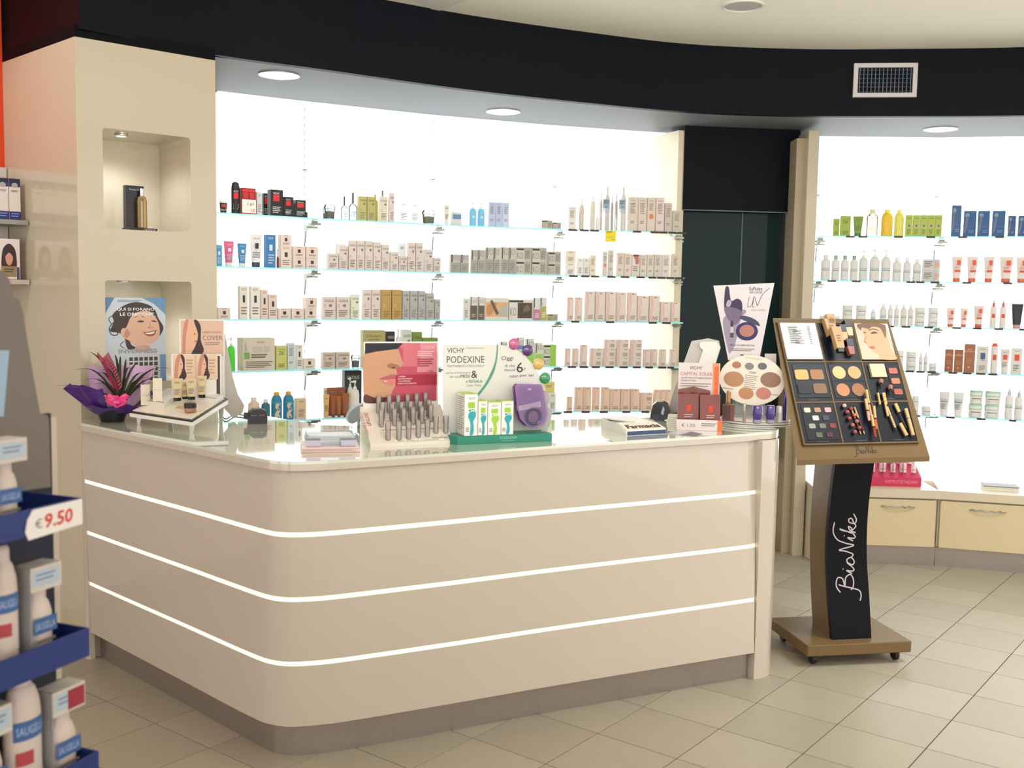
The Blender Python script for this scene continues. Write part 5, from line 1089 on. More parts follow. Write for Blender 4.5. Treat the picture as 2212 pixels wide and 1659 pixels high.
for k in range(2):
    a1 = xr-k*(wd+.006); g = G(lf_); g.box(a1-wd, a1, dW, dW+.06, zs2, zt, M((230, 216, 214), .45)); o = one(g, 'hair_dye_box', ['hair dye box with dark-haired portrait, nearest the column', 'second hair dye box from the column, mostly out of sight'][k], 'box', 'hair dye boxes')
    g = G(); draw(g, [('r', 0, 0, .16, .2, (60, 80, 140)), ('r', .84, 0, .97, .3, (70, 70, 110)), ('p', [(.15, .3), (.2, .7), (.4, .86), (.6, .86), (.8, .7), (.84, .3), (.6, .2), (.4, .2)], (54, 30, 30)), ('p', [(.36, .42), (.34, .6), (.5, .7), (.66, .6), (.64, .42), (.5, .34)], (214, 150, 130)), ('p', [(.3, .56), (.5, .66), (.7, .56), (.66, .74), (.34, .74)], (48, 26, 28)), ('r', .12, .06, .82, .32, (150, 126, 84)), ('L', 2, .25, .7, .14, .26, (70, 60, 40))], wd, zt-zs2, Fr(lf_.p(a1-wd, dW, zs2), lf_.u, lf_.v)); g.build('print', o)
# ---------------------------------------------------------------- niche perfume display
nd = .13; x0 = onf(275, 490, cf, nd)[0]; x1 = onf(336, 490, cf, nd)[0]; nz = N1[2]; zt = onf(295, 402, cf, nd+.03)[1]
t = thing('perfume_display', 'black perfume display block with glass bottle in the upper niche', 'display', cf.p((x0+x1)/2, nd, nz))
W_ = x1-x0; g = G(cf); g.box(x0, x1, nd-.02, nd+.06, nz, nz+.016, BLACK); g.build('foot', t)
g = G(cf); g.box(x0+.02*W_, x0+.66*W_, nd+.02, nd+.05, nz+.016, zt, M((14, 16, 26), .25)); g.build('back_board', t)
g = G(cf); draw(g, [('t', 'CAUDALIE', .72, .2, .6, (200, 196, 190), .4)], W_, .016, Fr(cf.p(x0, nd-.02, nz), cf.u, cf.v)); draw(g, [('t', 'Premier Cru', .5, .9, .035, (190, 190, 190), .6)], W_*.64, zt-nz, Fr(cf.p(x0+.02*W_, nd+.02, nz), cf.u, cf.v)); g.build('lettering', t)
fb = Fr(cf.p(0, 0, 0), cf.u, cf.v); solid('slim', fb, nz+.0165, x0+.36*W_, x0+.7*W_, (zt-nz)*.86, nd-.014, .03, clear((236, 214, 160), alpha_diff=.15), M((214, 208, 206), .2, metal=.5), None, 'slim glass perfume bottle with silver cap in the upper niche', 'perfume bottle')
# ---------------------------------------------------------------- poster in the lower niche
pd = .022; fr, W_, H_ = sheet(cf, 229, 643, 357, 830, pd, N2[2]+.001)
pf_, _, H2 = sheet(cf, 229, 643, 357, 833, pd); k0 = (pf_.o.z-fr.o.z)/H_; kk = H2/H_
po = thing('ear_piercing_poster', 'pale blue poster of a smiling curly-haired child standing in the lower niche', 'poster', fr.p(W_/2, 0, 0))
g = G(fr); g.box(0, W_, 0, .003, 0, H_, M((196, 206, 216), .2)); g.build('board', po)
Y = lambda l: [(x, k0+y*kk) for x, y in l]; HAIR = (66, 52, 50)
g = G(); draw(g, [('q', [(0, 1), (.16, 1), (.1, .93), (0, .8)], (92, 132, 172)), ('q', [(.6, 1), (1, 1), (1, .8), (.8, .93)], (104, 146, 184)), ('r', 0, k0, .06, k0+.3*kk, (120, 160, 196)), ('r', .9, k0, 1, k0+.34*kk, (110, 150, 190)), ('L', 2, .2, .6, .94, .97, (90, 120, 150)),
  ('p', Y([(.08, .62), (.14, .72), (.12, .8), (.24, .88), (.42, .94), (.62, .94), (.8, .88), (.88, .76), (.96, .66), (.92, .58), (.86, .56), (.8, .72), (.5, .74), (.38, .62), (.42, .46), (.56, .42), (.4, .4), (.34, .44), (.3, .56), (.2, .6)]), HAIR),
  ('s', Y([(.18, .74), (.07, .66), (.1, .58), (.2, .58), (.16, .66)]), .004, HAIR), ('s', Y([(.14, .8), (.06, .76), (.1, .7)]), .003, HAIR), ('s', Y([(.3, .5), (.24, .46), (.3, .42)]), .003, HAIR),
  ('p', Y([(.34, .66), (.42, .78), (.56, .84), (.74, .84), (.86, .74), (.9, .62), (.87, .53), (.78, .47), (.66, .46), (.52, .44), (.4, .5), (.3, .54), (.25, .6), (.28, .65)]), (218, 176, 152)), ('p', Y([(.3, .56), (.34, .64), (.4, .6), (.36, .54)]), (196, 140, 120)),
  ('p', Y([(.5, .44), (.7, .45), (.72, .38), (.5, .38)]), (200, 160, 140)), ('s', Y([(.48, .77), (.56, .80), (.64, .775)]), .003, (110, 80, 70)), ('s', Y([(.74, .79), (.8, .8), (.86, .77)]), .003, (110, 80, 70)), ('p', Y([(.52, .725), (.58, .74), (.64, .725), (.58, .715)]), (74, 62, 62)), ('p', Y([(.75, .73), (.8, .74), (.85, .725), (.8, .72)]), (74, 62, 62)),
  ('s', Y([(.72, .72), (.74, .67), (.7, .655), (.76, .65), (.79, .66)]), .0025, (176, 126, 106)), ('p', Y([(.62, .6), (.7, .605), (.8, .62), (.84, .625), (.8, .565), (.7, .555)]), (164, 84, 78)), ('p', Y([(.65, .592), (.72, .595), (.81, .61), (.78, .585), (.7, .578)]), (244, 240, 232)),
  ('t', 'QUI SI FORANO', .5, k0+.845*kk, .04, (240, 244, 246), .62, .012), ('t', 'LE ORECCHIE', .52, k0+.79*kk, .04, (240, 244, 246), .56, .012), ('t', 'INVERNESS', .53, k0+.36*kk, .052, (150, 152, 150), .64, .02), ('r', .36, k0+.02*kk, .88, k0+.33*kk, (206, 208, 206))]
  + [('r', .38+i*.083, k0+(.04+j*.058)*kk, .44+i*.083, k0+(.082+j*.058)*kk, (70, 68, 66)) for i in range(6) for j in range(5)], W_, H_, fr, lift=.0004, step=.00004); g.build('print', po)
# ---------------------------------------------------------------- wrapped pot plant
P = atz(243, 912, TZ); s = dep(P)/F; fp = facing(flat(P, 0)); fp = Fr(fp.p(0, .035, TZ), fp.u, fp.v)
pl_ = thing('potted_plant', 'grassy bromeliad with a red flower spike in purple wrapping, black pot', 'plant', fp.o)
g = G(fp); g.lathe([(24*s, 0), (25*s, .004), (33*s, 26*s), (35*s, 27*s), (35*s, 31*s), (31*s, 31*s)], M((18, 18, 26), .25), seg=24); g.build('pot', pl_, True)
g = G(fp); g.lathe([(31*s, 29*s), (0, 32*s)], M((44, 32, 24), .9), seg=16); g.build('soil', pl_)
def ruffle(name, r0, r1, z0, z1, a0, a1, n, amp, m, seg=44, lean=0):
    g = G(fp); vs = []; rows = 7
    for k in range(rows):
        t = k/(rows-1)
        for i in range(seg+1):
            a = math.radians(a0+(a1-a0)*i/seg); w = amp*t*math.sin(n*a+k*.35)
            r = (r0+(r1-r0)*t**.8)+w; vs.append((r*math.cos(a)+lean*t, r*math.sin(a)*.6, z0+(z1-z0)*t+w*.7*math.cos(3*a)))
    g.add(vs, [(k*(seg+1)+i, k*(seg+1)+i+1, (k+1)*(seg+1)+i+1, (k+1)*(seg+1)+i) for k in range(rows-1) for i in range(seg)], m); return g.build(name, pl_, True)
PUR = M((70, 34, 112), .22, noise=.3, nscale=14, coat=.3); LIL = M((206, 168, 206), .3, noise=.2, nscale=12, coat=.2)
ruffle('purple_wrap', 30*s, 84*s, 14*s, 78*s, 130, 262, 9, 9*s, PUR, lean=-8*s); ruffle('purple_wrap', 30*s, 70*s, 14*s, 36*s, 215, 330, 9, 7*s, PUR); ruffle('purple_wrap', 30*s, 78*s, 16*s, 66*s, -40, 30, 8, 8*s, M((120, 80, 160), .22, noise=.3, nscale=14), lean=16*s)
ruffle('lilac_wrap', 28*s, 74*s, 18*s, 118*s, 12, 168, 7, 5*s, LIL, lean=22*s)
g = G(fp); PK2 = M((222, 60, 130), .2, coat=.4)
for a, l in ((150, 40), (200, 30), (20, 46), (-25, 34), (95, 20), (240, 18)):
    ca, sa = math.cos(math.radians(a)), math.sin(math.radians(a)); pts = [(8*s+ca*l*s*t*math.sin(math.pi*t*.9+.3), -46*s, 44*s+sa*l*s*t*.6+10*s*math.sin(math.pi*t)) for t in [i/8 for i in range(9)]]; g.tube(pts, [5*s*(.4+math.sin(math.pi*i/8)) for i in range(9)], PK2, 6)
g.lathe([(2*s, 40*s), (9*s, 44*s), (9*s, 50*s), (2*s, 54*s)], PK2, 10*s, -46*s, 10); g.build('pink_bow', pl_, True)
tips = [(201, 757), (172, 789), (130, 829), (263, 766), (369, 789), (354, 797), (362, 811), (246, 784), (214, 800), (226, 790), (285, 790), (300, 780), (318, 800), (275, 775), (190, 812), (330, 812), (340, 826), (208, 822), (312, 818), (252, 764)]
GRN = M((58, 62, 40), .45, noise=.3, nscale=30)
for i, (tx, ty) in enumerate(tips):
    x, z = (tx-262)*s, (845-ty)*s; dy = -.05*math.sin(i*2.3); n = 8; vs = []; bx = (4+random.uniform(-5, 5))*s+16*s
    g = G(fp); up = abs(z)*.35+12*s
    for k in range(n+1):
        t = k/n; cx = bx+(x+17*s-bx)*t; cz = 36*s+(z+28*s)*t+up*math.sin(math.pi*t)*(.6 if z > 60*s else 1.0)-(0 if z > 60*s else up*.2*t); w = 4.6*s*(1-t)**.6*(.6+t) if t < 1 else .0004
        vs += [(cx-w*.8, dy*t, cz), (cx, dy*t+w*.5, cz-w*.3), (cx+w*.8, dy*t, cz)]
    g.add(vs, [(3*k+j, 3*k+j+1, 3*k+4+j, 3*k+3+j) for k in range(n) for j in range(2)], GRN); g.build('leaf', pl_, True)
g = G(fp); pts = [(12*s, .004, 60*s), (4*s, .0, 90*s), (-8*s, -.004, 120*s), (-17*s, -.006, 138*s)]; pts = smooth_loop(pts, 5, False)
g.tube(pts, [4.5*s+4*s*math.sin(min(1, i/8)*math.pi*.6) if i < len(pts)-2 else 3*s for i in range(len(pts))], M((142, 34, 66), .4, noise=.3, nscale=60), 10)
for i, p in enumerate(pts[2:]):
    for sg in (-1, 1): g.tube([(p[0], p[1]-.004, p[2]-4*s), (p[0]+sg*9*s, p[1]-.006, p[2]+6*s), (p[0]+sg*11*s, p[1]-.004, p[2]+12*s)], [3*s, 3*s, .6*s], M((150, 40, 70), .4), 5)
g.build('flower_spike', pl_, True)
# ---------------------------------------------------------------- make-up display with two portrait cards
z1 = TZ+.052; P1 = atz(279, 889, z1); P2 = atz(415, 909, z1)
for k in range(60):
    P3 = aty(492, 861, 4.80-.01*k); P4 = P1+P3-P2
    if (P4-A).dot(nrm) > .025: break
md = thing('makeup_display', 'white make-up counter display on feet with two portrait cards behind tubes', 'display', flat((P1+P3)/2, TZ))
nn = (P1-P2).cross(P3-P2).normalized(); nn = nn if nn.z > 0 else -nn
LF = Fr(P2, P1-P2, P3-P2, nn)
def lp(a, b, c=0): return LF.p(a, b, c)
def onlf(x, y, c): d = ray(x, y); return CO+d*((LF.p(0, 0, c)-CO).dot(nn)/d.dot(nn))
g = G(LF); g.prism([(1, 0), (0, 0), (0, 1), (1, 1)], -.022, -.006, WHITE); g.build('platform', md)
g = G(LF); g.prism([(1, 0), (0, 0), (0, 1), (1, 1)], -.0055, 0, BLACK); g.build('black_edge', md)
g = G(LF); g.prism([(.97, .04), (.03, .04), (.03, .96), (.97, .96)], 0, .002, M((236, 226, 208), .3)); g.build('top_sheet', md)
g = G(LF); g.prism([(.95, .3), (.62, .3), (.62, .94), (.95, .94)], .002, .022, CARD); g.prism([(.62, .72), (.03, .72), (.03, .94), (.62, .94)], .002, .022, CARD)
GL2 = M((190, 156, 96), .3, metal=.3); g.prism([(.95, .3), (.62, .3), (.62, .33), (.95, .33)], .022, .023, GL2); g.prism([(.62, .72), (.03, .72), (.03, .75), (.62, .75)], .022, .023, GL2); g.build('raised_step', md)
for a, b in ((.06, .08), (.9, .08), (.06, .9), (.9, .9)):
    q = lp(a, b, -.022); g = G(Fr(flat(q, 0), (P2-P1).normalized(), (P3-P2).normalized())); g.prism([(-.02, q.z+.004), (-.012, TZ), (.006, TZ), (.02, q.z+.004)], -.004, .004, WHITE, axis='y'); g.build('foot', md)
g = G(); q = lp(.35, .38); fq = Fr(q, (P2-P1).normalized(), (P3-P2).normalized()); g.box(-.05, .03, -.02, .02, .002, .0035, M((206, 176, 130), .5), fq); g.build('swatch_card', md)
q = onlf(425, 862, .022); fc = facing(flat(q, 0)); z1 = q.z-.024
def portrait(par, fr, W, Hh, two):
    g = G(); SK = (222, 176, 146); ops = [('r', .03, .03, .97, .97, (214, 178, 156))]
    for o_ in ((0, .5) if two else (0,)):
        k = .37 if two else .62
        ops += [('r', .04+o_, .04, .04+o_+(.45) if two else .96, .96, (224, 196, 170) if two else (216, 180, 160)), ('p', [(.06+o_, .04), (.08+o_, .5), (.16+o_, .96), (.3*k/.5+o_, .96), (.36*k/.5+o_, .7), (.34*k/.5+o_, .4), (.26*k/.5+o_, .04)], SK), ('p', [(.06+o_, .04), (.07+o_, .6), (.13+o_, .96), (.2+o_, .96), (.14+o_, .5), (.12+o_, .04)], (196, 136, 116)),
                ('p', [(.26*k/.5+o_, .96), (.32*k/.5+o_, .97), (.38*k/.5+o_, .8), (.38*k/.5+o_, .45), (.43*k/.5+o_, .2), (.36*k/.5+o_, .04), (.2*k/.5+o_, .04), (.28*k/.5+o_, .3), (.33*k/.5+o_, .6)], (58, 36, 40)),
                ('e', .27*k/.5+o_, .62, .02, .015, (90, 60, 56)), ('p', [(.26*k/.5+o_, .42), (.3*k/.5+o_, .44), (.31*k/.5+o_, .4)], (180, 90, 90))]
    ops += [('t', 'COVER', .73, .46, .12, (140, 104, 96), .44), ('t', 'DERMATOLOGICO', .72, .64, .05, (150, 116, 108), .42), ('L', 2, .56, .9, .3, .4, (170, 134, 124))] if not two else [('L', 5, .32, .46, .2, .8, (190, 150, 120)), ('L', 5, .8, .94, .2, .8, (190, 150, 120))]
    draw(g, ops, W, Hh, fr, lift=.0005, step=.00015); return g.build('portrait_print', par)
f2, W_, H_ = sheet(fc, 388, 690, 485, 775, .09, z1+.022); g = G(f2); g.box(0, W_, 0, .006, 0, H_, CARD); cdd = g.build('header_card', md)
fz, _, Hz = sheet(fc, 388, 690, 485, 772, .09); portrait(cdd, fz, W_, Hz, False)
f2, W_, H_ = sheet(fc, 371, 765, 478, 868, .06, z1+.022); g = G(f2); g.box(0, W_, 0, .005, 0, H_, CARD); cdd = g.build('lower_card', md); fz, _, Hz = sheet(fc, 371, 765, 468, 822, .06); portrait(cdd, fz, W_*.93, Hz, True)
g = G(f2); g.box(W_*.9, W_*.97, -.001, 0, 0, H_*.96, M((60, 40, 36), .4)); g.build('dark_edge', cdd)
g = G(); ppoly(g, fc, [(480, 695), (490, 740), (503, 815), (514, 852), (528, 876), (524, 892), (504, 904), (474, 872)], .1, .02, M((184, 176, 166), .35), 0); g.build('easel', md)
for i, (x0, x1, yt, yb_, dd) in enumerate(((371, 395, 812, 860, 0), (391, 408, 818, 854, .02), (402, 425, 818, 864, -.012), (425, 447, 814, 861, 0))):
    am = onf((x0+x1)/2, 850, fc, dd)[0]; q = fc.p(am, dd, 0); q.z = LF.o.z+.0225-(nn.x*(q.x-LF.o.x)+nn.y*(q.y-LF.o.y))/nn.z; fq = facing(flat(q, 0)); sc_ = dep(q)/F; wq = (x1-x0)*sc_/2
    solid('tube', fq, q.z+.001, -wq, wq, (yb_-yt)*sc_*1.02, 0, None, (206, 186, 144), M((30, 28, 30), .15, metal=.4), 'N', f'{["first", "second half-hidden", "third and foremost", "fourth"][i]} beige cover cream tube from the plant, below portrait cards', 'tube', 'cover cream tubes')
for i, (x0, x1, yt, yb_) in enumerate(((305, 324, 832, 876), (331, 350, 818, 868))):
    q = onlf((x0+x1)/2, yb_, .023 if i else .003); fq = facing(flat(q, 0)); w = (x1-x0)*dep(q)/F; h = (yb_-yt)*dep(q)/F; z1 = q.z-.022; g = G(fq); g.box(-w/2, w/2, 0, w*.7, z1+.0235, z1+.0235+h, M((226, 216, 196), .3)); g.box(-w/2-.001, w/2+.001, -.001, w*.7+.001, z1+.0235+h*.5, z1+.0235+h*.52, M((200, 190, 170), .3)); one(g, 'corrector_tester', ['short cream tester block nearest the plant on make-up display', 'taller cream tester block between plant and tubes'][i], 'tester', 'cream tester blocks')
q = onlf(411, 893, .003); z1 = q.z; w = .024; g = G(facing(flat(q, z1+.0025))); g.lathe([(w*.8, 0), (w*.95, .004), (w*.95, .016), (w*.8, .018)], clear((200, 150, 120), alpha_diff=.6), 0, w, 20); o = one(g, 'powder_jar', 'small glass powder jar with black lid on the white display', 'jar', None, True)
g = G(facing(flat(q, z1+.0025))); g.lathe([(w, .018), (w, .034), (w*.9, .036)], BLACK, 0, w, 20); g.build('lid', o, True)
# ---------------------------------------------------------------- barcode reader by the display
f, w = span(537, 916, 578, 915); g = G(f); hh = zat(555, 884, f.o)-TZ
g.prism([(w*.02, TZ+.0005), (w*.98, TZ+.0005), (w, TZ+hh*.4), (w*.93, TZ+hh*.85), (w*.7, TZ+hh), (w*.3, TZ+hh*.97), (w*.06, TZ+hh*.8), (0, TZ+hh*.45)], 0, .06, M((42, 36, 42), .4), axis='y'); o = one(g, 'card_reader', 'dark rounded card reader on the glass beside the make-up display', 'card reader')
g = G(f); g.box(w*.12, w*.42, -.001, 0, TZ+hh*.55, TZ+hh*.6, M((120, 110, 116), .4)); g.box(w*.55, w*.85, -.001, 0, TZ+hh*.56, TZ+hh*.61, M((120, 110, 116), .4)); g.build('slot', o)
g = G(f); g.box(-w*.22, 0, .01, .03, TZ+hh*.35, TZ+hh*.75, M((42, 36, 42), .4)); g.build('plug', o)
q = [atz(x, y, TZ+.006) for x, y in ((536, 900), (520, 896), (505, 896), (488, 905), (480, 899))]; g = G(); g.tube([tuple(p) for p in smooth_loop([tuple(p) for p in q], 4, False)], .0028, BLACK); g.build('cable', o, True)
# ---------------------------------------------------------------- stacked change trays
f, w = span(651, 979, 778, 977)
g = G(f); g.bbox(0, w, 0, .19, TZ+.0005, TZ+.018, .002, M((226, 196, 188), .3)); o = one(g, 'change_tray', 'pinkish change tray under the clear one, front edge of the counter', 'tray', 'change trays')
g = G(f); draw(g, [('L', 3, .02, .98, .2, .8, (180, 150, 146))], w, .018, Fr(f.p(0, 0, TZ), f.u, f.v)); g.build('print', o)
g = G(f); zt_ = TZ+.019; x0, x1 = w*.08, w*.93
g.box(x0, x1, .02, .17, zt_+.022, zt_+.028, ACR2)
for a, b, c, d in ((x0, x1, .02, .024), (x0, x1, .166, .17), (x0, x0+.004, .024, .166), (x1-.004, x1, .024, .166)): g.box(a, b, c, d, zt_+.028, zt_+.038, ACR2)
for k in range(5): g.box(x0+.01, x1-.01, .045+k*.024, .049+k*.024, zt_+.028, zt_+.034, M((238, 238, 242), .2))
o = one(g, 'clear_tray', 'clear ribbed change tray stacked on the pinkish one', 'tray', 'change trays')
for a in (x0, x1-.05): g = G(f); g.box(a, a+.05, .022, .16, zt_, zt_+.022, M((178, 176, 196), .15, coat=.5)); g.build('foot', o)
# ---------------------------------------------------------------- grey hand scanner behind the lip display
f, w = span(752, 926, 790, 925); g = G(f); ppoly(g, f, [(751, 905), (757, 890), (770, 879), (785, 873), (800, 872), (800, 884), (786, 892), (777, 906), (764, 915), (755, 914)], .02, .05, M((148, 156, 160), .35), 2); o = one(g, 'hand_scanner', 'light grey hand scanner poking out behind the lip gloss display', 'scanner', None, False)
g = G(f); ppoly(g, f, [(778, 905), (790, 892), (792, 912), (782, 916)], .03, .03, BLACK); x_, z_ = onf(786, 914, f, .03); g.box(x_-.02, x_+.02, .02, .07, TZ+.0005, z_+.01, BLACK); g.build('stand', o)
# ---------------------------------------------------------------- lip gloss display
f, w = span(800, 966, 977, 958)
ld_ = thing('lip_gloss_display', 'lip gloss tester display with a pink lips poster and clear wedge tray', 'display', f.p(w/2, .1, TZ))
bx0, _ = onf(783, 900, f, .2); bx1, _ = onf(946, 900, f, .2); WT_ = .125
wv = [(0, 0, TZ), (w, 0, TZ), (bx1+.01, .2, TZ), (bx0-.01, .2, TZ), (0, 0, TZ+.012), (w, 0, TZ+.012), (bx1+.01, .2, TZ+WT_), (bx0-.01, .2, TZ+WT_)]
g = G(f); g.add(wv, [(3, 2, 1, 0), (4, 5, 6, 7), (0, 1, 5, 4), (1, 2, 6, 5), (2, 3, 7, 6), (3, 0, 4, 7)], M((226, 216, 204), .12, coat=.6)); g.build('wedge_tray', ld_)
wp_n = (f.v*.2+V((0, 0, WT_-.012))).cross(f.u).normalized(); wo = f.p(0, 0, TZ+.0125)
def onw(x, y): d = ray(x, y); t = (wo-CO).dot(wp_n)/d.dot(wp_n); return CO+d*t
wf_ = Fr(wo, f.u, wp_n*(1 if wp_n.z < 0 else -1), (f.v*.2+V((0, 0, WT_-.012))).normalized())
g = G(wf_); draw(g, [('r', .3, .01, .9, .07, (240, 234, 222)), ('t', 'NON APRIRE LE CONFEZIONI', .58, .02, .035, INK, .5), ('t', 'COLLISTAR', .86, .06, .05, (110, 96, 90), .2), ('r', .2, .36, .95, .37, (178, 80, 80)), ('r', .2, .62, .92, .63, (178, 80, 80))], w, .21, wf_, lift=.0006); g.build('print', ld_)
sl = [onw(808, 952), onw(787, 889)]; sf = Fr(onw(806, 950), (sl[1]-sl[0]).normalized(), wf_.v, V((1, 0, 0)).cross(V((0, 1, 0)))); su_ = (sl[1]-sl[0]).normalized(); sv_ = wf_.v.cross(su_); sf = Fr(onw(812, 944), su_, wf_.v, (su_.cross(wf_.v))*-1 if (su_.cross(wf_.v)).dot(f.u) > 0 else su_.cross(wf_.v))
g = G(sf); draw(g, [('t', 'VOLUME & COLOR', .5, .5, .32, (206, 100, 96), .9), ('t', 'LIPGLOSS', .68, .05, .34, (176, 60, 60), .5)], .16, .045, sf, lift=.001); g.build('side_print', ld_)
f2, W_, H_ = sheet(f, 785, 738, 948, 872, .19, TZ+WT_-.006); g = G(f2); g.box(0, W_, 0, .004, 0, H_, CARD); pc = g.build('poster_card', ld_)
f3, W3, H3 = sheet(f, 788, 741, 944, 870, .19); SK = (196, 146, 112)
g = G(); draw(g, [('r', 0, 0, 1, 1, (188, 74, 94)), ('q', [(.5, .9), (.58, .9), (.6, 1), (.46, 1)], (214, 96, 112)), ('r', .72, .5, 1, 1, (214, 134, 142)), ('r', .52, .6, .76, 1, (204, 106, 120)), ('p', [(0, .9), (.28, .92), (.44, .9), (.48, .8), (.52, .66), (.5, .6), (.43, .58), (.44, .5), (.44, .44), (.38, .38), (.42, .3), (.38, .2), (.34, .1), (.2, .04), (0, .06)], SK),
   ('p', [(0, .14), (.14, .08), (.3, .08), (.24, 0), (0, 0)], (92, 48, 44)), ('q', [(0, 1), (.52, 1), (.44, .9), (.3, .88), (.16, .86), (0, .82)], (22, 20, 34)), ('p', [(.3, .62), (.36, .66), (.46, .62), (.48, .58), (.4, .56), (.33, .58)], (160, 104, 80)), ('e', .39, .585, .03, .012, (90, 50, 44)),
   ('p', [(.2, .4), (.3, .45), (.38, .47), (.44, .45), (.42, .4), (.32, .395)], (178, 92, 92)), ('p', [(.2, .4), (.3, .39), (.41, .4), (.43, .34), (.36, .28), (.27, .32)], (206, 120, 116)), ('s', [(.2, .4), (.3, .395), (.42, .405)], .0012, (90, 40, 44)), ('e', .28, .355, .02, .012, (240, 200, 196)),
   ('r', .42, .28, 1, .46, (164, 30, 56)), ('t', 'LABBRA', .51, .42, .024, (250, 220, 224), .1), ('t', 'NATURALMENTE', .55, .38, .024, (250, 220, 224), .2), ('t', 'VOLUMINOSE', .54, .34, .024, (250, 220, 224), .17), ('t', 'IDRATATE E DEFINITE', .58, .3, .024, (250, 220, 224), .26), ('t', 'COLLISTAR', .87, .9, .045, (246, 190, 196), .17),
   ('L', 3, .72, .95, .76, .86, (246, 190, 196)), ('L', 4, .72, .95, .58, .73, (160, 50, 76)), ('t', '+7,00', .9, .5, .03, (110, 40, 60), .09)], W3, H3, f3, lift=.0005, step=.00012); g.build('lips_print', pc)
GLS = clear((236, 232, 228), alpha_diff=.2, rough=.01); SIL = M((186, 174, 170), .2, coat=.5)
rows = [[(818, 856), (840.6, 855), (859.7, 854), (880, 852), (899.6, 850), (919, 848)], [(826, 870), (847, 872), (867, 870), (886.5, 868), (907.5, 868), (926, 864)], [(823.5, 885), (852, 883), (872, 882), (892, 880), (911, 878), (930, 874)], [(838, 914), (861.5, 914), (882.5, 912), (903.5, 908), (923, 906), (941.5, 899), (963, 899)]]
for r_, row in enumerate(rows):
    for i, (x, yt) in enumerate(row):
        q = onw(x, yt+38); sc_ = dep(q)/F; fq = facing(flat(q, q.z)); g = G(fq); L_ = 39*sc_
        g.lathe([(.007, .001), (.0095, .003), (.0095, L_*.6), (.0108, L_*.62), (.0108, L_*.98), (.008, L_)], GLS, 0, .006, 12); lb = f'{ORD[i+1]} clear lip gloss tube from the poster\'s dark side, {["rear", "second", "third", "front"][r_]} row of the wedge tray'
        o = one(g, 'lip_gloss_tube', f'{ORD[i+1]} clear gloss tube from the column side, {["rear", "second", "third", "front"][r_]} row of lip display', 'lip gloss', 'clear lip gloss testers', True)
        g = G(fq); g.lathe([(.005, .003), (.0055, L_*.6), (.0055, L_*.8), (.003, L_*.9)], SIL, 0, .006, 8); g.build('gloss_filling', o, True)
# ---------------------------------------------------------------- foot care display
f, w = span(978, 961, 1192, 953); TE = M((30, 128, 106), .35); dt = .12
fd = thing('foot_care_display', 'teal-footed foot care display with an arched board of coloured discs', 'display', f.p(w/2, dt/2, TZ))
g = G(f); g.prism([(.018, 0), (w, 0), (w, dt), (0, dt), (0, .03)], TZ+.0005, TZ+.03, TE); g.build('tray', fd)
g = G(); draw(g, [('t', 'PODEXINE', .55, .5, .3, (150, 200, 180), .17), ('L', 1, .48, .62, .2, .32, (120, 180, 160))], w, .03, Fr(f.p(0, 0, TZ), f.u, f.v)); g.build('tray_print', fd)
bd = dt-.012
g = G(); ppoly(g, f, [(957, 936), (957, 745), (1020, 744), (1074, 744), (1104, 749), (1128, 763), (1150, 786), (1166, 812), (1180, 846), (1189, 880), (1192, 934)], bd, .004, M((214, 212, 204), .45)); bo = g.build('back_board', fd)
def bfr(x0, y0, x1, y1): return sheet(f, x0, y0, x1, y1, bd)
fb_, WB, HB = bfr(957, 744, 1192, 936)
ux = lambda x: (x-957)/235; uy = lambda y: (936-y)/192
sw = [(1072, 744), (1071, 775), (1064, 805), (1050, 832), (1030, 858), (1024, 858), (1044, 832), (1058, 805), (1068, 775), (1070, 744)]
ops = [('t', 'VICHY', ux(982), uy(762), .055, INK, .155), ('L', 1, ux(1004), ux(1042), uy(755), uy(751), (170, 166, 160)), ('t', 'PODEXINE', ux(1003), uy(784), .078, (80, 76, 66), .34), ('t', 'TRATTAMENTO PODOLOGICO', ux(1003), uy(793), .024, GREY, .34), ('t', 'pensa al benessere', ux(988), uy(808), .026, GREY, .22), ('t', 'dei tuoi', ux(980), uy(816), .026, GREY, .09), ('t', 'PIEDI', ux(1002), uy(816), .034, (60, 100, 80), .085, .01), ('t', '&', ux(1022), uy(817), .085, (40, 36, 34), .055),
   ('t', 'e REGALA', ux(1022), uy(827), .032, (70, 130, 100), .15, .008), ('t', 'Color Time', ux(1021), uy(835), .024, GREY, .13), ('p', [(ux(x), uy(y)) for x, y in sw], (70, 150, 130)), ('t', 'Oggi', ux(1093), uy(781), .06, (90, 80, 66), .11), ('t', 'di che', ux(1099), uy(794), .034, (130, 120, 110), .095), ('t', 'mood', ux(1099), uy(803), .034, (130, 120, 110), .1), ('t', '6', ux(1121), uy(806), .115, (40, 34, 32), .06), ('t', '?', ux(1132), uy(802), .035, GREY, .016), ('t', 'colori', ux(1108), uy(817), .035, (110, 104, 96), .085), ('t', 'per te!', ux(1137), uy(817), .04, (80, 76, 70), .13)]
g = G(); draw(g, ops, WB, HB, fb_, lift=.0005, step=.00008); g.build('print', bo)
for (x, y), c in zip(((1111, 743), (1140, 757), (1164, 787), (1178, 817)), ((186, 92, 136), (84, 50, 110), (204, 170, 96), (52, 140, 88))):
    q = onf(x, y, f, bd-.006); g = G(Fr(f.p(q[0], bd-.006, q[1]), f.u, V((0, 0, 1)), f.v)); rr = 12.5*dep(f.p(q[0], bd, q[1]))/F; g.lathe([(rr, .006), (rr, .001), (rr*.85, -.003), (rr*.5, -.006), (0, -.007)], M(c, .15, coat=.6), seg=24); g.build('colour_disc', bo, True)
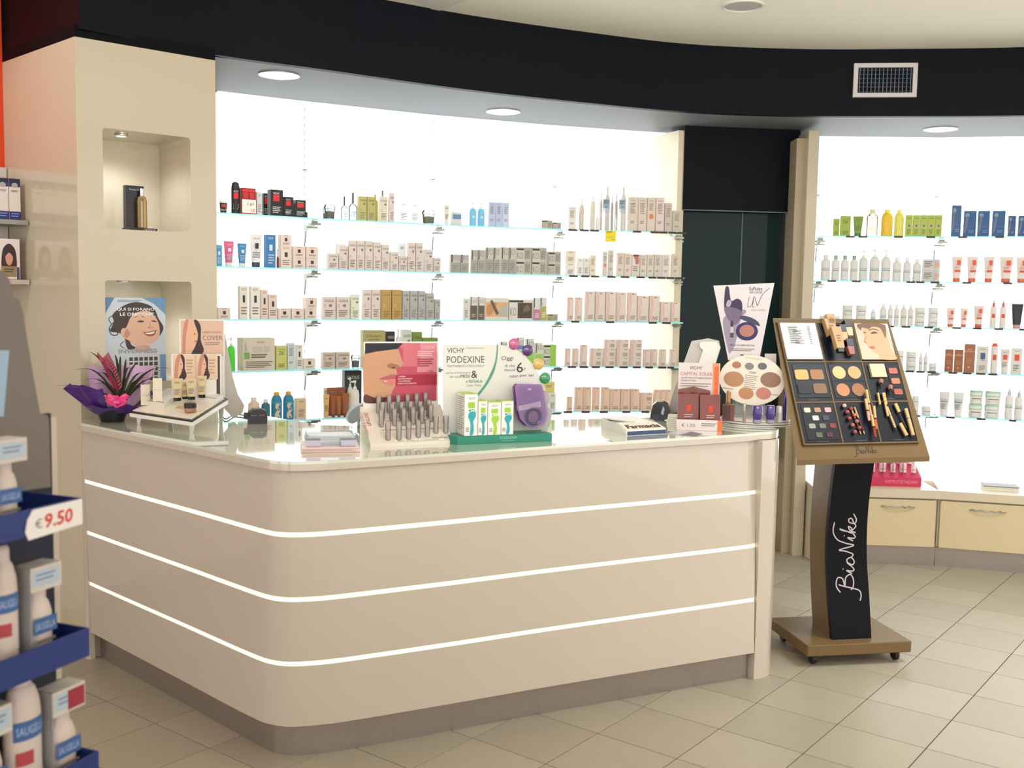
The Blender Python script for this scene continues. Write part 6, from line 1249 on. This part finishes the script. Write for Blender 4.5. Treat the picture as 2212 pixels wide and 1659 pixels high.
g = G(); q = onf(1125, 750, f, bd-.002); g.box(q[0]-.018, q[0]+.02, bd-.002, bd, q[1]-.008, q[1]+.006, M((70, 110, 160), .4), f); g.build('blue_link', bo)
def footbox(x0, x1, yt, d0, dp, label, foot=(36, 160, 170), side=False):
    a0 = onf(x0, 920, f, d0)[0]; a1 = onf(x1, 920, f, d0)[0]; zt = onf((x0+x1)/2, yt, f, d0)[1]; z0 = TZ+.031; h = zt-z0
    g = G(f); g.box(a0+.001, a1-.001, d0, d0+dp, z0, zt-.002, CARD); o = one(g, 'foot_cream_box', label, 'box', 'foot cream boxes'); g = G(f); g.box(a0+.001, a1-.001, d0, d0+dp, zt-.002, zt, M((170, 206, 70), .4)); g.build('green_top', o)
    g = G(); FT = [(.42, .02), (.66, .04), (.7, .2), (.66, .34), (.84, .46), (.8, .56), (.55, .58), (.32, .54), (.28, .44), (.42, .34), (.46, .2)]
    draw(g, [('t', 'VICHY', .55, .86, .06, GREY, .5), ('r', .26, .66, .76, .8, (150, 196, 50)), ('p', FT, foot), ('e', .38, .605, .09, .028, foot), ('e', .56, .625, .05, .018, foot), ('e', .68, .615, .04, .015, foot), ('e', .78, .595, .035, .013, foot), ('e', .87, .565, .03, .012, foot), ('L', 3, .1, .36, .08, .2, GREY)], a1-a0, h, Fr(f.p(a0, d0, z0), f.u, f.v)); g.build('print', o)
    if side: g = G(); draw(g, [('L', 16, .1, .9, .1, .92, (170, 166, 160))], dp, h, Fr(f.p(a0+.0005, d0+dp, z0), -f.v, f.u)); g.build('side_print', o)
footbox(1003, 1032, 851, .004, .09, 'largest foot cream box with teal foot print, at the poster side', side=True); footbox(1032.5, 1053, 866, .006, .06, 'narrow foot cream box with teal foot, second from the lip poster'); footbox(1053.5, 1082, 869, .006, .06, 'foot cream box with lime green foot print', (150, 196, 50)); footbox(1082.5, 1109, 866, .006, .06, 'foot cream box with teal foot, beside the purple blister')
for i, (dx, d0, cc) in enumerate(((-6, .06, (140, 100, 158)), (0, .03, (160, 116, 176)))):
    g = G(); pts = [(1113+dx, 836), (1118+dx, 829), (1168+dx, 830), (1172+dx, 836), (1178+dx, 870), (1182+dx, 896), (1176+dx, 914), (1158+dx, 925), (1138+dx, 920), (1124+dx, 905), (1117+dx, 880)]
    q = pxp(f, [(x, y) for x, y in pts], d0); mn = min(p[1] for p in q); q = [(a, max(b, TZ+.032)) for a, b in q]
    g.prism(q, d0, d0+.003, M(cc, .3), axis='y', fr=f); o = one(g, 'blister_pack', ['rear purple blister pack on the foot care display', 'front purple blister pack with a round ring tool'][i], 'blister pack', 'purple blister packs')
    c_ = onf(1152+dx, 900, f, d0-.002); s_ = dep(f.p(c_[0], d0, c_[1]))/F; g = G(Fr(f.p(c_[0], d0-.001, c_[1]), f.u, V((0, 0, 1)), f.v)); g.lathe([(19*s_, 0), (20*s_, -.006), (17*s_, -.012), (14*s_, -.010), (13.5*s_, -.002), (13.5*s_, 0)], M((50, 44, 110), .15, coat=.6), seg=26); g.build('ring_tool', o, True)
    g = G(Fr(f.p(c_[0], d0-.001, c_[1]), f.u, V((0, 0, 1)), f.v)); g.lathe([(13*s_, -.001), (0, -.002)], M((150, 100, 150), .3), seg=20); g.build('ring_centre', o)
    g = G(); ff, W2, H2_ = sheet(f, 1120+dx, 834, 1168+dx, 882, d0); draw(g, [('q', [(0, .1), (1, .3), (1.04, .05), (.03, -.12)], (226, 210, 220)), ('t', 'VICHY', .48, .42, .12, (190, 150, 200), .35), ('e', .48, .86, .1, .06, (220, 210, 220))], W2, H2_, ff, lift=.0008); g.build('print', o)
    g = G(); g.prism([(a, b) for a, b in q], d0-.014, d0-.0135, clear((240, 238, 244)), axis='y', fr=f); g.build('clear_shell', o)
g = G(); ppoly(g, f, [(1172, 842), (1184, 846), (1188, 862), (1183, 878), (1192, 886), (1190, 915), (1180, 932), (1170, 932), (1176, 900), (1172, 870)], .052, .004, clear((206, 204, 200), alpha_diff=.5)); o = one(g, 'toe_separator_pack', 'clear empty-looking blister at the outer end of the foot care display', 'blister pack')
# ---------------------------------------------------------------- white box with gothic lettering
f, w = span(1353, 942, 1438, 937); q = atz(1300, 922, TZ); dl = (flat(q, 0)-f.o); dd = dl.dot(f.v); dxl = dl.dot(f.u); zt = zat(1308, 901, q)
hb = .042; fb2 = thing('pharmacy_bag_box', 'white slanted box lettered in gothic script on the glass counter', 'box', f.p(w/2, dd/2, TZ))
g = G(f); g.add([(0, 0, TZ), (w, 0, TZ), (w+dxl*.35, dd, TZ), (dxl, dd, TZ), (0, 0, TZ+hb*.55), (w, 0, TZ+hb*.55), (w-.012, .05, TZ+hb), (-.0, .05, TZ+hb), (w+dxl*.35, dd, TZ+hb), (dxl, dd, TZ+hb)],
   [(3, 2, 1, 0), (0, 1, 5, 4), (4, 5, 6, 7), (7, 6, 8, 9), (1, 2, 8, 6, 5), (3, 0, 4, 7, 9), (2, 3, 9, 8)], M((236, 230, 218), .25)); g.build('shell', fb2)
g = G(f); g.box(.004, w-.002, -.002, .0, TZ+.002, TZ+hb*.42, M((52, 74, 112), .3)); g.build('blue_drawer', fb2)
sf = Fr(f.p(0, 0, TZ+hb*.55), f.u, f.v, (f.v*.05+V((0, 0, hb*.45))).normalized()); sf.v = (f.u.cross(sf.w))*-1; g = G(); draw(g, [('t', 'Farmacia', .5, .2, .55, (84, 44, 34), .84, .03)], w, .055, sf, lift=.0012); g.build('lettering', fb2)
g = G(f); g.prism([(dxl*.55, .09), (w*.55, .09), (w*.3, dd*.86), (dxl*.75, dd*.86)], TZ+hb+.0004, TZ+hb+.001, M((206, 198, 186), .3)); g.prism([(dxl*.3, .11), (w*.35, .10), (w*.1, dd*.6), (dxl*.5, dd*.7)], TZ+hb+.0011, TZ+hb+.0015, M((60, 50, 46), .3)); g.build('top_picture', fb2)
# ---------------------------------------------------------------- black hand scanner, its cable, leaflet
f = base(1424, 909); s = dep(f.p(0, 0, TZ))/F; g = G(f)
g.prism([(-20*s, TZ+4*s), (-8*s, TZ+.0005), (8*s, TZ+.0005), (20*s, TZ+6*s), (23*s, TZ+22*s), (18*s, TZ+36*s), (8*s, TZ+42*s), (-6*s, TZ+41*s), (-14*s, TZ+34*s), (-18*s, TZ+18*s)], 0, .05, M((28, 28, 34), .22, coat=.3), axis='y'); o = one(g, 'barcode_scanner', 'glossy black barcode scanner between gothic-lettered box and brown sachets', 'scanner')
g = G(f); g.prism([(3*s, TZ+16*s), (8*s, TZ+12*s), (11*s, TZ+26*s), (7*s, TZ+32*s)], -.003, 0, M((170, 180, 200), .15), axis='y'); g.build('trigger', o); g = G(f); g.prism([(-17*s, TZ+5*s), (-2*s, TZ+3*s), (0, TZ+13*s), (-14*s, TZ+14*s)], -.003, 0, M((60, 64, 74), .1), axis='y'); g.build('scan_window', o)
g = G(f); g.tube([(18*s, .02, TZ+8*s), (26*s, .02, TZ+14*s), (36*s, .02, TZ+17*s), (46*s, .03, TZ+20*s), (60*s, .05, TZ+10*s)], .0035, BLACK); g.build('cable', o, True)
q = [atz(x, y, TZ) for x, y in ((1438, 938), (1512, 944), (1518, 938), (1470, 928))]; g = G(); g.prism([(p.x, p.y) for p in q], TZ+.0005, TZ+.0015, M((196, 190, 196), .3)); g.prism([(p.x, p.y) for p in (q[0]*.6+q[1]*.4, q[0]*.1+q[1]*.9, q[2], q[2]*.5+q[3]*.5)], TZ+.0016, TZ+.0018, M((110, 96, 116), .4)); one(g, 'leaflet', 'glossy leaflet lying before the brown sachet display', 'leaflet')
# ---------------------------------------------------------------- cash display seen from behind, on its arm
f = base(1475, 907); dp_ = .0
t = thing('cash_display', 'pale tilted back of a till display rising behind the brown sachets', 'till display', f.p(0, dp_, TZ))
g = G(); ppoly(g, f, [(1476, 787), (1494, 737), (1530, 731), (1553, 736), (1557, 751), (1545, 790)], dp_, .02, M((196, 190, 182), .3)); g.build('rear_shell', t)
g = G(); ppoly(g, f, [(1511, 741), (1520, 738), (1549, 738), (1556, 750), (1544, 789), (1508, 789), (1519, 756), (1512, 750)], dp_-.025, .025, M((228, 226, 218), .3)); g.build('raised_housing', t)
g = G(); x0, z0 = onf(1470, 800, f, dp_+.005); ppoly(g, f, [(1480, 786), (1500, 790), (1478, 850), (1462, 900), (1440, 896), (1458, 836)], dp_+.004, .016, M((158, 150, 142), .4)); g.build('arm', t)
a0 = onf(1456, 880, f, dp_)[0]; g = G(f); g.box(a0, a0+.10, dp_-.02, dp_+.08, TZ+.0005, onf(1450, 893, f, dp_)[1]+.002, M((158, 150, 142), .4)); g.build('foot', t)
for k in range(4): g = G(f); a0 = onf(1440+k, 905, f, -.12)[0]; g.box(a0, a0+.05, -.14, -.08, TZ+.0005+k*.009, TZ+.008+k*.009, M((232, 226, 212), .5)); one(g, 'card_pack', f'{["lowest", "second lowest", "third lowest", "topmost"][k]} white pack in the small pile beside the sachet display', 'pack', 'white packs pile')
# ---------------------------------------------------------------- self-tanning sachet display
f, w = span(1461, 929, 1559, 932); sd_ = thing('sachet_display', 'white and orange cardboard counter display of brown self-tanning sachets', 'display', f.p(w/2, .04, TZ)); CB_ = M((218, 206, 204), .5); OR = (232, 106, 52)
zf = onf(1510, 907, f)[1]; g = G(f); g.box(0, w, 0, .003, TZ+.0005, zf, CB_); g.build('front_lip', sd_); g = G(f); g.box(0, .003, .003, .085, TZ+.0005, zf, CB_); g.box(w-.003, w, .003, .085, TZ+.0005, zf, CB_); g.box(.003, w-.003, .003, .085, TZ+.0005, TZ+.003, CB_); g.build('box_tray', sd_)
g = G(); draw(g, [('r', .9, 0, 1, 1, OR), ('t', '€ 1,50', .26, .3, .34, (120, 112, 130), .3), ('L', 2, .55, .88, .35, .7, GREY)], w, zf-TZ, Fr(f.p(0, 0, TZ), f.u, f.v)); g.build('price_print', sd_)
f2, W_, H_ = sheet(f, 1462, 784, 1556, 925, .085, TZ+.001); g = G(f2); g.box(0, W_, 0, .003, 0, H_, CB_); bb = g.build('back_board', sd_)
y_ = lambda y: 1-(y-784)/(784+H_/(dep(f2.o)/F)-784)
g = G(); draw(g, [('q', [(.82, 1), (.98, 1), (.98, .1), (.84, .1)], (232, 150, 110)), ('q', [(.86, .95), (.98, .95), (.98, .1), (.88, .1)], OR), ('t', 'VICHY', .42, y_(798), .05, INK, .3), ('t', 'CAPITAL SOLEIL', .44, y_(811), .05, (176, 120, 110), .78), ('t', 'SALVIETTINA AUTOABBRONZANTE', .44, y_(818), .024, (120, 90, 84), .74), ('t', 'GRADUATE VISO', .25, y_(824), .024, (120, 90, 84), .36), ('L', 1, .06, .8, y_(831), y_(828), GREY), ('L', 1, .06, .72, y_(836), y_(833), GREY)], W_, H_, f2, lift=.0005); g.build('print', bb)
BRS = M((120, 58, 48), .2, noise=.25, nscale=30, coat=.4)
for i, (x0, yt, x1, yb_, d0, tl) in enumerate(((1464, 838, 1502, 880, .062, 3), (1500, 840, 1536, 880, .058, -4), (1464, 851, 1511, 908, .02, 0), (1512, 853, 1558, 908, .012, 0))):
    pts = pxp(f, [(x0, 907), (x1, 907), (x1, yt-tl), (x0, yt+tl)], d0); pts = [(pts[0][0]+.001, TZ+.004), (pts[1][0]-.004, TZ+.004), (min(pts[2][0]-.003, w-.004), pts[2][1]), (pts[3][0]+.001, pts[3][1])]
    g = G(f); g.prism(pts, d0, d0+.012, BRS, axis='y'); o = one(g, 'tanning_sachet', ['rear brown sachet nearer the cash display', 'rear brown sachet beneath the orange band', 'front crinkled brown sachet with a red square', 'front brown sachet with red square, beside oval make-up board'][i], 'sachet', 'brown tanning sachets')
    g = G(); draw(g, [('r', .4, .5, .62, .68, (214, 60, 30)), ('L', 2, .3, .72, .3, .42, (200, 160, 150)), ('L', 1, .2, .8, .16, .22, (180, 130, 120))] if i > 1 else [('t', 'VICHY', .5, .8, .06, (170, 120, 110), .4)], pts[1][0]-pts[0][0], pts[2][1]-pts[0][1], Fr(f.p(pts[0][0], d0, pts[0][1]), f.u, f.v)); g.build('print', o)
# ---------------------------------------------------------------- round make-up tester with flared card
C_ = atz(1630, 918, TZ); f = facing(flat(C_, 0)); s = dep(C_)/F; rt = thing('round_tester', 'round white make-up tester with flared card and oval palette at counter end', 'display', flat(C_, TZ))
R_ = 74*s; cc = .03
for k, (r_, z0, z1_, m) in enumerate(((R_, .0005, .007, CARD), (R_*.97, .007, .010, M((60, 50, 46), .4)), (R_, .010, .018, CARD), (R_*.96, .018, .021, M((150, 140, 130), .3)), (R_, .021, .028, M((232, 222, 206), .2)))):
    g = G(Fr(f.p(0, cc, TZ), f.u, f.v)); g.lathe([(r_, z0), (r_, z1_)], m, seg=48, sy=.72); g.build('base_disc' if m != 1 else 'groove', rt, True)
zb_ = TZ+.0285
f2 = f
g = G(); ppoly(g, f, [(1652, 764), (1677, 764), (1676, 860), (1652, 860)], cc+.03, .003, M((206, 196, 190), .4)); g.build('rear_card', rt)
a = onf(1580, 905, f, cc+.02)[0]; b = onf(1652, 905, f, cc+.02)[0]; zz = onf(1600, 800, f, cc+.02)[1]; g = G(f); g.box(a, b, cc+.015, cc+.018, zb_, zz, ACR2); g.build('clear_upright', rt)
q = pxp(f, [(1573, 778), (1640, 778), (1673, 611), (1541, 617)], cc+.01); g = G(f); g.prism(q, cc+.01, cc+.013, M((214, 206, 208), .25), axis='y'); cdx = g.build('flared_card', rt)
fx, WX, HX = sheet(f, 1541, 611, 1673, 778, cc+.01); vx = lambda l: [((x-1541)/132, (778-y)/167) for x, y in l]
# points read in picture pixels
PU = (52, 36, 78)
g = G(); draw(g, [('p', vx([(1560, 700), (1568, 680), (1600, 668), (1612, 672), (1600, 690), (1590, 740), (1580, 760), (1574, 756)]), (150, 138, 160)), ('p', vx([(1562, 630), (1565, 619), (1571, 622), (1574, 640), (1578, 650), (1590, 645), (1600, 650), (1603, 664), (1600, 676), (1590, 668), (1575, 664), (1562, 664)]), PU), ('p', vx([(1570, 648), (1578, 652), (1574, 662), (1566, 660)]), (176, 160, 180)),
   ('p', vx([(1562, 664), (1590, 666), (1603, 676), (1590, 700), (1572, 690)]), (110, 96, 124)), ('p', vx([(1597, 686), (1604, 681), (1622, 684), (1638, 692), (1644, 702), (1634, 700), (1616, 694)]), (60, 60, 90)), ('e', (1615-1541)/132, (778-714)/167, 25/132, 20/167, (46, 34, 88)), ('e', (1615-1541)/132, (778-713)/167, 17/132, 13/167, (176, 116, 108)), ('q', vx([(1577, 718), (1585, 718), (1584, 704), (1578, 704)]), (190, 184, 180)), ('p', vx([(1578, 704), (1578, 694), (1582, 692), (1584, 704)]), (64, 40, 60)), ('q', vx([(1577, 728), (1585, 728), (1585, 718), (1577, 718)]), (70, 60, 80)),
   ('t', 'EuPhidra', (1632-1541)/132, (778-627)/167, .045, INK, .22), ('t', 'SKIN COLOR', (1632-1541)/132, (778-633)/167, .026, INK, .21), ('s', vx([(1618, 640), (1615, 655), (1616, 662), (1624, 658), (1628, 640), (1626, 660), (1630, 662)]), .0016, (40, 30, 44)), ('s', vx([(1630, 640), (1636, 658), (1638, 656), (1648, 634), (1663, 621)]), .0018, (40, 30, 44)), ('t', 'EXTRA COMFORT', (1640-1541)/132, (778-670)/167, .02, (170, 150, 150), .24),
   ('t', 'PER LA TUA ABBRONZATURA', (1606-1541)/132, (778-746)/167, .022, INK, .42), ('L', 2, .3, .7, .12, .16, GREY), ('r', .46, .07, .52, .085, INK)], WX, HX, fx, lift=.0005, step=.0001); g.build('print', cdx)
# oval palette
q0 = onf(1624, 821, f, -.0); of = Fr(f.p(q0[0], 0, q0[1]), (f.u+V((0, 0, -.10))).normalized(), f.v, V((0, 0, 1))); of.w = of.v.cross(of.u)*-1; 
if of.w.z < 0: of.w = -of.w
s2 = dep(of.o)/F; g = G(of); n = 40; g.prism([(69*s2*math.cos(2*math.pi*i/n), 54*s2*math.sin(2*math.pi*i/n)) for i in range(n)], -.003, .003, M((230, 220, 206), .25), axis='y'); ov = g.build('oval_palette', rt, False)
for px_, py_, rx, ry, c in ((1588, 789, 9.5, 7.5, (176, 120, 96)), (1615, 791, 9.5, 7.5, (134, 130, 134)), (1642, 790, 9.5, 7.5, (104, 104, 112)), (1586, 820, 21.5, 16.5, (182, 136, 100)), (1663, 819, 21.5, 16.5, (150, 112, 92)), (1616, 850, 16, 13, (190, 134, 96)), (1652, 849, 16, 13, (196, 128, 112))):
    qx = (px_-1624)*s2; qz = (821-py_)*s2; dz = .1*qx; g = G(of); g.prism([(qx+rx*s2*math.cos(2*math.pi*i/20), qz+dz+ry*s2*math.sin(2*math.pi*i/20)) for i in range(20)], -.0045, -.003, M(c, .6, noise=.12, nscale=300), axis='y'); g.build('powder_pan', ov)
g = G(of); draw(g, [('L', 8, -15*s2, 12*s2, -22*s2, 10*s2, (170, 160, 150)), ('L', 2, -8*s2, 8*s2, 13*s2, 18*s2, (120, 110, 110)), ('L', 1, -60*s2, -36*s2, -28*s2, -24*s2, (160, 150, 140)), ('L', 1, 36*s2, 60*s2, -28*s2, -24*s2, (160, 150, 140)), ('r', -20*s2, 46*s2, 16*s2, 48*s2, (200, 190, 176))], 1, 1, of, lift=.0034, step=.0001); g.build('print', ov)
def onbase(x, y): P = atz(x, y, zb_); return P
for i, (x, lb) in enumerate(((1635, 'purple nail varnish bottle on the round tester, nearer the sachets'), (1663, 'purple nail varnish bottle on the round tester, nearer the stand'))):
    P = onbase(x, 916); fq = facing(flat(P, zb_)); s3 = dep(P)/F; g = G(fq); g.lathe([(7*s3, .0005), (9*s3, 2*s3), (9*s3, 9*s3), (6*s3, 11*s3)], clear((200, 196, 220), alpha_diff=.4), 0, .012, 14); o = one(g, 'nail_varnish', lb, 'nail varnish', 'purple nail varnish bottles', True); g = G(fq); g.lathe([(8.5*s3, 9*s3), (10.5*s3, 20*s3), (10*s3, 38*s3), (9*s3, 40*s3)], M((62, 44, 120), .15, coat=.6, noise=.2), 0, .012, 14); g.build('cap', o, True)
for i, (x, yb_, h_, r_, c, lb, cat) in enumerate(((1607, 915, 44, 3.2, (150, 130, 116), 'bronze eye pencil upright on the round tester', 'pencil'), (1682, 913, 36, 6.5, (170, 160, 158), 'silver lipstick case upright on the round tester', 'lipstick'), (1694, 908, 62, 4.2, (62, 44, 116), 'tall purple mascara at the outer rim of the round tester', 'mascara'), (1572, 906, 62, 5.5, (150, 110, 70), 'gold mascara behind the brown tester box', 'mascara'))):
    P = onbase(x, yb_); fq = facing(flat(P, zb_)); s3 = dep(P)/F; g = G(fq); g.lathe([(r_*s3, .0005), (r_*s3, h_*.6*s3)], M(c, .25, metal=.3), 0, .01, 12); o = one(g, 'make_up_stick', lb, cat, 'upright make-up sticks', True); g = G(fq); g.lathe([(r_*.92*s3, h_*.6*s3), (r_*.92*s3, h_*.96*s3), (r_*.6*s3, h_*s3)], M(tuple(min(255, int(v*1.2)) for v in c), .2, metal=.3), 0, .01, 12); g.build('cap', o, True)
P = onbase(1573, 910); fq = facing(flat(P, zb_)); s3 = dep(P)/F; g = G(fq); g.box(-13*s3, 12*s3, 0, .03, .0005, 36*s3, M((112, 58, 48), .3)); o = one(g, 'brown_tester_box', 'small brown tester box on the round tester beside the sachets', 'box'); g = G(fq); g.box(-11*s3, 4*s3, -.001, 0, 3*s3, 34*s3, M((74, 36, 32), .3)); g.build('window', o)
# ---------------------------------------------------------------- blue cardboard floor display in front, at the left edge
zT1 = aty(175, 1075, 2.2).z; K = flat(atz(175, 1075, zT1), 0); q = atz(0, 1115, zT1); fu = (K-flat(q, 0)).normalized(); bf = Fr(K, fu, V((-fu.y, fu.x, 0)))   # x=0 is the right front corner
BLU = M((22, 46, 112), .45, noise=.06, nscale=20); NV2 = M((14, 20, 44), .6)
st = thing('cardboard_floor_display', 'blue cardboard floor display with three trays of bottles, cut by the frame', 'display stand', bf.p(-.25, .1, 0))
TW, TDp = .52, .17
def bpx(x, y, d=0): return onf(x, y, bf, d)
zT2 = bpx(193, 1356)[1]; zT3 = bpx(213, 1622)[1]; xs_ = [bpx(175, 1075)[0], bpx(193, 1356)[0], bpx(213, 1622)[0]]
for k, (z, hgt) in enumerate(((zT1, .055), (zT2, .062), (zT3, .07))):
    x1 = xs_[k]; t_ = .004
    for nm, bx_ in (('tray_front', (x1-TW, x1, 0, t_, z-hgt, z)), ('tray_side', (x1-t_, x1, t_, TDp, z-hgt, z)), ('tray_side', (x1-TW, x1-TW+t_, t_, TDp, z-hgt, z)), ('tray_floor', (x1-TW+t_, x1-t_, t_, TDp, z-hgt, z-hgt+t_))): g = G(bf); g.box(*bx_, BLU); g.build(nm, st)
g = G(bf); xb = bpx(116, 1041, TDp)[0]; g.box(xb-TW, xb-.004, TDp, TDp+.01, 0, bpx(50, 900, TDp)[1], NV2); g.build('back_board', st)
g = G(bf); g.box(xb-.004, xb+.012, TDp, TDp+.03, 0, bpx(110, 902, TDp)[1], M((196, 182, 168), .5)); g.build('edge_post', st)
g = G(bf); g.box(xb-TW, xb, TDp+.01, TDp+.15, 0, .12, NV2); g.build('foot_box', st)
g = G(); ppoly(g, bf, [(-60, 560), (-10, 575), (14, 592), (24, 612), (28, 640), (42, 646), (50, 676), (60, 740), (70, 800), (79, 850), (87, 893), (102, 897), (106, 905), (110, 1052), (-60, 1075)], TDp-.004, .004, M((116, 108, 100), .6)); hd = g.build('header_board', st)
g = G(); ppoly(g, bf, [(-40, 757), (20, 757), (8, 900), (-40, 900)], TDp-.006, .001, M((150, 176, 200), .5)); g.build('header_print', hd)
x_ = [bpx(x, 1100, 0) for x in (50, 175)]; g = G(bf); lx0 = bpx(52, 1112)[0]; g.prism([(lx0+.008, zT1-.062), (.0, zT1-.056), (0, zT1-.002), (lx0+.02, zT1-.002), (lx0+.006, zT1-.02), (lx0, zT1-.045)], -.003, -.001, CARD, axis='y'); pc_ = g.build('price_card', st)
g = G(); draw(g, [('t', '€', .22, .3, .32, (120, 116, 120), .12), ('t', '9.50', .56, .24, .5, (214, 52, 34), .5, .02, .1)], -lx0, .06, Fr(bf.p(lx0, -.003, zT1-.06), bf.u, bf.v), lift=.0008); g.build('price_print', pc_)
WB_ = (204, 190, 180); LBL = (60, 96, 150)  # bottle white darkened in the colour itself, standing in for dim light
for k, (x0, x1, yt, zfl, lb, grp) in enumerate(((-6, 50, 1180, zT2-.058, 'large white bottle in the middle blue tray', 'b'), (26, 99, 1447, zT3-.066, 'large white bottle in the lowest blue tray', 'b'))):
    a0 = bpx(x0, 1400, .04)[0]; a1 = bpx(x1, 1400, .04)[0]; zt = bpx((x0+x1)/2, yt, .04)[1]
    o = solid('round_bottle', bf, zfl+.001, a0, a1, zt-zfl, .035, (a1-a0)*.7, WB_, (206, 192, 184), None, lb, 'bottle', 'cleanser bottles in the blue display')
    g = G(); wd = a1-a0; h_ = zt-zfl; cy = ((a1-a0)/2, 0); frr = Fr(bf.p(a0, .035, zfl), bf.u, bf.v)
    g = G(Fr()); draw(g, [('r', .05, .5, .95, .64, LBL), ('t', 'SAUGELLA', .5, .54, .06, (170, 190, 220), .75), ('r', .1, .32, .5, .42, (170, 60, 70)), ('L', 2, .1, .9, .16, .24, GREY)], 1, 1, lift=.012, step=.004, cyl=(.5, 0, .5, 2.3)); c = bpy.data.objects.new('label', g.mesh(name='label')); COL.objects.link(c); c.parent = o
for k, (x0, x1, yt, zfl, lb, red) in enumerate(((4, 66, 944, zT1-.051, 'boxed bottle in the top blue tray', 0), (68, 134, 1216, zT2-.058, 'boxed bottle in the middle blue tray', 0), (110, 180, 1482, zT3-.066, 'boxed bottle with red patch in the lowest blue tray', 1), (-50, 20, 1530, zT3-.066, 'boxed bottle cut by the frame in the lowest blue tray', 0), (-60, -2, 1225, zT2-.058, 'boxed bottle beyond the frame edge in the middle blue tray', 0))):
    a0 = bpx(x0, 1300, .03)[0]; a1 = bpx(x1, 1300, .03)[0]; zt = bpx((x0+x1)/2, yt+4, .03)[1]; wd = a1-a0; h_ = zt-zfl
    o = thing('boxed_bottle', lb, 'boxed bottle', bf.p((a0+a1)/2, .06, zfl), 'boxed bottles in the blue display')
    g = G(bf); g.box(a0, a1, .03, .033, zfl+.001, zfl+h_*.18, BLU); g.box(a0, a1, .03, .085, zt-h_*.24, zt, M((206, 196, 186), .5)); g.box(a0, a1, .082, .085, zfl+.001, zt, M((190, 180, 172), .5)); g.box(a0, a0+.003, .033, .082, zfl+.001, zt, clear((230, 230, 230), alpha_diff=.4)); g.build('window_box', o)
    g = G(); draw(g, [('r', .05, .8, .95, .97, (176, 190, 200)), ('L', 2, .15, .8, .84, .93, (120, 140, 170))]+([('r', .45, .78, .97, .97, (150, 40, 56))] if red else []), wd, h_, Fr(bf.p(a0, .03, zfl), bf.u, bf.v)); g.build('print', o)
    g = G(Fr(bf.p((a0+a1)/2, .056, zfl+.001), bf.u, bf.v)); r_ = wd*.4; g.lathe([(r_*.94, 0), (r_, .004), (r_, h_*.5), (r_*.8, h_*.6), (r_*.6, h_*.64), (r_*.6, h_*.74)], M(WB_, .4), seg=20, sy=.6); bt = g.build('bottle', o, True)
    g = G(); draw(g, [('r', .02, .32, .98, .48, LBL), ('t', 'SAUGELLA', .5, .36, .07, (170, 190, 220), .8), ('L', 2, .1, .9, .14, .26, GREY)], wd*.8, h_, Fr(bf.p(a0+wd*.1, .056-r_*.6, zfl), bf.u, bf.v), lift=.001); g.build('label', bt)
dup = {k: v for k, v in LABELS.items() if len(v) > 1}
print('DUPLICATE LABELS', len(dup), list(dup.items())[:6]); print('LONG', [k for k in LABELS if not 4 <= len(k.split()) <= 16][:8])
